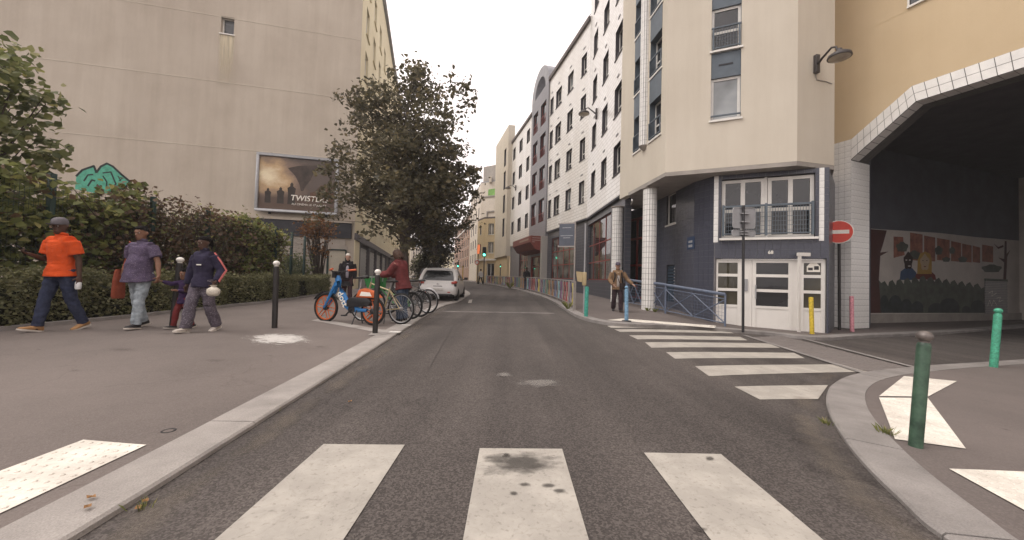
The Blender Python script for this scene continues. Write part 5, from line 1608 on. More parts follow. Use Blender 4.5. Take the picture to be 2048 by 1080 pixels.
# clipped hedge in two lengths along the pavement
def hedge(name, label, line, h, dep, n, seed):
    np.random.seed(seed); rnd = random.Random(seed)
    P = resample(line, .25)
    c = P[len(P) // 2]; o = (c.x - .4, c.y, zleft(c.x, c.y))
    t = thing(name, label, 'hedge', o)
    core = MB(); ringsA = []
    for i, p in enumerate(P):
        tt = (P[min(i + 1, len(P) - 1)] - P[max(i - 1, 0)]).normalized(); nn = Vector((-tt.y, tt.x)); z = zleft(p.x, p.y)
        hh = h * (.86 + .05 * math.sin(p.y * 2.1))
        ringsA.append([Vector((*(p + nn * a), z + b)) for a, b in ((.3, .0), (.28, hh * .7), (.36, hh * .9), (dep - .1, hh * .9), (dep, hh * .7), (dep, 0))])
    core.loft(ringsA); fixn(core.build('branches', mat('hedge_dark_core', (.02, .022, .012), .95, .3, 12), t))  # solid dark core; the hedge's inner shade is put into its colour
    seg = np.random.randint(0, len(P) - 1, n); f = np.random.uniform(0, 1, n)
    A = np.array([[p.x, p.y] for p in P]); D = A[seg + 1] - A[seg]; D /= np.linalg.norm(D, axis=1)[:, None]
    Q = A[seg] + (A[seg + 1] - A[seg]) * f[:, None]; Nn = np.stack([-D[:, 1], D[:, 0]], 1)
    face = np.random.uniform(0, 1, n) < .62
    lump = .06 * np.sin(Q[:, 1] * 3.1) + .05 * np.sin(Q[:, 1] * 7.3 + 1)
    zz_ = np.random.uniform(0, 1, n) ** .8 * h
    off = np.where(face, .03 + lump + np.abs(np.random.normal(0, .09, n)) + .1 * (zz_ / h) ** 4, np.random.uniform(.05, dep, n))
    z = np.where(face, zz_, h * (.95 + .06 * np.sin(Q[:, 1] * 2.1) + lump) + np.random.normal(0, .045, n))
    XY = Q + Nn * off[:, None]
    zb = np.array([zleft(a, b) for a, b in XY])
    leaf_obj('foliage', np.stack([XY[:, 0], XY[:, 1], zb + z + .03], 1), .062, Lf_hedge, t, wide=.6)
    return t
hedge('hedge', 'long low clipped hedge along the pavement behind the walking people', [(a.x - .05, a.y) for a in hr if a.y < 14.9], .82, .9, 42000, 3)
hedge('hedge', 'short far length of clipped hedge ending near the old man', [(a.x - .05, a.y) for a in hr if a.y > 15.4], .75, .9, 9000, 4)

# mesh fence behind the hedge
fl = [(-8.75, 1), (-8.8, 9), (-9.3, 14.5), (-10.4, 19.5)]
FP = resample(fl, 2.5)
M_green = mat('fence_green', (.012, .035, .03), .45, .2, 5, 0, 40, .45)
fence = thing('mesh_fence', 'dark green welded mesh fence behind the hedge, overgrown with climbers', 'fence', (FP[3].x, FP[3].y, .1))
for a, b in zip(FP, FP[1:]):
    z = zleft(a.x, a.y); mb = MB(); mb.box(a.x - .045, a.x + .045, a.y - .045, a.y + .045, z - .2, z + 2.75); bev(mb.build('post', M_green, fence), .008)
    pn = MB(); L_ = (b - a).length; t_ = (b - a) / L_
    for j in range(13):
        zz_ = z + .1 + j * .2; p, q = a + t_ * .05, b - t_ * .05; pn.tube([(p.x, p.y, zz_), (q.x, q.y, zz_)], .004, 4)
    nv_ = int(L_ / .07)
    for i in range(nv_):
        p = a + t_ * (.05 + (L_ - .1) * i / nv_); pn.tube([(p.x, p.y, z + .06), (p.x, p.y, z + 2.55)], .003, 3, cap=False)
    pn.build('mesh_panel', M_green, fence)

def line_pt(pl, u):
    P = [Vector(p) for p in pl]; Ls = [(b - a).length for a, b in zip(P, P[1:])]; T = sum(Ls); d = u * T
    for a, b, l in zip(P, P[1:], Ls):
        if d <= l: return a + (b - a) * (d / l)
        d -= l
    return P[-1]
# climbers on the fence: clumped leaves, brown dead stems inside
def climber(name, label, u0, u1, topf, nclump, per, m, size, seed, dep=.5, zlo=.5, back=.1):
    rs = np.random.RandomState(seed); np.random.seed(seed)
    c = line_pt(fl, (u0 + u1) / 2); t = thing(name, label, 'climbing plant', (c.x, c.y, zleft(c.x, c.y)))
    pts = []; st = MB()
    for k in range(nclump):
        u = rs.uniform(u0, u1); p = line_pt(fl, u); top = topf(p.y) * rs.uniform(.88, 1.1)
        h = zlo + (top - zlo) * rs.uniform(0, 1) ** .75
        cc = np.array([p.x + rs.uniform(-dep * 1.3, .16) - back, p.y + rs.uniform(-.15, .15), zleft(p.x, p.y) + h])
        pts.append(cc + rs.normal(size=(per, 3)) * np.array([.15, .17, .14]) * rs.uniform(.6, 1.35))
    for k in range(int(26 * (u1 - u0) * 4)):
        u = rs.uniform(u0, u1); p = line_pt(fl, u); top = topf(p.y)
        z0 = zleft(p.x, p.y); x = p.x + rs.uniform(-.5, .2)
        st.tube([(x, p.y, z0), (x + rs.uniform(-.2, .2), p.y + rs.uniform(-.3, .3), z0 + top * .4), (x + rs.uniform(-.3, .3), p.y + rs.uniform(-.5, .5), z0 + top * .75), (x + rs.uniform(-.4, .4), p.y + rs.uniform(-.9, .9), z0 + top * rs.uniform(.85, 1.05))], [.02, .016, .012, .006], 5)
    st.build('stems', M_twig, t)
    leaf_obj('foliage', np.concatenate(pts), size, m, t, wide=.85, up=.5)
    return t
topA = lambda y: float(np.interp(y, [1, 6, 6.8, 7.2, 8.3, 9, 10, 11.5, 13, 15, 18], [2.9, 2.8, 2.5, 2.35, 2.45, 3.05, 2.7, 3.0, 2.65, 2.5, 2.2]))
climber('vine', 'broad-leaved green climber on the fence behind the man in orange', 0.0, .42, topA, 300, 42, [Lf_vine, Lf_brown], .13, 21)
climber('brown_vine', 'mass of dry brown climber on the fence behind the man in purple', .36, .66, lambda y: topA(y) * .93, 330, 40, [Lf_brown, Lf_vine, Lf_shrub], .09, 22)
climber('vine', 'green climber spilling over the fence beneath the billboard', .6, .76, topA, 250, 42, [Lf_vine, Lf_brown], .12, 23)
# shrubs behind the fence
def shrub(name, label, c, rx, ry, h, n, per, m, size, seed, zlow=.15, cat='shrub'):
    rs = np.random.RandomState(seed); np.random.seed(seed)
    z0 = zleft(c[0], c[1]); t = thing(name, label, cat, (c[0], c[1], z0)); pts = []; st = MB()
    for k in range(n):
        a = rs.uniform(0, 2 * PI); q = rs.uniform(.1, 1) ** .5; zf = rs.uniform(zlow, 1)
        s = math.sqrt(max(.05, 1 - ((zf - .55) / .55) ** 2))
        tip = Vector((c[0] + rx * q * s * math.cos(a), c[1] + ry * q * s * math.sin(a), z0 + h * zf))
        b = Vector((c[0] + rs.uniform(-.15, .15), c[1] + rs.uniform(-.15, .15), z0))
        m_ = b.lerp(tip, .5) + Vector((rs.uniform(-.2, .2), rs.uniform(-.2, .2), h * .12))
        st.tube([b, m_, tip], [.035, .022, .007], 5)
        pts.append(np.array(tip) + rs.normal(size=(per, 3)) * .2)
        pts.append(np.array(m_) + rs.normal(size=(per // 4, 3)) * .2)
    st.build('stems', M_twig, t); leaf_obj('foliage', np.concatenate(pts), size, m, t, wide=.8, up=.5)
    return t
shrub('fig_tree', 'tall loose broad-leaved tree at the left edge, above the fence', (-11.9, 7.4), 1.8, 1.8, 5.7, 170, 36, [Lf_shrub, Lf_vine], .17, 31, .3, 'tree')
shrub('dark_shrub', 'dark shrub inside the fence behind the man in orange', (-10.2, 6.2), 1.3, 1.6, 2.3, 120, 40, Lf_shrub, .11, 32)
shrub('dark_shrub', 'dark shrub inside the fence between the purple-shirted man and the woman', (-10.4, 9.8), 1.1, 1.6, 2.2, 110, 40, Lf_shrub, .1, 33)
shrub('leafy_shrub', 'leafy shrub inside the fence under the dark fascia', (-11.0, 13.6), 1.2, 1.3, 2.7, 100, 36, Lf_vine, .12, 34)
shrub('small_shrub', 'small dark shrub behind the hedge beside the service door', (-11.0, 18.6), .8, .8, 1.75, 70, 36, Lf_shrub, .1, 35)
shrub('rusty_shrub', 'thin shrub with rust-coloured leaves below the billboard corner', (-10.1, 19.3), 1.1, .7, 3.6, 40, 26, Lf_orange, .12, 36, .8)
# grass tufts in the joints
def tuft(p, zf, n, h, parent):
    b = MB(); z = zf(p.x, p.y)
    for i in range(n):
        a = random.uniform(0, 2 * PI); r_ = random.uniform(0, .05); x, y = p.x + r_ * math.cos(a), p.y + r_ * math.sin(a); hh = h * random.uniform(.5, 1.2); l = random.uniform(.2, .9) * hh
        b.add([(x - .003, y, z), (x + .003, y, z), (x + l * math.cos(a) * .5 + .002, y + l * math.sin(a) * .5, z + hh * .7), (x + l * math.cos(a), y + l * math.sin(a), z + hh)], [(0, 1, 2), (0, 2, 3)])
    return tag(b.build('grass_tuft', Lf_vine, parent), kind='stuff')
for x, y, f_, n, h, par in ((548, 822, zroad, 26, .04, pave_l), (1772, 868, znear, 60, .06, pave_n), (1655, 848, zroad, 30, .04, pave_n), (285, 1015, zroad, 20, .04, pave_l), (1296, 622, zright, 50, .12, pave_r), (1310, 624, zright, 60, .14, pave_r), (1136, 618, zright, 60, .25, pave_r), (1020, 577, zright, 80, .5, pave_r), (1655, 652, zright, 70, .18, pave_r)):
    tuft(GP(x, y, f_), f_, n, h, par)
# curled dry leaf and litter
M_dry = mat('dry_leaf', (.26, .14, .06), .8, .2, 20)
M_litter = mat('litter', (.7, .68, .64), .8, .1)
for i, (x, y) in enumerate(((175, 1020), (182, 1000), (276, 1022), (290, 1008), (700, 806))):
    zf = zleft if (x < 240) else zroad
    p = GP(x, y, zf); a = random.uniform(0, 6)
    b = MB(); s_ = .013
    b.add([(p.x + s_ * math.cos(a + k * 1.05) * (1 if k % 3 else 1.7), p.y + s_ * math.sin(a + k * 1.05) * (1 if k % 3 else 1.7), p.z + .014 + .008 * (k % 2)) for k in range(6)] + [(p.x, p.y, p.z + .012)], [(k, (k + 1) % 6, 6) for k in range(6)])
    b.build('fallen_leaf', M_dry, pave_l if x < 240 else road)

# ================================================================== street furniture
M_post = mat('bollard_brown', (.022, .019, .018), .5, .2, 6, 0, 40, .4)
M_ballw = mat('bollard_white', (.74, .71, .66), .45, .08, 12)
def bollard(name, label, base, top, r, m, ballm=None, ball=1.25, neck=True, foot=None):
    base = Vector(base); top = Vector(top); ax = (top - base); h = ax.length; ax.normalize()
    t = thing(name, label, 'bollard', base, 0)
    mb = MB(); hb = h - (r * ball * 1.7 if ball else 0)
    mb.lathe([(r, -.03), (r, hb * .97), (r * .93, hb * .985), (r * .8, hb)] if ball else [(r, -.03), (r, hb - .02), (r * .9, hb - .005), (r * .4, hb)], base, ax, 20)
    fixn(mb.build('shaft', m, t), .6)
    if ball:
        b = MB(); R = r * ball; prof = [(r * .72, hb - .002), (r * .72, hb + r * .18)] + [(R * math.sin(a), hb + r * .12 + R * .85 - R * math.cos(a) * .85) for a in [PI * k / 10 for k in range(2, 11)]]
        prof[-1] = (.002, prof[-1][1])
        b.lathe(prof, base, ax, 20); fixn(b.build('ball_head', ballm or m, t), .6)
    else:
        b = MB(); b.lathe([(r * 1.06, h * .9), (r * 1.06, h * .93)], base, ax, 20); fixn(b.build('collar', m, t), .6)
    if foot:
        b = MB(); b.lathe([(foot, .002), (foot * .9, .025), (r * 1.02, .04)], base, (0, 0, 1), 20); fixn(b.build('foot', M_blk, t), .6)
    return t
for (bx, by), (tx, ty), lab in (((345, 652), (361, 515), 'dark bollard with white ball behind the child'), ((549, 656), (553, 522), 'dark bollard with white ball standing alone on the pavement'), ((750, 667), (756, 539), 'dark bollard with white ball in front of the bicycles')):
    p = GP(bx, by, zleft); q = AT(tx, ty, p.y - (.0)); q = AT(p.x and tx, ty, p.y); bollard('bollard', lab, p, q, .047, M_post, M_ballw, 1.22)
def cmat(n, c, v=.32): return mat(n, c, .5, v, 16, .12, 50, .35, fine=.6, detail=9)
for (bx, by), (tx, ty), zf, lab, m, bl, r, ft in (
    ((1172, 633), (1174, 573), zright, 'teal green bollard at the end of the coloured fence', cmat('paint_teal', (.05, .28, .22)), 0, .055, None),
    ((1253, 643), (1253, 572), zright, 'pale blue bollard beside the tactile strip, near the backpack man', cmat('paint_blue', (.16, .29, .42)), 1.0, .05, .13),
    ((1624, 668), (1622, 594), zright, 'yellow bollard leaning slightly in front of the entrance', cmat('paint_yellow', (.55, .4, .04)), 0, .055, None),
    ((1704, 663), (1703, 592), zright, 'pink bollard in front of the white tiled pillar', cmat('paint_pink', (.6, .26, .3)), 0, .055, None),
    ((1987, 734), (1997, 617), znear, 'bright green bollard at the right edge by the side street', cmat('paint_green', (.06, .3, .19)), 1.08, .055, None)):
    p = GP(bx, by, zf); q = AT(tx, ty, p.y); bollard('bollard', lab, p, q, r, m, None, bl, True, ft)
p = GP(1831, 893, znear); q = AT(1850, 663, p.y)
m_gn = mat('paint_darkgreen', (.035, .075, .05), .45, .4, 9, .08, 50, .45, hue=(.07, .13, .085))
bollard('bollard', 'worn dark green bollard with grey ball, nearest on the right corner', p, q, .038, m_gn, mat('bare_iron', (.14, .12, .11), .45, .3, 20, .1, 60, .5, .3), 1.22)

# sign seen from behind
p = GP(1486, 661, zright); tp = AT(1487, 412, p.y)
sg = thing('road_sign', 'grey backs of two stacked signs on a dark pole before the entrance', 'road sign', p)
mb = MB(); mb.tube([p - Vector((0, 0, .05)), tp], .035, 12); mb.lathe([(.036, 0), (.03, .02), (.001, .025)], tp, k=12); fixn(mb.build('pole', M_blk, sg), .6)
def rrect(x0, x1, z0, z1, r, n=5):
    out = []
    for cx, cz, a0 in ((x1 - r, z1 - r, 0), (x0 + r, z1 - r, PI / 2), (x0 + r, z0 + r, PI), (x1 - r, z0 + r, 1.5 * PI)):
        out += [(cx + r * math.cos(a0 + PI / 2 * k / n), cz + r * math.sin(a0 + PI / 2 * k / n)) for k in range(n + 1)]
    return out
def back_panel(x0, y0, x1, y1):
    a, b = AT(x0, y0, p.y + .05), AT(x1, y1, p.y + .05)
    pl = rrect(a.x, b.x, b.z, a.z, min(.06, (a.z - b.z) * .3))
    m_ = MB(); m_.prism([(x, p.y + .05, z) for x, z in pl], (0, .02, 0)); o = fixn(m_.build('sign_panel', M_alu, sg))
    rim = MB(); rim.tube([(x, p.y + .05, z) for x, z in pl], .014, 6, close=True); rim.build('rim', M_steel, o)
    br_ = MB()
    for z in ((a.z * .3 + b.z * .7), (a.z * .7 + b.z * .3)): br_.box((a.x + b.x) / 2 - .12, (a.x + b.x) / 2 + .12, p.y - .03, p.y + .049, z - .015, z + .015)
    br_.build('bracket', M_steel, o)
back_panel(1466, 415, 1510, 457); back_panel(1464, 460, 1510, 473)
# no entry
p = GP(1679, 660, zright); tp = AT(1678, 440, p.y)
ne = thing('no_entry_sign', 'round red no-entry sign on a dark post at the tiled pillar', 'road sign', p)
mb = MB(); mb.tube([p - Vector((0, 0, .05)), tp], .04, 12); fixn(mb.build('post', M_post, ne), .6)
c = AT(1677, 464, p.y - .09); R = (AT(1701, 464, p.y - .09) - c).length * .97
dirn = Vector((-.5, -.87, 0)).normalized(); sdv = Vector((-dirn.y, dirn.x, 0))
M_sred = mat('sign_red', (.55, .045, .025), .4, .1, 6, 0, 40, .4); M_swh = mat('sign_white', (.72, .68, .62), .45, .08, 9)
mb = MB(); mb.lathe([(R, 0), (R, .02), (R * .94, .026), (.001, .026)], c, dirn, 36); rim = fixn(mb.build('sign_rim', M_swh, ne), .5)
mb = MB(); mb.lathe([(R * .93, .024), (R * .93, .0285), (.001, .0285)], c, dirn, 36); pl_ = fixn(mb.build('sign_face', M_sred, ne), .5)
mb = MB(); mb.obox(c + dirn * .031, sdv * R * .68, dirn * .002, Vector((0, 0, R * .16))); mb.build('white_bar', M_swh, pl_)
mb = MB(); mb.obox(c - dirn * .03, sdv * .08, dirn * .029, Vector((0, 0, .03))); mb.build('clamp', M_steel, ne)

# wall lamps
M_lamp = mat('lamp_iron', (.05, .043, .042), .5, .2, 8, 0, 40, .4); M_lens = mat('lamp_lens', (.42, .36, .28), .25, .1, 8)
def wall_lamp(label, foot0, foot1, neck, head, r, nrm):
    mid = (Vector(foot0) + Vector(foot1)) / 2
    t = thing('wall_lamp', label, 'street lamp', mid)
    nv_ = Vector((nrm.x, nrm.y, 0)); s_ = Vector((-nv_.y, nv_.x, 0)); h_ = (foot1.z - foot0.z) / 2
    mb = MB(); mb.obox(mid + nv_ * .05, s_ * h_ * .25, nv_ * .05, Vector((0, 0, h_))); bev(mb.build('mount', M_lamp, t), .01)
    mb = MB(); mb.tube([mid + nv_ * .1, mid.lerp(neck, .35) + Vector((0, 0, .02)), mid.lerp(neck, .8) + Vector((0, 0, h_ * .35)), neck, neck + (head - neck) * .5], [r * .13, r * .12, r * .1, r * .1, r * .13], 10); fixn(mb.build('arm', M_lamp, t), .8)
    mb = MB(); top = head + Vector((0, 0, r * .75))
    mb.lathe([(r * .12, 0), (r * .2, -.06 * r), (r * .26, -.3 * r), (r * .6, -.45 * r), (r * .93, -.68 * r), (r, -.9 * r), (r * .97, -.98 * r), (r * .9, -.98 * r)], top, (0, 0, 1), 28); hd = fixn(mb.build('shade', M_lamp, t), .7)
    mb = MB(); mb.lathe([(r * .9, -.97 * r), (r * .75, -1.1 * r), (r * .4, -1.22 * r), (.002, -1.25 * r)], top, (0, 0, 1), 24); fixn(mb.build('lens', M_lens, hd), .9)
    return t
a, z0 = WR.px(1630, 148); z1 = WR.px(1630, 112)[1]
f0_ = WR.pt(a, z0, .0); f1_ = WR.pt(a, z1, .0)
hd = AT(1679, 111, f0_.y - .75); nk = AT(1672, 94, f0_.y - .72)
L1 = wall_lamp('large dark street lamp on a wall arm on the cream corner building', f0_, f1_, nk, hd, (AT(1699, 111, f0_.y - .75) - hd).length, WR.n)
mb = MB(); cpts = [WR.pt(*WR.px(x, y), .015) for x, y in ((1630, 148), (1632, 160), (1650, 163), (1663, 168))]; mb.tube(cpts, .012, 5); mb.build('cable', M_concrete, corner)
a, z0 = WA.px(1194, 238); z1 = WA.px(1194, 218)[1]
f0_ = WA.pt(a, z0, .0); f1_ = WA.pt(a, z1, .0)
hd = AT(1168, 226, f0_.y + .1); nk = AT(1172, 217, f0_.y + .1)
wall_lamp('street lamp on a curved arm on the near white facade', f0_, f1_, nk, hd, (AT(1179, 226, f0_.y + .1) - hd).length, WA.n)
a, z0 = WB.px(1032, 381); z1 = WB.px(1032, 371)[1]
f0_ = WB.pt(a, z0, .0); f1_ = WB.pt(a, z1, .0)
hd = AT(1016, 376, f0_.y); nk = AT(1020, 371, f0_.y)
wall_lamp('small distant street lamp on the far white facade', f0_, f1_, nk, hd, (AT(1021.5, 376, f0_.y) - hd).length, WB.n)

# blue ramp railings
M_rail = mat('rail_blue', (.11, .135, .19), .45, .2, 10, 0, 40, .45)
def railing(label, pb, pt, xs, mesh=True):
    """pb: bottom corners left/right (picture), pt: top corners"""
    a, b = GP(*pb[0], zright), GP(*pb[1], zright)
    A = AT(*pt[0], a.y); B = AT(*pt[1], b.y); A.x, B.x = a.x, b.x
    t = thing('railing', label, 'railing', a)
    for u_, v_ in ((a, A), (b, B)):
        mb = MB(); mb.tube([u_ - Vector((0, 0, .05)), v_], .03, 8); fixn(mb.build('post', M_rail, t), .8)
    mb = MB(); mb.tube([A, B], [(.05, .03), (.05, .03)], 8, side=(0, 0, 1)); fixn(mb.build('handrail', M_rail, t), .8)
    lo_ = lambda u, f: a.lerp(b, u).lerp(A.lerp(B, u), f)
    mb = MB(); mb.tube([lo_(0, .1), lo_(1, .1)], .018, 6); mb.build('bottom_rail', M_rail, t)
    mb = MB(); mb.tube([lo_(0, .86), lo_(1, .86)], .015, 6); mb.build('middle_rail', M_rail, t)
    mb = MB()
    for u0, u1 in xs:
        mb.tube([lo_(u0, .1), lo_(u1, .84)], .018, 6); mb.tube([lo_(u0, .84), lo_(u1, .1)], .018, 6)
    mb.build('cross_brace', M_rail, t)
    if mesh:
        mb = MB(); n = int((b - a).length / .1)
        for i in range(1, n): mb.tube([lo_(i / n, .1), lo_(i / n, .86)], .004, 3)
        for j in range(1, 7): mb.tube([lo_(0, .1 + .76 * j / 7), lo_(1, .1 + .76 * j / 7)], .004, 3)
        mb.build('wire_mesh', M_rail, t)
railing('long blue railing with crossed bars sloping down to the entrance', ((1331, 627), (1450, 653)), ((1331, 570), (1450, 589)), ((0, .5), (.5, 1)))
railing('short blue railing with crossed bars right of the round tiled column', ((1301, 620), (1330, 626)), ((1301, 566), (1330, 569)), ((0, 1),))
railing('short blue railing between the two round tiled columns', ((1252, 609), (1284, 615)), ((1252, 559), (1284, 564)), ((0, .5), (.5, 1)))

# painted school fence along the kerb
cols_ = [(.5, .36, .06), (.12, .1, .16), (.3, .05, .05), (.2, .03, .035), (.16, .06, .16), (.2, .38, .42), (.1, .12, .22), (.28, .14, .06), (.34, .2, .08), (.1, .2, .12), (.05, .16, .22), (.12, .05, .12)]
M_fc = [mat('fence_colour_%s' % n, [min(.6, v * 1.35) for v in c], .5, .15, 8) for n, c in zip('abcdefghijkl', cols_)]
M_fs = mat('fence_steel', (.32, .29, .27), .5, .12, 8, 0, 40, .4, .3)
kl = [p for p in ri if p.x < 4 and p.y > 9][::-1]
kp = [p + Vector((.0, 0)) for p in kl if 12.6 < p.y < 47]
FPp = resample([(p.x, p.y) for p in kp], 3)
# even panels
acc = [kp[0]]
for p in kp[1:]:
    if (p - acc[-1]).length >= 1.45: acc.append(p)
sf = thing('school_fence', 'steel pedestrian fence with coloured crossed panels along the right kerb', 'fence', (acc[0].x, acc[0].y, zright(acc[0].x, acc[0].y)))
for i, (a, b) in enumerate(zip(acc, acc[1:])):
    za, zb2 = zright(a.x, a.y), zright(b.x, b.y); A = Vector((a.x, a.y, za)); B = Vector((b.x, b.y, zb2)); up = Vector((0, 0, 1))
    mb = MB(); mb.tube([A - up * .05, A + up * .98], .025, 8); mb.build('post', M_fs, sf)
    mb = MB(); mb.tube([A + up * .97, B + up * .97], .022, 6); mb.build('top_rail', M_fs, sf)
    mb = MB(); mb.tube([A + up * .12, B + up * .12], .016, 6); mb.build('bottom_rail', M_fs, sf)
    mb = MB()
    mb.tube([A.lerp(B, .05) + up * .12, A.lerp(B, .5) + up * .95], .016, 5); mb.tube([A.lerp(B, .5) + up * .95, A.lerp(B, .95) + up * .12], .016, 5)
    mb.tube([A.lerp(B, .05) + up * .95, A.lerp(B, .5) + up * .12], .016, 5); mb.tube([A.lerp(B, .5) + up * .12, A.lerp(B, .95) + up * .95], .016, 5)
    mb.build('cross_brace', M_fs, sf)
    for k, u in enumerate((.28, .72)):
        m = M_fc[(i * 2 + k) % 12]; c = A.lerp(B, u); d = (B - A).normalized(); nn = Vector((-d.y, d.x, 0))
        mb = MB(); mb.prism([c + d * x + up * z - nn * .008 for x, z in ((-.25, .14), (.25, .14), (.13, .52), (.25, .9), (-.25, .9), (-.13, .52))], nn * .016); fixn(mb.build('colour_panel', m, sf))
A = acc[-1]; mb = MB(); z = zright(A.x, A.y); mb.tube([(A.x, A.y, z - .05), (A.x, A.y, z + .98)], .025, 8); mb.build('post', M_fs, sf)

# notice board on tall posts, beige box on a pole
p = GP(1147, 622, zright)
nb_ = thing('notice_board', 'slate blue notice board on a tall post at the near end of the coloured fence', 'sign', p)
A = AT(1148, 447, p.y); B = AT(1117, 492, p.y + .25)
mb = MB(); mb.tube([p - Vector((0, 0, .05)), (p.x, p.y, A.z + .05)], .028, 8); fixn(mb.build('post', M_fs, nb_), .8)
q = Vector((B.x, p.y + .25, zright(B.x, p.y + .25)))
d = Vector((p.x - q.x, p.y - q.y, 0)); nn = Vector((d.y, -d.x, 0)).normalized()
if nn.y > 0: nn = -nn
mb = MB(); mb.obox((p + q) / 2 * Vector((1, 1, 0)) + Vector((0, 0, (A.z + B.z) / 2)), d * .46, nn * .02, Vector((0, 0, (A.z - B.z) / 2))) if False else mb.obox(Vector(((p.x + q.x) / 2, (p.y + q.y) / 2, (A.z + B.z) / 2)), d * .46, nn * .02, Vector((0, 0, (A.z - B.z) / 2)))
bdp = mb.build('board', mat('board_slate', (.09, .1, .125), .5, .1, 4), nb_)
WN = Wall((q.x, q.y), (p.x, p.y)); WN.n = Vector((nn.x, nn.y))
mb = MB(); zc_ = (A.z + B.z) / 2
for z, w_ in ((.24, .3), (-.03, .42), (-.1, .24)):
    wbox(mb, WN, WN.len / 2 - w_ * WN.len * .9, WN.len / 2 + w_ * WN.len * .9, zc_ + z - .012, zc_ + z + .012, .021, .024)
mb.build('text_line', mat('faded_print', (.3, .31, .33), .6, .3, 60), bdp)
mb = MB(); wbox(mb, WN, -.02, WN.len + .02, A.z - .02, A.z + .04, -.016, .016); mb.build('top_bar', M_fs, nb_)
mb = MB(); wbox(mb, WN, -.02, WN.len + .02, B.z - .04, B.z + .02, -.016, .016); mb.build('bottom_bar', M_fs, nb_)
p = GP(1175, 630, zright); p = Vector((p.x, p.y + .6, zright(p.x, p.y + .6)))
bx = thing('post_box', 'small beige box fixed to a thin grey pole behind the teal bollard', 'box', p)
A = AT(1174, 447, p.y)
mb = MB(); mb.tube([p - Vector((0, 0, .05)), (p.x, p.y, A.z)], .025, 8); fixn(mb.build('pole', M_alu, bx), .8)
a, b = AT(1155, 544, p.y), AT(1171, 571, p.y)
M_bx = mat('beige_plastic', (.42, .33, .19), .5, .1, 5)
mb = MB(); mb.box(b.x - .12, b.x + .0, p.y - .14, p.y - .03, b.z, a.z); bev(mb.build('body', M_bx, bx), .012)
mb = MB(); mb.prism([(b.x - .125, p.y - .1, a.z), (b.x - .32, p.y - .1, a.z + .02), (b.x - .28, p.y - .1, b.z + .13), (b.x - .125, p.y - .1, b.z + .1)], (0, .02, 0)); fixn(mb.build('flap', M_bx, bx))

# traffic lights and far signs
E_green = emis_mat('signal_green', (.1, .9, .55), 6)
def signal(label, x, ytop, ybot, ybase, Y, colm=M_blk, side=1):
    b = AT(x, ybase, Y); b.z = zright(b.x, Y) if x > 930 else zleft(b.x, Y)
    tpt = AT(x, ytop, Y); bt_ = AT(x, ybot, Y)
    t = thing('traffic_light', label, 'traffic light', b)
    mb = MB(); mb.tube([b, (b.x, Y, bt_.z)], .06, 10); fixn(mb.build('post', colm, t), .8)
    hw = (tpt.z - bt_.z) * .2
    mb = MB(); mb.box(b.x - hw, b.x + hw, Y - .16, Y + .1, bt_.z, tpt.z); h = bev(mb.build('signal_head', M_blk, t), .02)
    mb = MB()
    for k in range(3):
        z = bt_.z + (tpt.z - bt_.z) * (k + .5) / 3
        rg_ = [[Vector((b.x + hw * .7 * math.cos(a), Y - o, z + hw * .7 * math.sin(a))) for a in [PI * (.0 + j / 8) for j in range(9)]] for o in (.16, .3)]
        for j in range(8): mb.quad(rg_[0][j], rg_[0][j + 1], rg_[1][j + 1], rg_[1][j])
    mb.build('visor', M_blk, h)
    for k in range(3):
        z = bt_.z + (tpt.z - bt_.z) * (k + .5) / 3
        mb = MB(); mb.lathe([(hw * .62, 0), (hw * .5, .02), (.002, .03)], (b.x, Y - .161, z), (0, -1, 0), 14); mb.build('lens', E_green if k == 0 else M_dark, h)
    return t
signal('black traffic light showing green before the ochre house', 967, 494, 513, 568, 40)
signal('small traffic light showing green on a yellow post beyond the white car', 915, 524, 534, 566, 52)
signal('small signal with green light close to the far shop corner', 1000, 528, 534, 566, 44)
Y_ = 52
b = AT(925, 566, Y_); b.z = zright(b.x, Y_); tz = AT(925, 532, Y_).z
yp_ = thing('yellow_post', 'thin yellow post beyond the white car', 'post', b)
mb = MB(); mb.tube([b, (b.x, Y_, tz)], .07, 8); fixn(mb.build('shaft', cmat('paint_yellow2', (.5, .33, .04)), yp_), .8)
mb = MB(); mb.lathe([(.085, 0), (.07, .05), (.01, .06)], (b.x, Y_, tz), k=8); mb.build('cap', M_blk, yp_)
b = AT(955, 566, 43); b.z = zright(b.x, 43); tz = AT(955, 487, 43)
rs_ = thing('round_sign', 'round red-ringed sign on a dark pole before the ochre house', 'road sign', b)
mb = MB(); mb.tube([b, (b.x, 43, tz.z)], .05, 8); fixn(mb.build('pole', M_blk, rs_), .8)
c = AT(954, 525, 42.9)
mb = MB(); mb.lathe([(.26, 0), (.26, .02), (.001, .025)], c, (0, -1, 0), 24); d_ = fixn(mb.build('sign_ring', M_sred, rs_)); mb = MB(); mb.lathe([(.18, .022), (.18, .03), (.001, .03)], c, (0, -1, 0), 20); fixn(mb.build('sign_centre', M_swh, d_))
c = AT(957, 499, 42.95); h0 = AT(957, 489, 42.95).z; h1 = AT(957, 508, 42.95).z
tg = thing('lozenge_sign', 'small glowing orange lozenge sign before the ochre house', 'sign', (c.x, 42.95, h1))
mb = MB(); mb.prism([(c.x + u * .16, 42.95, h1 + (h0 - h1) * v) for u, v in ((-1, .1), (-.3, 0), (.7, .05), (1, .9), (.3, 1), (-.7, .95))], (0, .1, 0)); fixn(mb.build('lightbox', emis_mat('tabac_orange', (.9, .22, .08), .6), tg))
mb = MB(); mb.tube([(c.x - .16, 43.02, c.z), (c.x - .3, 43.02, c.z)], .02, 6); mb.build('bracket', M_blk, tg)

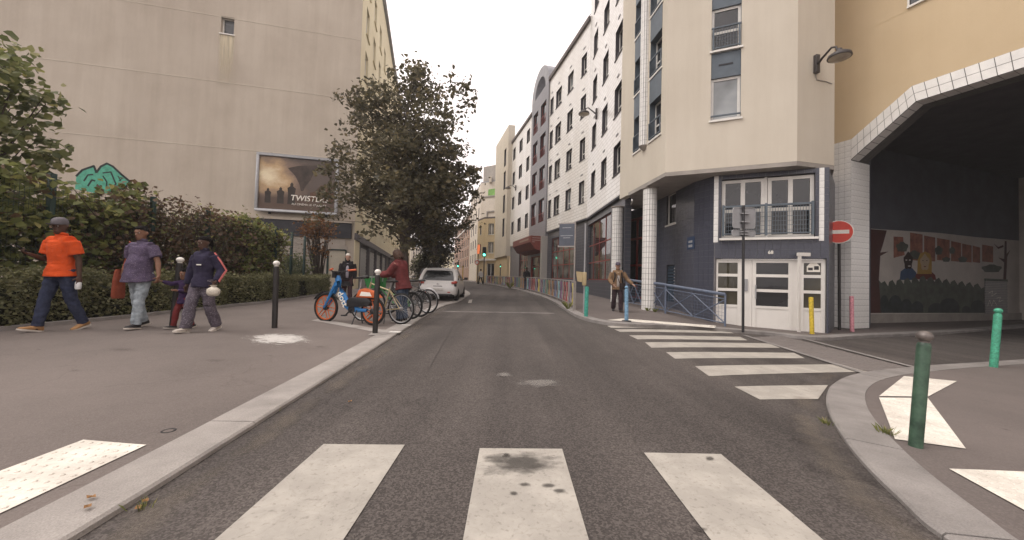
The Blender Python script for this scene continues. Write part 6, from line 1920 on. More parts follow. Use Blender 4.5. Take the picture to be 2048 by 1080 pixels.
# ================================================================== far buildings
def rows_cols(W, s0, s1, z0, z1, nc, nr, ww, wh):
    out = []
    for i in range(nc):
        for j in range(nr):
            s = s0 + (s1 - s0) * (i + .5) / nc; z = z0 + (z1 - z0) * (j + .5) / nr
            out.append((s - ww / 2, s + ww / 2, z - wh / 2, z + wh / 2))
    return out
def block(name, label, P, ztop, mats, fronts, group=None, roofh=.3, roofm=None, cornice=None):
    """P: plan corners, fronts: {edge index: (openings function)}"""
    t = thing(name, label, 'building', (P[0][0], P[0][1], .4), 0, group)
    n = len(P)
    for i in range(n):
        W_ = Wall(P[i], P[(i + 1) % n]); cx_ = sum(p[0] for p in P) / n; cy_ = sum(p[1] for p in P) / n
        mid = W_.pt(W_.len / 2, 0)
        if W_.n.dot(Vector((mid.x - cx_, mid.y - cy_))) < 0: W_.n = -W_.n
        ops = fronts[i](W_) if i in fronts else []
        wall('wall', W_, .002, W_.len, -.3, ztop, ops, [mats[0], M_dark], t, .3)
        for o in ops: window(t, W_, *o, -.12, mats[1], G_cur if random.random() < .5 else G_dark, 1, 0, .06, mats[2] if len(mats) > 2 else None)
        if cornice:
            for z in cornice:
                if i in fronts: m_ = MB(); wbox(m_, W_, 0, W_.len, z, z + .25, .001, .22); m_.build('cornice', mats[1], t)
    m_ = MB(); m_.prism([(x, y, ztop + .003) for x, y in P], (0, 0, roofh)); fixn(m_.build('roof', roofm or M_zinc, t))
    return t
o1 = AT(953, 540, 55.0); o2 = AT(966, 540, 52.5); o3 = AT(1012, 540, 51)
zt_ = AT(985, 437, 52).z
block('ochre_house', 'small ochre corner house with two stacked windows beyond the traffic light', [(o1.x, o1.y), (o2.x, o2.y), (o3.x, o3.y), (o3.x + 2, o3.y + 9), (o1.x, o1.y + 10)], zt_, [M_ochre, M_white, M_white],
      {1: lambda W: [(*sorted((W.px(977, 460)[0], W.px(988, 460)[0])), W.px(982, a)[1], W.px(982, b)[1]) for a, b in ((469, 447), (506, 484))] + [(W.px(974, 540)[0], W.px(988, 540)[0], .45, 3.2)],
       0: lambda W: [(W.len * .4, W.len * .6, z, z + 1.4) for z in (4.6, 7.4)]}, cornice=[3.6], roofh=.25, roofm=M_brownroof)
t1 = AT(938, 540, 80.0); t2_ = AT(958, 540, 66.0); t3_ = AT(1012, 540, 63)
zt2 = AT(980, 364, 65).z
wb_ = block('white_tenement', 'tall plain white tenement rising behind the ochre house', [(t1.x, t1.y), (t2_.x, t2_.y), (t3_.x, t3_.y), (t3_.x + 6, t3_.y + 16), (t1.x + 6, t1.y + 6)], zt2,
      [render_wall('tenement_white', (.66, .6, .52), (.58, .52, .44), .4), M_white, M_white], {0: lambda W: rows_cols(W, .8, W.len - .5, 3.5, zt2 - .8, 4, 5, 1.0, 1.7)}, roofh=.2)
m_ = MB(); zz0 = zt2 + .21; zz1 = AT(980, 330, 65).z
m_.prism([(t2_.x + .3, t2_.y + .3, zz0), (t3_.x, t3_.y + .3, zz0), (t3_.x, t3_.y + 8, zz0), (t2_.x + .3, t2_.y + 8, zz0)], (0, 0, zz1 - zz0)); pent = fixn(m_.build('penthouse', M_concrete, wb_))
m_ = MB(); a, b = AT(978, 363, t3_.y + 1), AT(983, 351, t3_.y + 1); m_.box(a.x, b.x, 64.3, 66, a.z, b.z); m_.build('chimney', M_cream, wb_)
WT = Wall((t2_.x, t2_.y), (t3_.x, t3_.y)); 
if WT.n.y > 0: WT.n = -WT.n
m_ = MB(); m_.prism([WT.pt(*WT.px(x, y), .01) for x, y in ((976, 391), (977, 379), (990, 377), (1004, 378), (1004, 391))], Vector((WT.n.x, WT.n.y, 0)) * .02); fixn(m_.build('graffiti', mat('graf_far', (.2, .4, .1), .8, .3, 1.5), wb_))
m_ = MB(); wbox(m_, WT, 0, WT.len, WT.px(980, 394)[1], WT.px(980, 391.5)[1], .002, .15); wbox(m_, WT, 1.4, 1.6, WT.px(980, 436)[1], WT.px(980, 424)[1], .002, .2); wbox(m_, WT, 1.4, WT.len, WT.px(980, 424)[1], WT.px(980, 422)[1], .002, .2); m_.build('ledge', M_concrete, wb_)
b1 = AT(908, 540, 112.0); b2 = AT(938, 540, 80.5)
zt3 = AT(936, 424, 81).z
M_brick = tilewall('far_brick', (.42, .27, .2), (.4, .33, .27), .5, .2, .5, .9, .2, .1, .02)
block('brick_tenement', 'far pinkish brick apartment house with pale cornices down the street', [(b1.x, b1.y), (b2.x, b2.y), (b2.x + 12, b2.y + 6), (b1.x + 14, b1.y + 8)], zt3, [M_brick, M_white, M_white], {0: lambda W: rows_cols(W, .8, W.len - .8, 3.2, zt3 - .5, 9, 5, 1.1, 1.7)}, cornice=[zt3 - .6, zt3 - 3.2])
lf0 = AT(822, 540, 120); lf1 = AT(856, 540, 150); zt4 = AT(840, 490, 120).z
block('pale_far_house', 'pale distant house at the end of the street under the tree', [(lf0.x, lf0.y), (lf1.x, lf1.y), (lf1.x - 12, lf1.y + 6), (lf0.x - 12, lf0.y + 6)], zt4, [M_cream, M_white], {0: lambda W: rows_cols(W, 1, W.len - 1, 3.5, zt4 - .6, 7, 4, 1.2, 1.8)})
block('grey_roofed_house', 'pale left-hand terrace continuing beyond the tall beige block', [tuple(LF.pt(36.3, 0).to_2d()), tuple(LF.pt(75, 0).to_2d()), tuple(LF.pt(75, 0, -12).to_2d()), tuple(LF.pt(36.3, 0, -12).to_2d())], 13.5, [M_facY, M_white], {0: lambda W: rows_cols(W, 1, W.len - 1, 3.8, 13.2, 12, 3, 1.1, 1.8), 3: lambda W: []})
e0_ = AT(860, 540, 175); e1_ = AT(925, 540, 160); zt5 = AT(890, 505, 165).z
block('end_house', 'distant pale house closing the view at the street bend', [(e0_.x, e0_.y), (e1_.x, e1_.y), (e1_.x, e1_.y + 10), (e0_.x, e0_.y + 10)], zt5, [M_facY, M_white], {0: lambda W: rows_cols(W, 1, W.len - 1, 3.5, zt5 - .8, 6, 3, 1.2, 1.8)})
# ================================================================== vehicles
M_carw = mat('car_white', (.56, .54, .52), .28, .04, 1.5, 0, 40, .5, coat=.6)
M_card = mat('car_dark', (.05, .05, .055), .3, .1, 2, 0, 40, .5, coat=.5)
M_tyre = mat('tyre', (.022, .021, .021), .85, .2, 12, .2, 60, .2)
M_cglass = glass_mat('car_glass', (.02, .022, .024), .03)
M_tail = mat('tail_red', (.38, .05, .035), .2, .2, 8, 0, 40, .5, coat=.5)
M_plast = mat('black_plastic', (.03, .03, .032), .6, .2, 10)
M_plate = mat('number_plate', (.5, .48, .45), .5, .15, 10)
M_chrome = mat('chrome', (.6, .6, .6), .15, .05, 5, 0, 40, .6, 1.0)

def wheel_car(parent, c, R, wd, side):
    t = MB(); ax = Vector((1, 0, 0)); t.lathe([(R * .62, -wd / 2), (R * .93, -wd / 2), (R, -wd * .36), (R, wd * .36), (R * .93, wd / 2), (R * .62, wd / 2)], c, ax, 28)
    o = fixn(t.build('wheel', M_tyre, parent, local=True), .6)
    r = MB(); r.lathe([(R * .63, -wd * .3), (R * .63, wd * .3)], c, ax, 20, cap=False)
    for k in range(6):
        a = k * PI / 3; d = Vector((0, math.cos(a), math.sin(a))); r.obox(Vector(c) + d * R * .34 + ax * side * wd * .36, ax * .012, d * R * .3, Vector((0, -math.sin(a), math.cos(a))) * .035)
    r.lathe([(.06, side * wd * .3), (.06, side * wd * .42), (.01, side * wd * .43)], c, ax, 12)
    fixn(r.build('rim', M_alu, o, local=True))

def car(name, label, loc, rotz, paint, group=None):
    """local: x right, y forward, rear at y=0"""
    t = thing(name, label, 'car', loc, rotz, group)
    def ring(y, hw, zb, zm, zt, rt=.1):
        h = [(hw * .86, zb), (hw * .97, zb + .08), (hw, zm), (hw * .985, zm + (zt - zm) * .55), (hw * .93, zt - .02), (hw * .8, zt)]
        return [(x, y, z) for x, z in h] + [(-x, y, z) for x, z in reversed(h)]
    B = MB()
    B.loft([ring(.0, .70, .34, .45, .60), ring(.03, .76, .27, .46, .66), ring(.07, .79, .25, .48, .80), ring(.12, .83, .22, .5, .93), ring(.3, .855, .2, .55, .97), ring(.8, .865, .19, .55, .97), ring(1.6, .865, .19, .55, .95), ring(2.6, .865, .19, .55, .94), ring(3.1, .855, .2, .55, .93), ring(3.5, .82, .22, .52, .84), ring(3.78, .72, .26, .46, .72), ring(3.9, .55, .32, .42, .58)])
    body = bev(fixn(B.build('body', paint, t, local=True)), .03, 2, .5)
    def gh(y, hb, ht, zb, zt):
        h = [(hb, zb), (hb * .97 + ht * .03, zb + (zt - zb) * .35), (ht * 1.04, zb + (zt - zb) * .8), (ht * .93, zt - .012), (ht * .6, zt)]
        return [(x, y, z) for x, z in h] + [(-x, y, z) for x, z in reversed(h)]
    G = MB()
    G.loft([gh(.13, .74, .70, .9, .955), gh(.22, .77, .66, .92, 1.14), gh(.34, .79, .6, .93, 1.34), gh(.46, .79, .57, .93, 1.455), gh(.7, .79, .57, .93, 1.5), gh(1.3, .79, .575, .93, 1.515), gh(1.9, .79, .59, .92, 1.48), gh(2.4, .78, .58, .92, 1.28), gh(2.95, .76, .66, .92, .98)])
    fixn(G.build('glazing', M_cglass, t, local=True), .7)
    # roof skin and pillars slightly proud of the glass
    R_ = MB()
    def top(y, ht, zt): return [(ht * 1.06, y, zt - .075), (ht * .97, y, zt - .003), (ht * .6, y, zt + .012), (-ht * .6, y, zt + .012), (-ht * .97, y, zt - .003), (-ht * 1.06, y, zt - .075), (-ht * .9, y, zt - .09), (ht * .9, y, zt - .09)]
    R_.loft([top(.40, .575, 1.43), top(.44, .575, 1.455), top(.7, .575, 1.5), top(1.3, .58, 1.515), top(1.9, .595, 1.48), top(2.02, .59, 1.44)])
    fixn(R_.build('roof', paint, t, local=True), .7)
    for s in (-1, 1):
        p = MB(); p.tube([(s * .775, .12, .9), (s * .735, .25, 1.12), (s * .645, .4, 1.4), (s * .59, .5, 1.46)], [(.085, .055), (.075, .055), (.07, .055), (.06, .05)], 8, side=(1, .3, 0)); fixn(p.build('rear_pillar', paint, t, local=True), .9)
        p = MB(); p.tube([(s * .80, .3, .94), (s * .775, .52, 1.12), (s * .68, .72, 1.44)], .05, 8); fixn(p.build('side_pillar', paint, t, local=True), .9)
        p = MB(); p.tube([(s * .80, 1.45, .94), (s * .645, 1.4, 1.46)], .035, 6); p.tube([(s * .785, 2.85, .96), (s * .62, 2.0, 1.45)], .03, 6); fixn(p.build('door_pillar', paint, t, local=True), .9)
        # lamps
        l = MB(); l.tube([(s * .6, .045, .83), (s * .72, .05, .84), (s * .79, .11, .85), (s * .815, .2, .87)], [(.055, .05), (.07, .05), (.07, .05), (.03, .04)], 10, side=(0, 0, 1)); tl = fixn(l.build('tail_light', M_tail, t, local=True), .9)
        l = MB(); l.obox((s * .77, .075, .72), (.055, 0, 0), (0, .03, 0), (0, 0, .055)); bev(l.build('lower_lens', M_plast, tl, local=True), .015)
        l = MB(); l.tube([(s * .84, 2.45, .97), (s * .95, 2.42, 1.0)], .02, 6); l.obox((s * 1.0, 2.42, 1.03), (.09, 0, 0), (0, .045, 0), (0, 0, .065)); bev(l.build('wing_mirror', M_plast, t, local=True), .02)
        l = MB(); l.obox((s * .872, 1.3, .78), (.008, 0, 0), (0, .09, 0), (0, 0, .015)); l.build('door_handle', paint, t, local=True)
        l = MB(); l.obox((s * .5, .0, .4), (.06, 0, 0), (0, .01, 0), (0, 0, .02)); l.build('reflector', M_tail, t, local=True)
    l = MB(); l.loft([[(x, y, z) for x, z in ((-w, z0), (w, z0), (w, z1), (-w, z1))] for y, w, z0, z1 in ((-.012, .62, .25, .33), (.1, .74, .21, .34))]); bev(l.build('rear_valance', M_plast, t, local=True), .02)
    l = MB(); l.box(-.26, .26, -.022, -.004, .47, .58); pl = bev(l.build('number_plate', M_plate, t, local=True), .006)
    l = MB(); l.box(-.2, .2, .025, .05, .655, .685); bev(l.build('tailgate_handle', M_plast, t, local=True), .006)
    l = MB()
    for z in (.76, .80): l.tube([(-.065, .062, z - .03), (0, .058, z), (.065, .062, z - .03)], .009, 6)
    l.build('emblem', M_chrome, t, local=True)
    l = MB(); l.tube([(.02, .14, .985), (.1, .175, 1.02), (.42, .2, 1.06)], .009, 5); l.build('rear_wiper', M_plast, t, local=True)
    l = MB(); l.tube([(0, .55, 1.5), (0, .42, 1.68)], .006, 5); l.build('aerial', M_plast, t, local=True)
    l = MB(); l.box(-.5, .5, .38, .5, 1.462, 1.49); bev(l.build('spoiler', paint, t, local=True), .01)
    l = MB(); l.lathe([(.025, 0), (.025, .12)], (.5, .0, .25), (0, 1, 0), 10); l.build('exhaust', M_steel, t, local=True)
    for y in (.62, 3.08):
        for s in (-1, 1): wheel_car(t, (s * .765, y, .305), .305, .19, s)
        w_ = MB(); w_.tube([(-.7, y, .305), (.7, y, .305)], .05, 8); w_.build('axle', M_plast, t, local=True)
    return t
cy = 15.6
wc = car('white_car', 'white hatchback parked at the kerb, seen from behind', (-3.12, cy, zleft(-3.12, cy)), .03, M_carw)
wc.scale = (.96, 1, .93)
car('dark_car', 'dark parked car half hidden ahead of the white hatchback', (-7.35, 33, zleft(-7.35, 33)), .2, M_card)

# ------------------------------------------------------------------ bicycles
M_dott = mat('bike_blue', (.03, .17, .42), .35, .1, 8, 0, 40, .45)
M_orange = mat('bike_orange', (.5, .11, .03), .4, .12, 8, 0, 40, .45)
M_lime = mat('bike_green', (.035, .19, .055), .4, .12, 8, 0, 40, .45)
M_beige = mat('bike_beige', (.42, .34, .2), .35, .1, 8, 0, 40, .5, .2)
M_bblack = mat('bike_black', (.02, .02, .022), .4, .2, 8, 0, 40, .45)
M_saddle = mat('saddle', (.02, .019, .019), .6, .2, 10)
M_skin_grip = mat('grip_orange', (.55, .13, .06), .6, .1)

def wheel(parent, name, cx, R, style, rimm, tyre=.022):
    ax = (0, 1, 0); c = (cx, 0, R)
    T = MB(); T.tube([(cx + (R - tyre) * math.cos(a), 0, R + (R - tyre) * math.sin(a)) for a in [2 * PI * k / 36 for k in range(36)]], tyre, 8, close=True)
    w = fixn(T.build(name, M_tyre, parent, local=True), .9)
    r = MB(); rr = R - tyre * 2
    r.tube([(cx + rr * math.cos(a), 0, R + rr * math.sin(a)) for a in [2 * PI * k / 36 for k in range(36)]], [(.014, .012 if style == 'spoke' else .022)] * 36, 6, close=True, side=(0, 1, 0))
    fixn(r.build('rim', rimm, w, local=True), .9)
    s = MB()
    if style == 'mag':
        for k in range(6):
            for o in (-.11, .11):
                a = 2 * PI * k / 6 + .2; d = Vector((math.cos(a), 0, math.sin(a))); e = Vector((-math.sin(a), 0, math.cos(a)))
                s.tube([Vector(c) + d * .04 + e * o * .3, Vector(c) + d * rr + e * o * .32], [(.013, .011), (.009, .008)], 6)
        s.build('spokes', rimm, w, local=True)
    else:
        for k in range(24):
            a = 2 * PI * k / 24; sd_ = .022 if k % 2 else -.022
            s.tube([(cx + .02 * math.cos(a + 1), sd_, R + .02 * math.sin(a + 1)), (cx + rr * math.cos(a), 0, R + rr * math.sin(a))], .0018, 3)
        s.build('spokes', M_steel, w, local=True)
    h = MB(); h.lathe([(.02, -.05), (.035 if style == 'spoke' else .06, -.03), (.035 if style == 'spoke' else .06, .03), (.02, .05)], c, ax, 14); fixn(h.build('hub', M_blk if style == 'mag' else M_steel, w, local=True), .7)
    return w

def saddle(parent, p, m=None):
    s = MB(); p = Vector(p)
    s.tube([p + Vector((-.12, 0, .012)), p + Vector((-.05, 0, .02)), p + Vector((.05, 0, .012)), p + Vector((.15, 0, .0)), p + Vector((.165, 0, -.01))], [(.06, .02), (.085, .032), (.05, .028), (.025, .02), (.008, .008)], 12, side=(0, 1, 0))
    return fixn(s.build('saddle', m or M_saddle, parent, local=True), .9)

def crank(parent, p, m=M_steel):
    c = MB(); p = Vector(p)
    c.lathe([(.085, .045), (.085, .05)], p, (0, 1, 0), 20)
    c.obox(p + Vector((.06, .06, -.06)), Vector((.06, 0, -.06)), (0, .008, 0), Vector((.01, 0, .01))); c.obox(p + Vector((-.06, -.06, .06)), Vector((.06, 0, -.06)), (0, .008, 0), Vector((.01, 0, .01)))
    c.tube([p + Vector((0, -.065, 0)), p + Vector((0, .065, 0))], .02, 8)
    o = c.build('crank', m, parent, local=True)
    q = MB(); q.obox(p + Vector((.125, .11, -.125)), (.045, 0, 0), (0, .045, 0), (0, 0, .012)); q.build('pedal', M_plast, o, local=True)
    q = MB(); q.obox(p + Vector((-.125, -.11, .125)), (.045, 0, 0), (0, .045, 0), (0, 0, .012)); q.build('pedal', M_plast, o, local=True)

def share_bike(loc, rotz):
    t = thing('rental_bicycle', 'blue rental bicycle with orange wheels, nearest of the parked bicycles', 'bicycle', loc, rotz)
    R = .315; wb = 1.2
    wheel(t, 'front_wheel', wb, R, 'mag', M_orange, .028); wheel(t, 'rear_wheel', 0, R * .93, 'mag', M_orange, .028)
    f = MB()
    f.tube([(.93, 0, 1.0), (.9, 0, .88), (.79, 0, .62), (.66, 0, .4), (.56, 0, .33), (.42, 0, .305), (.15, 0, .3)], [(.05, .05), (.075, .055), (.085, .05), (.085, .05), (.075, .05), (.06, .045), (.035, .04)], 12, side=(.4, 0, .9))
    f.tube([(.42, 0, .32), (.36, 0, .6), (.34, 0, .72)], [(.05, .04), (.045, .035), (.04, .03)], 10, side=(1, 0, 0))
    fr = fixn(f.build('frame', M_dott, t, local=True), .9)
    k = MB()
    for s in (-.05, .05): k.tube([(.95, s * .8, .8), (1.02, s, .66), (wb, s * 1.1, R)], [.035, .032, .02], 8)
    k.tube([(.93, -.05, .83), (.93, .05, .83)], .045, 8)
    fixn(k.build('fork', M_dott, t, local=True), .9)
    h = MB(); h.tube([(.95, 0, .95), (.93, 0, 1.08)], .035, 10); h.obox((.96, 0, 1.02), (.05, 0, 0), (0, .07, 0), (0, 0, .06)); h.tube([(.78, .33, 1.14), (.86, .28, 1.13), (.93, .14, 1.09), (.93, -.14, 1.09), (.86, -.28, 1.13), (.78, -.33, 1.14)], .014, 8); hb = fixn(h.build('handlebar', M_bblack, t, local=True), .8)
    for s in (-1, 1):
        g = MB(); g.tube([(.89, s * .25, 1.125), (.74, s * .35, 1.145)], .022, 10); fixn(g.build('grip', M_skin_grip, hb, local=True), .8)
    b = MB(); b.prism([(x, -.07, z) for x, z in ((.62, .36), (.62, .5), (.52, .56), (.1, .56), (.02, .5), (.06, .4), (.3, .37))], (0, .14, 0)); bev(fixn(b.build('battery_box', M_bblack, t, local=True)), .015)
    b = MB(); b.prism([(x, -.055, z) for x, z in ((.4, .565), (.34, .72), (.2, .76), (-.05, .7), (-.2, .58), (-.1, .565))], (0, .11, 0)); bev(fixn(b.build('rear_cover', M_orange, t, local=True)), .02)
    b = MB(); b.prism([(x, .057, z) for x, z in ((.3, .6), (.26, .69), (.05, .68), (0, .6))], (0, .003, 0)); b.build('cover_print', M_inkw, t, local=True)
    sp_ = MB(); sp_.tube([(.35, 0, .7), (.3, 0, .95)], .016, 8); fixn(sp_.build('seat_post', M_steel, t, local=True), .8)
    saddle(t, (.28, 0, .97)); crank(t, (.5, 0, .31), M_blk)
    g = MB(); g.tube([(.35, .06, .3), (.38, .16, .01)], .012, 6); g.tube([(.35, -.06, .3), (.38, -.16, .01)], .012, 6); g.build('kickstand', M_blk, t, local=True)
    # mudguard
    m = MB()
    for a0, a1, cx_, rr in ((.5, 2.6, wb, R + .03),):
        m.tube([(cx_ + rr * math.cos(a0 + (a1 - a0) * i / 10), 0, R + rr * math.sin(a0 + (a1 - a0) * i / 10)) for i in range(11)], [(.006, .035)] * 11, 6, side=(0, 0, 1)) if False else m.loft([[(cx_ + rr * math.cos(a), y, R + rr * math.sin(a) + (0 if abs(y) < .03 else -.012)) for y in (-.035, -.02, .02, .035)] + [(cx_ + (rr + .004) * math.cos(a), y, R + (rr + .004) * math.sin(a)) for y in (.035, .02, -.02, -.035)] for a in [a0 + (a1 - a0) * i / 12 for i in range(13)]])
    m.build('mudguard', M_bblack, t, local=True)
    cu = bpy.data.curves.new('t', 'FONT'); cu.body = 'dott'; cu.size = .2; cu.align_x = 'CENTER'; cu.align_y = 'CENTER'; cu.extrude = .001; cu.offset = .004; cu.resolution_u = 3
    to = bpy.data.objects.new('t', cu); COL.objects.link(to)
    me = bpy.data.meshes.new_from_object(to.evaluated_get(bpy.context.evaluated_depsgraph_get())); bpy.data.objects.remove(to)
    d = Vector((-.13, 0, -.22)).normalized(); n = Vector((0, 1, 0)); u = n.cross(d)
    M = Matrix((d, u, n)).transposed().to_4x4(); M.translation = (.735, .054, .52); me.transform(M)
    me.materials.clear(); me.materials.append(M_inkw); lo_ = bpy.data.objects.new('lettering', me); COL.objects.link(lo_); lo_.parent = fr
    return t

def bike(label, loc, rotz, paint, R=.335, wb=1.04, basket=None, guards=None, style='diamond', rimm=M_steel, name='bicycle', sm=None):
    t = thing(name, label, 'bicycle', loc, rotz)
    wheel(t, 'front_wheel', wb, R, 'spoke', rimm); wheel(t, 'rear_wheel', 0, R, 'spoke', rimm)
    bb = Vector((.44, 0, .29)); st = Vector((.3, 0, .78)); ht = Vector((wb - .2, 0, .86)); hb_ = Vector((wb - .16, 0, .72))
    f = MB()
    if style == 'diamond': f.tube([st - Vector((-.02, 0, .06)), ht], .016, 8)
    else: f.tube([bb.lerp(st, .45), hb_ + Vector((0, 0, .03))], .018, 8)
    f.tube([bb, st], .017, 8); f.tube([bb, hb_], .019, 8); f.tube([ht + Vector((-.01, 0, .03)), hb_ - Vector((-.01, 0, .03))], .022, 8)
    for s in (-1, 1):
        f.tube([bb + Vector((0, s * .03, 0)), (0, s * .055, R)], .01, 6); f.tube([st + Vector((.01, s * .015, -.05)), (0, s * .055, R)], .009, 6)
    fixn(f.build('frame', paint, t, local=True), .9)
    k = MB(); k.tube([hb_, hb_ + Vector((.02, 0, -.06))], .018, 8)
    for s in (-1, 1): k.tube([hb_ + Vector((.01, s * .03, -.04)), hb_ + Vector((.08, s * .05, -.28)), (wb, s * .055, R)], [.014, .012, .009], 6)
    fixn(k.build('fork', paint, t, local=True), .9)
    h = MB(); h.tube([ht, ht + Vector((-.02, 0, .14))], .013, 8); T_ = ht + Vector((-.01, 0, .14))
    h.tube([T_ + Vector((-.16, .29, .02)), T_ + Vector((-.05, .27, .03)), T_ + Vector((.04, .12, 0)), T_ + Vector((.04, -.12, 0)), T_ + Vector((-.05, -.27, .03)), T_ + Vector((-.16, -.29, .02))], .012, 8); hh = fixn(h.build('handlebar', M_steel, t, local=True), .8)
    for s in (-1, 1):
        g = MB(); g.tube([T_ + Vector((-.06, s * .272, .03)), T_ + Vector((-.18, s * .293, .019))], .017, 8); fixn(g.build('grip', M_bblack, hh, local=True), .8)
    sp_ = MB(); sp_.tube([st - Vector((0, 0, .02)), st + Vector((-.03, 0, .12))], .013, 8); sp_.build('seat_post', M_steel, t, local=True)
    saddle(t, st + Vector((-.05, 0, .13)), sm); crank(t, bb)
    ch = MB(); ch.tube([(.44, -.05, .37), (0, -.05, R + .04), (-.03, -.05, R), (0, -.05, R - .04), (.44, -.05, .21)], .006, 4); ch.build('chain', M_blk, t, local=True)
    if guards:
        for cx_, a0, a1 in ((0, .35, 2.9), (wb, .6, 2.5)):
            m = MB(); rr = R + .025
            m.loft([[(cx_ + rr * math.cos(a), y, R + rr * math.sin(a)) for y in (-.03, .03)] + [(cx_ + (rr + .012) * math.cos(a), y, R + (rr + .012) * math.sin(a)) for y in (.022, -.022)] for a in [a0 + (a1 - a0) * i / 12 for i in range(13)]])
            fixn(m.build('mudguard', guards, t, local=True), .9)
    if basket:
        b = MB(); x0 = wb - .06
        A = [(x0 - .1, -.17, .72), (x0 + .18, -.17, .72), (x0 + .18, .17, .72), (x0 - .1, .17, .72)]
        Bq = [(x0 - .12, -.22, 1.02), (x0 + .27, -.22, 1.02), (x0 + .27, .22, 1.02), (x0 - .12, .22, 1.02)]
        b.loft([A, Bq], cap=False); b.add(A, [(3, 2, 1, 0)])
        inn = [(x + (.015 if i in (0, 3) else -.015), y + (.015 if i < 2 else -.015), z) for i, (x, y, z) in enumerate(Bq)]
        inb = [(x + (.015 if i in (0, 3) else -.015), y + (.015 if i < 2 else -.015), z + .015) for i, (x, y, z) in enumerate(A)]
        b.loft([Bq, inn, inb], cap=False); b.add(inb, [(0, 1, 2, 3)])
        fixn(b.build('basket', basket, t, local=True))
        fl_ = MB(); fl_.prism([(x, -.02, z) for x, z in ((wb - .14, .7), (wb - .02, .72), (wb - .05, .45), (wb - .12, .45))], (0, .04, 0)); fl_.build('basket_bracket', basket, t, local=True)
    g = MB(); g.tube([(.36, .05, .28), (.3, .17, .01)], .009, 6); g.build('kickstand', M_blk, t, local=True)
    return t

def place_bike(fn, rear, front, **k):
    d = Vector(front) - Vector(rear); a = math.atan2(d.y, d.x)
    return fn(loc=(rear[0], rear[1], zleft(rear[0], rear[1])), rotz=a, **k)
r_ = GP(745, 651, zleft); f_ = GP(650, 642, zleft)
place_bike(share_bike, (r_.x, r_.y), (f_.x, f_.y))
r_ = GP(801, 649, zleft)
place_bike(lambda loc, rotz, **k: bike('pale beige racing bicycle behind the blue rental bicycle', loc, rotz, M_beige, .34, 1.02, sm=M_saddle), (r_.x, r_.y), (r_.x - 1.0, r_.y + .36))
place_bike(lambda loc, rotz, **k: bike('green bicycle with front basket held by the person in the red jacket', loc, rotz, M_lime, .33, 1.1, M_lime, M_bblack, 'step', M_blk), (-2.42, 9.0), (-3.5, 9.42))
place_bike(lambda loc, rotz, **k: bike('black bicycle with dark mudguards third from the front bollard', loc, rotz, M_bblack, .345, 1.05, None, M_bblack, 'step', M_blk), (-2.35, 9.55), (-3.37, 9.95))
place_bike(lambda loc, rotz, **k: bike('dark bicycle with silver mudguards, farthest in the row near the white car', loc, rotz, M_bblack, .345, 1.05, None, M_steel, 'diamond'), (-2.36, 10.5), (-3.4, 10.9))
# ================================================================== people
from mathutils import noise as mnoise
def remeshed(mb, vox, smooth_it=3, jitter=0.0, jscale=9.0):
    me = bpy.data.meshes.new('tmp'); me.from_pydata(mb.v, [], mb.f); me.update()
    bm = bmesh.new(); bm.from_mesh(me); bmesh.ops.recalc_face_normals(bm, faces=bm.faces); bm.to_mesh(me); bm.free()
    o = bpy.data.objects.new('tmp', me); COL.objects.link(o)
    r = o.modifiers.new('r', 'REMESH'); r.mode = 'VOXEL'; r.voxel_size = vox; r.use_smooth_shade = True
    s = o.modifiers.new('s', 'SMOOTH'); s.factor = .5; s.iterations = smooth_it
    dg = bpy.context.evaluated_depsgraph_get()
    out = bpy.data.meshes.new_from_object(o.evaluated_get(dg))
    bpy.data.objects.remove(o)
    if jitter:
        n = len(out.vertices); co = np.empty(n * 3); out.vertices.foreach_get('co', co); co = co.reshape(-1, 3)
        no_ = np.empty(n * 3); out.vertices.foreach_get('normal', no_); no_ = no_.reshape(-1, 3)
        d = np.array([mnoise.noise(Vector((c[0] * jscale, c[1] * jscale, c[2] * jscale * 1.6))) for c in co])
        co += no_ * (d * jitter)[:, None]; out.vertices.foreach_set('co', co.ravel())
    out.polygons.foreach_set('use_smooth', [True] * len(out.polygons)); out.update()
    return out

def mesh_part(me, name, m, parent):
    me.name = name; me.materials.clear(); me.materials.append(m)
    o = bpy.data.objects.new(name, me); COL.objects.link(o); o.parent = parent; WM[o.name] = WM[parent.name]
    return o

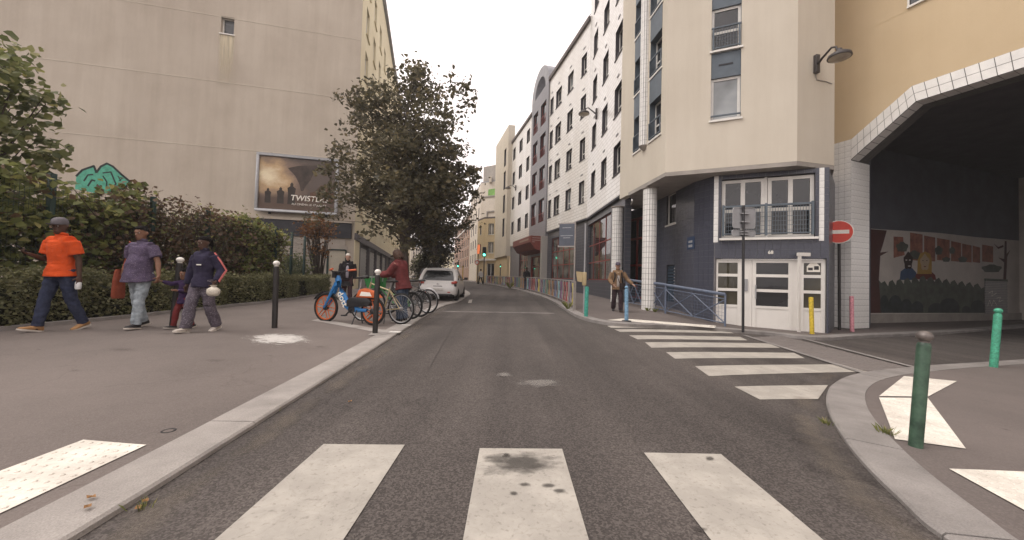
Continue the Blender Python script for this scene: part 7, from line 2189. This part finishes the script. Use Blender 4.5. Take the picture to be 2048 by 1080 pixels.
def cloth(name, col, var=.2, scale=9, spots=None, rough=.9):
    if name in MATS: return MATS[name]
    m = mat(name, col, rough, var, scale, .25, 160, .15)
    t = m.node_tree; N = t.nodes.new; L = t.links.new; b = t.nodes['Principled BSDF']
    vec = N('ShaderNodeTexCoord').outputs['Object']
    w = N('ShaderNodeTexNoise'); w.inputs['Scale'].default_value = 11; w.inputs['Detail'].default_value = 3; w.inputs['Distortion'].default_value = 1.2
    mp = N('ShaderNodeMapping'); mp.inputs['Scale'].default_value = (1, 1, 1.9); L(vec, mp.inputs[0]); L(mp.outputs[0], w.inputs['Vector'])
    bp = N('ShaderNodeBump'); bp.inputs['Strength'].default_value = .5; bp.inputs['Distance'].default_value = .025; L(w.outputs['Fac'], bp.inputs['Height']); L(bp.outputs['Normal'], b.inputs['Normal'])
    if spots:
        v = N('ShaderNodeTexVoronoi'); v.inputs['Scale'].default_value = spots[1]; L(vec, v.inputs['Vector'])
        r = N('ShaderNodeValToRGB'); r.color_ramp.elements[0].position = spots[2]; r.color_ramp.elements[0].color = (1, 1, 1, 1); r.color_ramp.elements[1].position = spots[2] + .08; r.color_ramp.elements[1].color = (0, 0, 0, 1)
        L(v.outputs['Distance'], r.inputs['Fac'])
        src = b.inputs['Base Color'].links[0].from_socket
        mx = N('ShaderNodeMix'); mx.data_type = 'RGBA'; L(r.outputs['Color'], mx.inputs['Factor']); L(src, mx.inputs[6]); mx.inputs[7].default_value = rgb(spots[0]); L(mx.outputs[2], b.inputs['Base Color'])
    return m

def V(*a): return Vector(a)

def hand(mb, wrist, fdir, palm_n, s, curl=.5, side=1):
    """palm and five fingers; fdir = pointing, palm_n = out of the palm, thumb to side"""
    f = fdir.normalized(); n = (palm_n - f * palm_n.dot(f)).normalized(); u = f.cross(n) * side
    k = wrist + f * .085 * s
    mb.tube([wrist - f * .02 * s, wrist + f * .02 * s, wrist + f * .06 * s, k], [(.024 * s, .019 * s), (.034 * s, .017 * s), (.039 * s, .016 * s), (.036 * s, .013 * s)], 10, side=u)
    for i, (o, l) in enumerate(((-.029, .064), (-.01, .074), (.01, .07), (.028, .055))):
        b = k + u * o * s - f * .006 * s
        c1 = (f * math.cos(curl * .6) + n * math.sin(curl * .6)); c2 = (f * math.cos(curl * 1.5) + n * math.sin(curl * 1.5)); c3 = (f * math.cos(curl * 2.2) + n * math.sin(curl * 2.2))
        p1 = b + c1 * l * .45 * s; p2 = p1 + c2 * l * .32 * s; p3 = p2 + c3 * l * .25 * s
        mb.tube([b, p1, p2, p3], [.0092 * s, .0085 * s, .0078 * s, .006 * s], 7)
    b = wrist + f * .03 * s - u * .03 * s
    t1 = b + (f * .5 - u * .75 + n * .35).normalized() * .035 * s; t2 = t1 + (f * .85 - u * .25 + n * .5).normalized() * .03 * s
    mb.tube([b, t1, t2], [.012 * s, .0105 * s, .0075 * s], 7)

def person(label, loc, rotz, H, skin, pose, outfit, vox=.0115, female=False, child=False):
    """local: x ahead, y to the figure's left; pose gives limb directions"""
    s = H / 1.75; hs = 1.0 if not child else 1.32
    P = pose; up = V(0, 0, 1)
    lean = P.get('lean', 0.0)
    L1, L2 = .425 * s * (.92 if child else 1), .415 * s * (.92 if child else 1)
    hipw = .088 * s
    J = {}
    pel = V(0, 0, 0)
    for sd, yy in (('L', 1), ('R', -1)):
        a, b = P['leg' + sd][:2]; out = P.get('splay', .02)
        hip = pel + V(0, yy * hipw, 0)
        knee = hip + V(math.sin(a), yy * out, -math.cos(a)) * L1
        ank = knee + V(math.sin(b), yy * out * .5, -math.cos(b)) * L2
        J['hip' + sd], J['knee' + sd], J['ank' + sd] = hip, knee, ank
    fz = .075 * s
    low = min(J['ankL'].z - P['legL'][2] * 0, J['ankR'].z) - fz + min(0, 0)
    lowest = min(J['ank' + q].z - fz - (.10 * s * abs(math.sin(P['leg' + q][2])) * (0 if P['leg' + q][2] >= 0 else .6)) for q in 'LR')
    sh = V(0, 0, -lowest)
    pel = pel + sh
    for k_ in J: J[k_] = J[k_] + sh
    ax = V(math.sin(lean), 0, math.cos(lean))
    bel = P.get('belly', 0)
    tp = lambda h, f=0.0: pel + ax * (h * s) + V(f * s, 0, 0)
    shw = (.185 if not female else .165) * s * (.92 if child else 1)
    shc = tp(.47)
    hd0 = tp(.545); hdir = P.get('head', V(.12, 0, 1)).normalized()
    hc = hd0 + hdir * .15 * s * (1.05 if child else 1)
    arms = {}
    for sd, yy in (('L', 1), ('R', -1)):
        sj = shc + V(0, yy * shw, -.01 * s)
        d1, d2 = [Vector(v).normalized() for v in P['arm' + sd][:2]]
        el = sj + d1 * .285 * s; wr = el + d2 * .25 * s
        arms[sd] = (sj, el, wr, d1, d2)
    t = thing('person', label, 'person', loc, rotz)
    # ---- body
    B = MB()
    def torso(mb, e, h0=-.1, h1=.5, bl=True):
        prof = [(-.1, .135, .10), (-.03, .158, .112), (.06, .15, .108), (.16, .132 if female else .14, .1), (.3, .155, .112), (.4, .165, .112), (.46, .15, .095), (.51, .085, .07)]
        pts, rr = [], []
        for h, a, b in prof:
            if h < h0 - .001 or h > h1 + .001: continue
            f = bel * math.exp(-((h - .1) / .13) ** 2) if bl else 0
            pts.append(tp(h, f * .45)); rr.append(((a * s + e + f * .3 * s) * (.95 if child else 1), b * s + e + f * .55 * s))
        mb.tube(pts, rr, 18, side=(0, 1, 0))
    torso(B, 0)
    B.tube([tp(.49), hd0 + hdir * .02 * s, hd0 + hdir * .09 * s], [.062 * s, .053 * s, .052 * s], 12)
    for sd, yy in (('L', 1), ('R', -1)):
        sj, el, wr, d1, d2 = arms[sd]
        B.tube([shc + V(0, yy * .06 * s, -.02 * s), sj + V(0, -yy * .02 * s, .0)], [.07 * s, .062 * s], 12)
        B.tube([sj, sj + d1 * .1 * s, sj + d1 * .2 * s, el], [.054 * s, .049 * s, .043 * s, .037 * s], 12)
        B.tube([el - d2 * .01, el + d2 * .07 * s, el + d2 * .16 * s, wr], [.037 * s, .039 * s, .032 * s, .025 * s], 12)
        a_ = P['arm' + sd]
        hdv = Vector(a_[2]) if len(a_) > 2 and a_[2] is not None else d2
        pn = Vector(a_[3]) if len(a_) > 3 and a_[3] is not None else V(.2, -yy, 0)
        hand(B, wr, hdv, pn, s * (1.05 if not child else 1.0), a_[4] if len(a_) > 4 else .45, yy)
        h, k_, an = J['hip' + sd], J['knee' + sd], J['ank' + sd]
        B.tube([h + up * .03 * s, h.lerp(k_, .35), h.lerp(k_, .7), k_], [.088 * s, .08 * s, .066 * s, .054 * s], 14)
        B.tube([k_, k_.lerp(an, .3), k_.lerp(an, .65), an], [.054 * s, .056 * s, .044 * s, .035 * s], 14)
        B.tube([an, an + V(.03, 0, -.04) * s], [.035 * s, .04 * s], 10)
    # head: skull, face plane, jaw, nose, ears, brow
    hx = (hdir.cross(V(0, 1, 0)) * -1).normalized(); yaw = P.get('yaw', 0)
    q = Matrix.Rotation(yaw, 3, hdir); hx = q @ (V(0, 1, 0).cross(hdir)).normalized(); hy = hdir.cross(hx)
    hs_ = s * hs
    def hp(x, y, z): return hc + (hx * x + hy * y + hdir * z) * hs_
    rings = []
    for z, rx, ry, ox in ((-.118, .03, .03, .052), (-.105, .052, .045, .035), (-.075, .072, .057, .018), (-.04, .084, .066, .008), (0, .094, .074, 0), (.04, .098, .077, -.004), (.075, .09, .071, -.006), (.1, .066, .053, -.008), (.115, .03, .025, -.01)):
        rings.append([hp(ox + rx * math.cos(2 * PI * i / 18) * (1 if math.cos(2 * PI * i / 18) > 0 else 1.0), ry * math.sin(2 * PI * i / 18), z) for i in range(18)])
    B.loft(rings)
    B.tube([hp(.088, 0, .012), hp(.1, 0, -.015), hp(.112, 0, -.034), hp(.095, 0, -.044)], [.007 * hs_, .011 * hs_, .016 * hs_, .01 * hs_], 8)
    B.tube([hp(.09, -.035, .022), hp(.097, 0, .02), hp(.09, .035, .022)], .011 * hs_, 8)
    B.tube([hp(.085, -.022, -.066), hp(.096, 0, -.064), hp(.085, .022, -.066)], .011 * hs_, 8)
    for y in (-1, 1): B.tube([hp(-.008, y * .073, .018), hp(-.014, y * .086, .0), hp(-.006, y * .076, -.03)], [.014 * hs_, .017 * hs_, .01 * hs_], 8)
    body = mesh_part(remeshed(B, vox, 2), 'body', skin, t)
    for y in (-1, 1):
        e = MB(); e.ball(hp(.082, y * .031, .004), .0115 * hs_, k=10, m=6); eo = e.build('eye', MATS['eye_white'], t, local=True, smooth=True)
        e = MB(); e.ball(hp(.093, y * .031, .003), .0065 * hs_, k=8, m=6); e.build('pupil', MATS['eye_dark'], eo, local=True, smooth=True)
    e = MB(); e.tube([hp(.09, -.02, -.064), hp(.106, 0, -.0635), hp(.09, .02, -.064)], [.003 * hs_, .005 * hs_, .003 * hs_], 6); e.build('mouth', MATS['lip'], t, local=True, smooth=True)
    # ---- clothes
    O = outfit
    e = O.get('ease', .016) * s
    if 'top' in O:
        m, sleeve, hem = O['top']
        C = MB(); torso(C, e, hem, .5)
        fl = O.get('flare', .0)
        pts = [tp(hem - .0, bel * .2), tp(hem + .1, bel * .4)]
        C.tube([tp(hem, bel * .25), tp(hem + .06, bel * .35), tp(hem + .16, bel * .4)], [(.172 * s + e + fl + bel * .25 * s, .142 * s + e + fl + bel * .5 * s), (.168 * s + e + bel * .28 * s, .136 * s + e + bel * .5 * s), (.148 * s + e + bel * .2 * s, .116 * s + e + bel * .4 * s)], 18, side=(0, 1, 0))
        for sd, yy in (('L', 1), ('R', -1)):
            sj, el, wr, d1, d2 = arms[sd]
            C.tube([shc + V(0, yy * .05 * s, -.02 * s), sj + V(0, -yy * .015 * s, 0)], [.082 * s + e * .5, .07 * s + e * .8], 14)
            if sleeve == 'short': C.tube([sj + V(0, 0, .008 * s), sj + d1 * .09 * s, sj + d1 * .2 * s], [.066 * s + e * .7, .06 * s + e, .058 * s + e * 1.2], 14)
            else:
                C.tube([sj, sj + d1 * .1 * s, sj + d1 * .2 * s, el], [.058 * s + e * .7, .054 * s + e, .049 * s + e, .046 * s + e], 14)
                C.tube([el - d2 * .01, el + d2 * .08 * s, el + d2 * .16 * s, wr - d2 * .012 * s], [.046 * s + e, .045 * s + e, .04 * s + e, .033 * s + e * .8], 14)
        C.tube([tp(.485), hd0 + hdir * .035 * s], [(.085 * s, .08 * s), (.064 * s, .064 * s)], 14)
        top = mesh_part(remeshed(C, vox, 2, .008 * s, 8 / s), O.get('topname', 'shirt'), m, t)
        col = MB(); cp_ = []
        for i in range(20):
            a = 2 * PI * i / 20; cp_.append(hd0 + hdir * (.03 + .012 * math.cos(a)) * s + V(.066 * math.cos(a), .068 * math.sin(a), 0) * s)
        col.tube(cp_, [(.02 * s, .008 * s)] * 20, 6, close=True, side=(0, 0, 1)); col.build('collar', O.get('collar', m), top, local=True, smooth=True)
    if 'legs' in O:
        m, wide = O['legs']
        C = MB(); C.tube([tp(-.12), tp(-.04, 0), tp(.03, bel * .1), tp(.06, bel * .2)], [(.12 * s, .1 * s), (.16 * s + .006, .114 * s + .006), (.152 * s + .004, .108 * s + .004 + bel * .1), (.143 * s, .103 * s + bel * .15)], 18, side=(0, 1, 0))
        for sd in 'LR':
            h, k_, an = J['hip' + sd], J['knee' + sd], J['ank' + sd]
            w_ = wide * s
            C.tube([h + up * .04 * s, h.lerp(k_, .35), h.lerp(k_, .75), k_ + V(.004, 0, 0)], [.096 * s, .09 * s + w_ * .4, .076 * s + w_ * .6, .067 * s + w_ * .7], 16)
            C.tube([k_, k_.lerp(an, .35), k_.lerp(an, .7), an + (an - k_).normalized() * .0 * s], [.067 * s + w_ * .7, .066 * s + w_ * .8, .06 * s + w_, .055 * s + w_], 16)
        mesh_part(remeshed(C, vox, 2, .011 * s, 10 / s), 'trousers', m, t)
    sm, sol = O.get('shoes', (MATS['shoe_dark'], MATS['sole_white']))
    for sd in 'LR':
        an = J['ank' + sd]; pitch = P['leg' + sd][2]
        R3 = Matrix.Rotation(-pitch, 3, 'Y'); tw = Matrix.Rotation({'L': .12, 'R': -.12}[sd], 3, 'Z')
        fp = lambda x, y, z: an + tw @ (R3 @ V(x * s, y * s, z * s))
        k_ = 1.0 if not child else 1.12
        C = MB(); C.loft([[fp(x * k_, (w_ * math.cos(2 * PI * i / 12)) * k_, zc_ + hh * math.sin(2 * PI * i / 12)) for i in range(12)] for x, w_, zc_, hh in ((-.072, .022, -.03, .022), (-.058, .036, -.018, .042), (-.01, .041, .0, .058), (.04, .042, -.022, .038), (.1, .046, -.036, .025), (.15, .042, -.042, .019), (.182, .022, -.046, .012))])
        sh_ = fixn(C.build('shoe', sm, t, local=True), 1.2)
        C = MB(); pr = [(-.075, .03), (-.05, .038), (0, .038), (.06, .042), (.11, .048), (.155, .042), (.187, .02)]
        C.prism([fp(x * k_, w_ * k_, -.072) for x, w_ in pr] + [fp(x * k_, -w_ * k_, -.072) for x, w_ in reversed(pr)], (tw @ (R3 @ V(0, 0, .022 * s)))); fixn(C.build('sole', sol, sh_, local=True))
    # ---- hair
    hk = O.get('hair')
    if hk:
        m, style = hk
        C = MB()
        lim = {'short': -.005, 'fringe': -.03, 'long': -.05}.get(style, 0)
        rr_ = [(-.06, .04, .066, -.056), (-.02, .062, .0775, -.04), (.02, .078, .0815, -.026), (.045, .094, .083, -.01), (.075, .098, .08, -.004), (.105, .078, .062, -.006), (.124, .035, .03, -.008)]
        C.loft([[hp(ox + rx * math.cos(2 * PI * i / 18), ry * math.sin(2 * PI * i / 18), z) for i in range(18)] for z, rx, ry, ox in rr_])
        if style in ('fringe', 'long'):
            for k_ in range(26):
                a = -2.6 + 5.2 * k_ / 25; a += PI
                C.tube([hp(.09 * math.cos(a) * .95 - .01, .084 * math.sin(a), .05), hp(.1 * math.cos(a) - .015, .092 * math.sin(a), -.03), hp(.1 * math.cos(a) - .02, .095 * math.sin(a), -.1 - .03 * (k_ % 3))], [.018 * hs_, .017 * hs_, .008 * hs_], 6)
        if style == 'tail':
            C.tube([hp(-.09, 0, .05), hp(-.13, 0, .04), hp(-.15, 0, -.03), hp(-.14, 0, -.12)], [.03 * hs_, .036 * hs_, .032 * hs_, .012 * hs_], 10)
        mesh_part(remeshed(C, vox * .8, 2, .006, 60), 'hair', m, t)
    if 'cap' in O:
        m = O['cap']; C = MB()
        C.loft([[hp(ox + rx * math.cos(2 * PI * i / 18), ry * math.sin(2 * PI * i / 18), z) for i in range(18)] for z, rx, ry, ox in ((.025, .1, .0835, -.004), (.06, .104, .086, -.004), (.1, .094, .08, -.006), (.128, .06, .052, -.008), (.137, .02, .018, -.01))])
        cp_ = fixn(C.build('cap', m, t, local=True), 1)
        if O.get('brim', True):
            C = MB(); C.prism([hp(x, y, .04 - .012 * abs(y) / .08) for x, y in ((.08, -.075), (.14, -.066), (.175, -.035), (.183, 0), (.175, .035), (.14, .066), (.08, .075))], hdir * .006 * s); fixn(C.build('brim', m, cp_, local=True))
    return t, J, arms, hp, tp, s

mat('eye_white', (.36, .33, .3), .3, .05); mat('eye_dark', (.02, .013, .01), .2, .1); mat('lip', (.2, .08, .065), .6, .1)
mat('shoe_dark', (.03, .028, .03), .6, .2); mat('sole_white', (.55, .5, .44), .7, .1); mat('shoe_tan', (.36, .2, .09), .7, .2, 20); mat('shoe_white', (.5, .45, .4), .7, .15, 20)
SK_d = mat('skin_dark', (.075, .038, .025), .55, .12, 18, .1, 90, .35); SK_m = mat('skin_brown', (.2, .1, .062), .55, .12, 18, .1, 90, .35); SK_l = mat('skin_light', (.42, .25, .18), .55, .1, 18, .1, 90, .35)
H_blk = mat('hair_black', (.012, .01, .01), .9, .2, 40, .4, 90, .1); H_wht = mat('hair_white', (.62, .58, .52), .7, .1, 40, .4, 90); H_brn = mat('hair_brown', (.06, .03, .018), .6, .2, 40, .5, 90)
PR = -PI / 2

# man in the orange polo
p = GP(116, 661, zleft)
o1_, J, arms, hp, tp, s = person('man in orange polo shirt and grey cap walking, phone in hand', p, PR - .12, 1.76, SK_d,
    dict(legL=(-.16, -.42, -.26), legR=(.25, .16, .24), armL=((-.22, .17, -1), (.0, .1, -1), None, (0, -1, 0), .5), armR=((.12, -.16, -1), (.88, .28, .28), (.85, .3, .35), (.0, .5, .8), .8), head=V(.16, 0, 1), yaw=.35, lean=.03),
    dict(top=(cloth('polo_orange', (.62, .085, .02), .1), 'short', -.07), legs=(cloth('denim_dark', (.035, .042, .075), .3, 20), .006), shoes=(MATS['shoe_tan'], MATS['sole_white']), cap=mat('cap_grey', (.12, .11, .12), .8, .15, 20), ease=.026, flare=.012, topname='polo_shirt', collar=cloth('polo_orange', (.62, .085, .02))))
ph = arms['R'][2] + V(.09, .03, .07); M_ph = mat('phone_black', (.012, .012, .014), .2, .1)
def world_of(o, v): return o.matrix_basis @ v if False else (Matrix.Translation(o.location) @ Matrix.Rotation(o.rotation_euler.z, 4, 'Z') @ v)
w_ = world_of(o1_, ph)
tph = thing('phone', 'black phone held up by the man in the orange polo', 'phone', w_, o1_.rotation_euler.z)
mb = MB(); mb.obox((0, 0, 0), V(.055, 0, .04), V(0, .036, 0), V(-.003, 0, .005)); bev(mb.build('phone_body', M_ph, tph, local=True), .003)
bt_ = arms['L'][2] + V(.0, -.01, -.2); w_ = world_of(o1_, bt_)
tb_ = thing('bottle', 'small white bottle in the lowered hand of the man in orange', 'bottle', w_, 0)
mb = MB(); mb.lathe([(.028, 0), (.036, .02), (.036, .1), (.014, .14), (.012, .17)], (0, 0, 0), k=14); fixn(mb.build('bottle_body', mat('white_plastic', (.72, .72, .72), .3, .05), tb_, local=True), .7)
mb = MB(); mb.lathe([(.015, .165), (.015, .185)], (0, 0, 0), k=10); mb.build('bottle_cap', mat('white_plastic', (.7, .7, .7)), tb_, local=True)

# man in the purple shirt
p = GP(276, 656, zleft)
o2_, J, arms2, hp, tp, s = person('man in purple patterned short-sleeved shirt and light jeans, leading a child', p, PR - .05, 1.72, SK_m,
    dict(legL=(.2, .1, .12), legR=(-.1, -.34, -.2), armL=((.06, .5, -1), (.2, .32, -.95), (.3, .1, -.95), (.2, -1, 0), 1.0), armR=((-.2, -.32, -1), (.32, -.3, -.95), None, (0, 1, 0), .4), head=V(.1, 0, 1), belly=.09, yaw=.1),
    dict(top=(cloth('shirt_purple', (.09, .07, .115), .25, 9, ((.25, .2, .25), 60, .18)), 'short', -.11), legs=(cloth('denim_light', (.3, .34, .37), .35, 14), .012), hair=(H_blk, 'short'), flare=.02, ease=.022, collar=cloth('shirt_purple', (.09, .07, .115))))
w_ = world_of(o2_, arms2['R'][0] + V(0, -.06, 0))
bag = thing('shoulder_bag', 'flat orange cloth bag hanging at the purple-shirted man\'s side', 'bag', w_, o2_.rotation_euler.z)
mb = MB(); mb.tube([V(.06, .1, .06), V(0, .03, .085), V(-.06, -.04, .0), V(-.05, -.09, -.25), V(.02, -.07, -.45)], [(.02, .006)] * 5, 6); mb.build('strap', cloth('bag_orange', (.27, .07, .04)), bag, local=True)
C = MB(); C.loft([[V(x0 + w2 * math.cos(a), -.1 + .03 * math.sin(a), z) for a in [2 * PI * i / 14 for i in range(14)]] for z, w2, x0 in ((-.86, .09, .03), (-.82, .11, .03), (-.6, .1, .03), (-.42, .075, .03), (-.38, .05, .03))]); fixn(C.build('bag_body', cloth('bag_orange', (.27, .07, .04)), bag, local=True), 1)

# child
p = GP(366, 657, zleft)
target = world_of(o2_, arms2['L'][2] + V(.03, .02, -.06))
o3_, J, arms3, hp, tp, s = person('small child in purple top and dark red trousers holding the man\'s hand', p, PR - .35, 1.05, SK_m,
    dict(legL=(-.05, -.4, -.25), legR=(.34, .12, .15), armL=((.35, .35, -1), (.8, .1, .15), None, (0, -1, -.3), .5), armR=((.3, -.85, -.15), (.35, -.85, .25), None, (0, 0, -1), .9), head=V(.06, 0, 1), yaw=.25),
    dict(top=(cloth('child_purple', (.045, .025, .07), .2), 'long', -.13), legs=(cloth('child_red', (.16, .03, .03), .2), .01), hair=(H_blk, 'short'), topname='jumper'), child=True, vox=.009)

# woman
p = GP(402, 663, zleft)
o4_, J, arms4, hp, tp, s = person('woman in navy sweatshirt with pink sleeve stripes and grey patterned trousers', p, PR - .1, 1.6, SK_d,
    dict(legL=(-.08, -.42, -.25), legR=(.3, .16, .16), armL=((-.25, .45, -.9), (.45, .1, -.65), (.5, .0, -.6), (.3, -1, 0), .9), armR=((.05, -.25, -1), (.1, -.18, -1), None, (0, 1, 0), .5), head=V(.12, 0, 1), yaw=-.05),
    dict(top=(cloth('sweat_navy', (.03, .026, .05), .2), 'long', -.1), legs=(cloth('trousers_pattern', (.1, .085, .105), .3, 9, ((.3, .27, .3), 55, .2)), .03), hair=(H_blk, 'tail'), shoes=(MATS['shoe_white'], MATS['sole_white']), topname='sweatshirt', ease=.024), female=True)
sj, el, wr, d1, d2 = arms4['L']
mb = MB(); off = V(0, .062, .02); mb.tube([sj + V(0, .03, .06), sj + d1 * .1 + V(0, .078, .01), el + V(-.01, .072, 0), el + d2 * .1 + V(-.0, .064, 0), wr + V(0, .05, .0)], [(.02, .006)] * 5, 6, side=(1, 0, 0)); mb.build('sleeve_stripe', cloth('stripe_pink', (.55, .16, .15)), o4_, local=True)
mb = MB(); mb.obox(tp(.3) + V(.142, .05, 0), (.004, 0, 0), (0, .04, 0), (0, 0, .009)); mb.build('chest_print', M_inkw, o4_, local=True)
w_ = world_of(o4_, wr + V(.07, .03, -.14))
cb = thing('carrier_bag', 'small crumpled white plastic bag held by the woman', 'bag', w_, 0)
C = MB(); C.loft([[V(rx * math.cos(a) * (1 + .1 * math.sin(4 * a + z * 40)), rx * .75 * math.sin(a), z) for a in [2 * PI * i / 16 for i in range(16)]] for z, rx in ((-.09, .04), (-.08, .075), (-.035, .098), (.015, .092), (.045, .06), (.06, .035), (.085, .055))]); cbo = fixn(C.build('bag_body', mat('bag_plastic', (.55, .5, .42), .4, .25, 30, .3, 40), cb, local=True), 1.2)

# person in red jacket bending over the green bicycle
p = Vector((-2.47, 8.42, 0)); p.z = zleft(p.x, p.y)
o5_, J, arms5, hp, tp, s = person('person in dark red jacket and dark hat leaning over the green bicycle', p, PI - .28, 1.68, SK_l,
    dict(legL=(.02, -.02, 0), legR=(.06, -.08, 0), armL=((.55, .12, -.85), (.95, -.08, -.1), (.95, -.1, -.3), (0, 0, -1), .9), armR=((.5, -.2, -.85), (.95, .05, -.12), (.95, 0, -.3), (0, 0, -1), .9), head=V(.5, 0, 1), lean=.2),
    dict(top=(cloth('jacket_red', (.13, .035, .035), .25), 'long', -.15), legs=(cloth('denim_mid', (.06, .08, .12), .3, 16), .02), hair=(H_brn, 'fringe'), cap=mat('hat_brown', (.07, .045, .035), .9, .2, 15), topname='jacket', ease=.042, flare=.015))

# old man
p = Vector((-5.55, 12.5, 0)); p.z = zleft(p.x, p.y)
o6_, J, a6, hp, tp, s = person('white-haired man in dark open coat walking behind the bicycles', p, PR + .35, 1.72, SK_l,
    dict(legL=(.18, .05, .1), legR=(-.15, -.3, -.15), armL=((-.1, .15, -1), (.2, .05, -1)), armR=((.1, -.15, -1), (.3, .05, -1)), head=V(.14, 0, 1)),
    dict(top=(cloth('coat_dark', (.022, .02, .022), .2), 'long', -.3), legs=(cloth('trousers_maroon', (.05, .025, .028), .2), .015), hair=(H_wht, 'short'), topname='coat', ease=.028, flare=.02), vox=.013)
mb = MB(); mb.tube([tp(.47) + V(.1, 0, 0), tp(.3) + V(.148, 0, 0), tp(.1) + V(.142, 0, 0), tp(-.02) + V(.14, 0, 0)], [(.03, .012), (.045, .012), (.045, .012), (.04, .01)], 8, side=(0, 1, 0)); mb.build('shirt_front', cloth('shirt_pale', (.3, .28, .32)), o6_, local=True, smooth=True)

# man with backpack
p = GP(1234, 623, zright)
o7_, J, a7, hp, tp, s = person('man in beige jacket with backpack straps walking beside the blue railing', p, PR - .1, 1.74, SK_l,
    dict(legL=(.22, .1, .12), legR=(-.12, -.38, -.25), armL=((.1, .5, -.85), (.45, .5, -.5), (.5, .5, -.4), (0, 0, -1), .6), armR=((-.1, -.3, -1), (.6, .35, -.6), None, (0, 1, 0), .7), head=V(.1, 0, 1)),
    dict(top=(cloth('jacket_beige', (.21, .135, .08), .25, 9), 'long', -.14), legs=(cloth('trousers_plum', (.045, .03, .035), .25), .02), cap=mat('cap_violet', (.09, .075, .1), .8, .15, 20), shoes=(MATS['shoe_dark'], mat('sole_brown', (.08, .05, .04), .8)), topname='jacket', ease=.026, brim=True), vox=.013)
mb = MB(); mb.tube([tp(.47) + V(.085, 0, .0), tp(.3) + V(.143, 0, 0), tp(.1) + V(.137, 0, 0), tp(-.1) + V(.142, 0, 0)], [(.025, .012), (.05, .012), (.05, .012), (.05, .01)], 8, side=(0, 1, 0)); mb.build('shirt_front', cloth('shirt_pale2', (.4, .36, .33)), o7_, local=True, smooth=True)
w_ = world_of(o7_, tp(.2))
bk = thing('backpack', 'dark backpack worn by the man in the beige jacket', 'backpack', w_, o7_.rotation_euler.z)
mb = MB(); mb.loft([[V(-.24 + .1 * math.cos(a), .15 * math.sin(a), z) for a in [2 * PI * i / 14 for i in range(14)]] if False else [V(-.22 + d_ * math.cos(a), w2 * math.sin(a), z) for a in [2 * PI * i / 14 for i in range(14)]] for z, w2, d_ in ((-.22, .1, .05), (-.19, .15, .09), (.0, .16, .1), (.16, .15, .085), (.24, .1, .05))]); fixn(mb.build('pack_body', cloth('pack_black', (.02, .02, .022)), bk, local=True), 1)
for y in (-1, 1):
    mb = MB(); mb.tube([V(-.14, y * .09, .24), V(0, y * .11, .315), V(.12, y * .115, .24), V(.165, y * .12, .08), V(.1, y * .16, -.1), V(-.12, y * .12, -.18)], [(.024, .008)] * 6, 6, side=(0, 1, 0)); mb.build('strap', cloth('pack_black', (.02, .02, .022)), bk, local=True)
w_ = world_of(o7_, tp(-.02) + V(.13, .13, 0))
pc = thing('hip_bag', 'small dark bag slung at the hip of the man in the beige jacket', 'bag', w_, o7_.rotation_euler.z)
mb = MB(); mb.obox((0.04, 0, 0), (.035, 0, 0), (0, .09, 0), (0, 0, .11)); bev(mb.build('bag_body', cloth('bag_dark', (.03, .022, .022)), pc, local=True), .02); mb = MB(); mb.tube([V(.04, -.08, .1), V(.04, -.16, .3), V(0.02, -.2, .42)], [(.012, .005)] * 3, 6); mb.build('strap', cloth('bag_dark', (.03, .022, .022)), pc, local=True)

# far walkers
p = AT(961, 566, 40.0); p.z = zright(p.x, 40)
person('distant walker in white shirt and black trousers at the fence end', p, 2.4, 1.72, SK_m,
    dict(legL=(.35, .15, .1), legR=(-.25, -.45, -.2), armL=((.2, .15, -1), (.5, 0, -.8)), armR=((-.2, -.15, -1), (.1, 0, -1)), head=V(.1, 0, 1)),
    dict(top=(cloth('shirt_white', (.6, .57, .55), .1), 'long', -.1), legs=(cloth('trousers_black', (.02, .02, .022)), .01), hair=(H_blk, 'short')), vox=.022)
p = Vector((2.15, 25.6, 0)); p = AT(1053, 570, 27.5); p.z = zright(p.x, 27.5)
person('standing person in dark clothes behind the coloured fence by the red entrance', p, PR, 1.72, SK_d,
    dict(legL=(.03, 0, 0), legR=(-.03, -.03, 0), armL=((0, .12, -1), (.2, 0, -1)), armR=((0, -.12, -1), (.5, .2, -.5)), head=V(.12, 0, 1), yaw=.8),
    dict(top=(cloth('coat_black', (.018, .017, .02), .2), 'long', -.2), legs=(cloth('denim_dark', (.035, .042, .075)), .01), hair=(H_blk, 'short'), topname='coat'), vox=.02)
# ================================================================== volume added to lift dark tones and veil the distance
hm = bpy.data.materials.new('black_lift_haze'); hm.use_nodes = True
ht_ = hm.node_tree
for n in list(ht_.nodes):
    if n.type != 'OUTPUT_MATERIAL': ht_.nodes.remove(n)
pv = ht_.nodes.new('ShaderNodeVolumePrincipled')
pv.inputs['Color'].default_value = (.97, .95, .95, 1); pv.inputs['Density'].default_value = .0015; pv.inputs['Anisotropy'].default_value = .2
ht_.links.new(pv.outputs[0], ht_.nodes['Material Output'].inputs['Volume'])
mb = MB(); mb.box(-1600, 1600, -1600, 1600, -2, 34)
tag(mb.build('haze_fill', hm), kind='stuff')
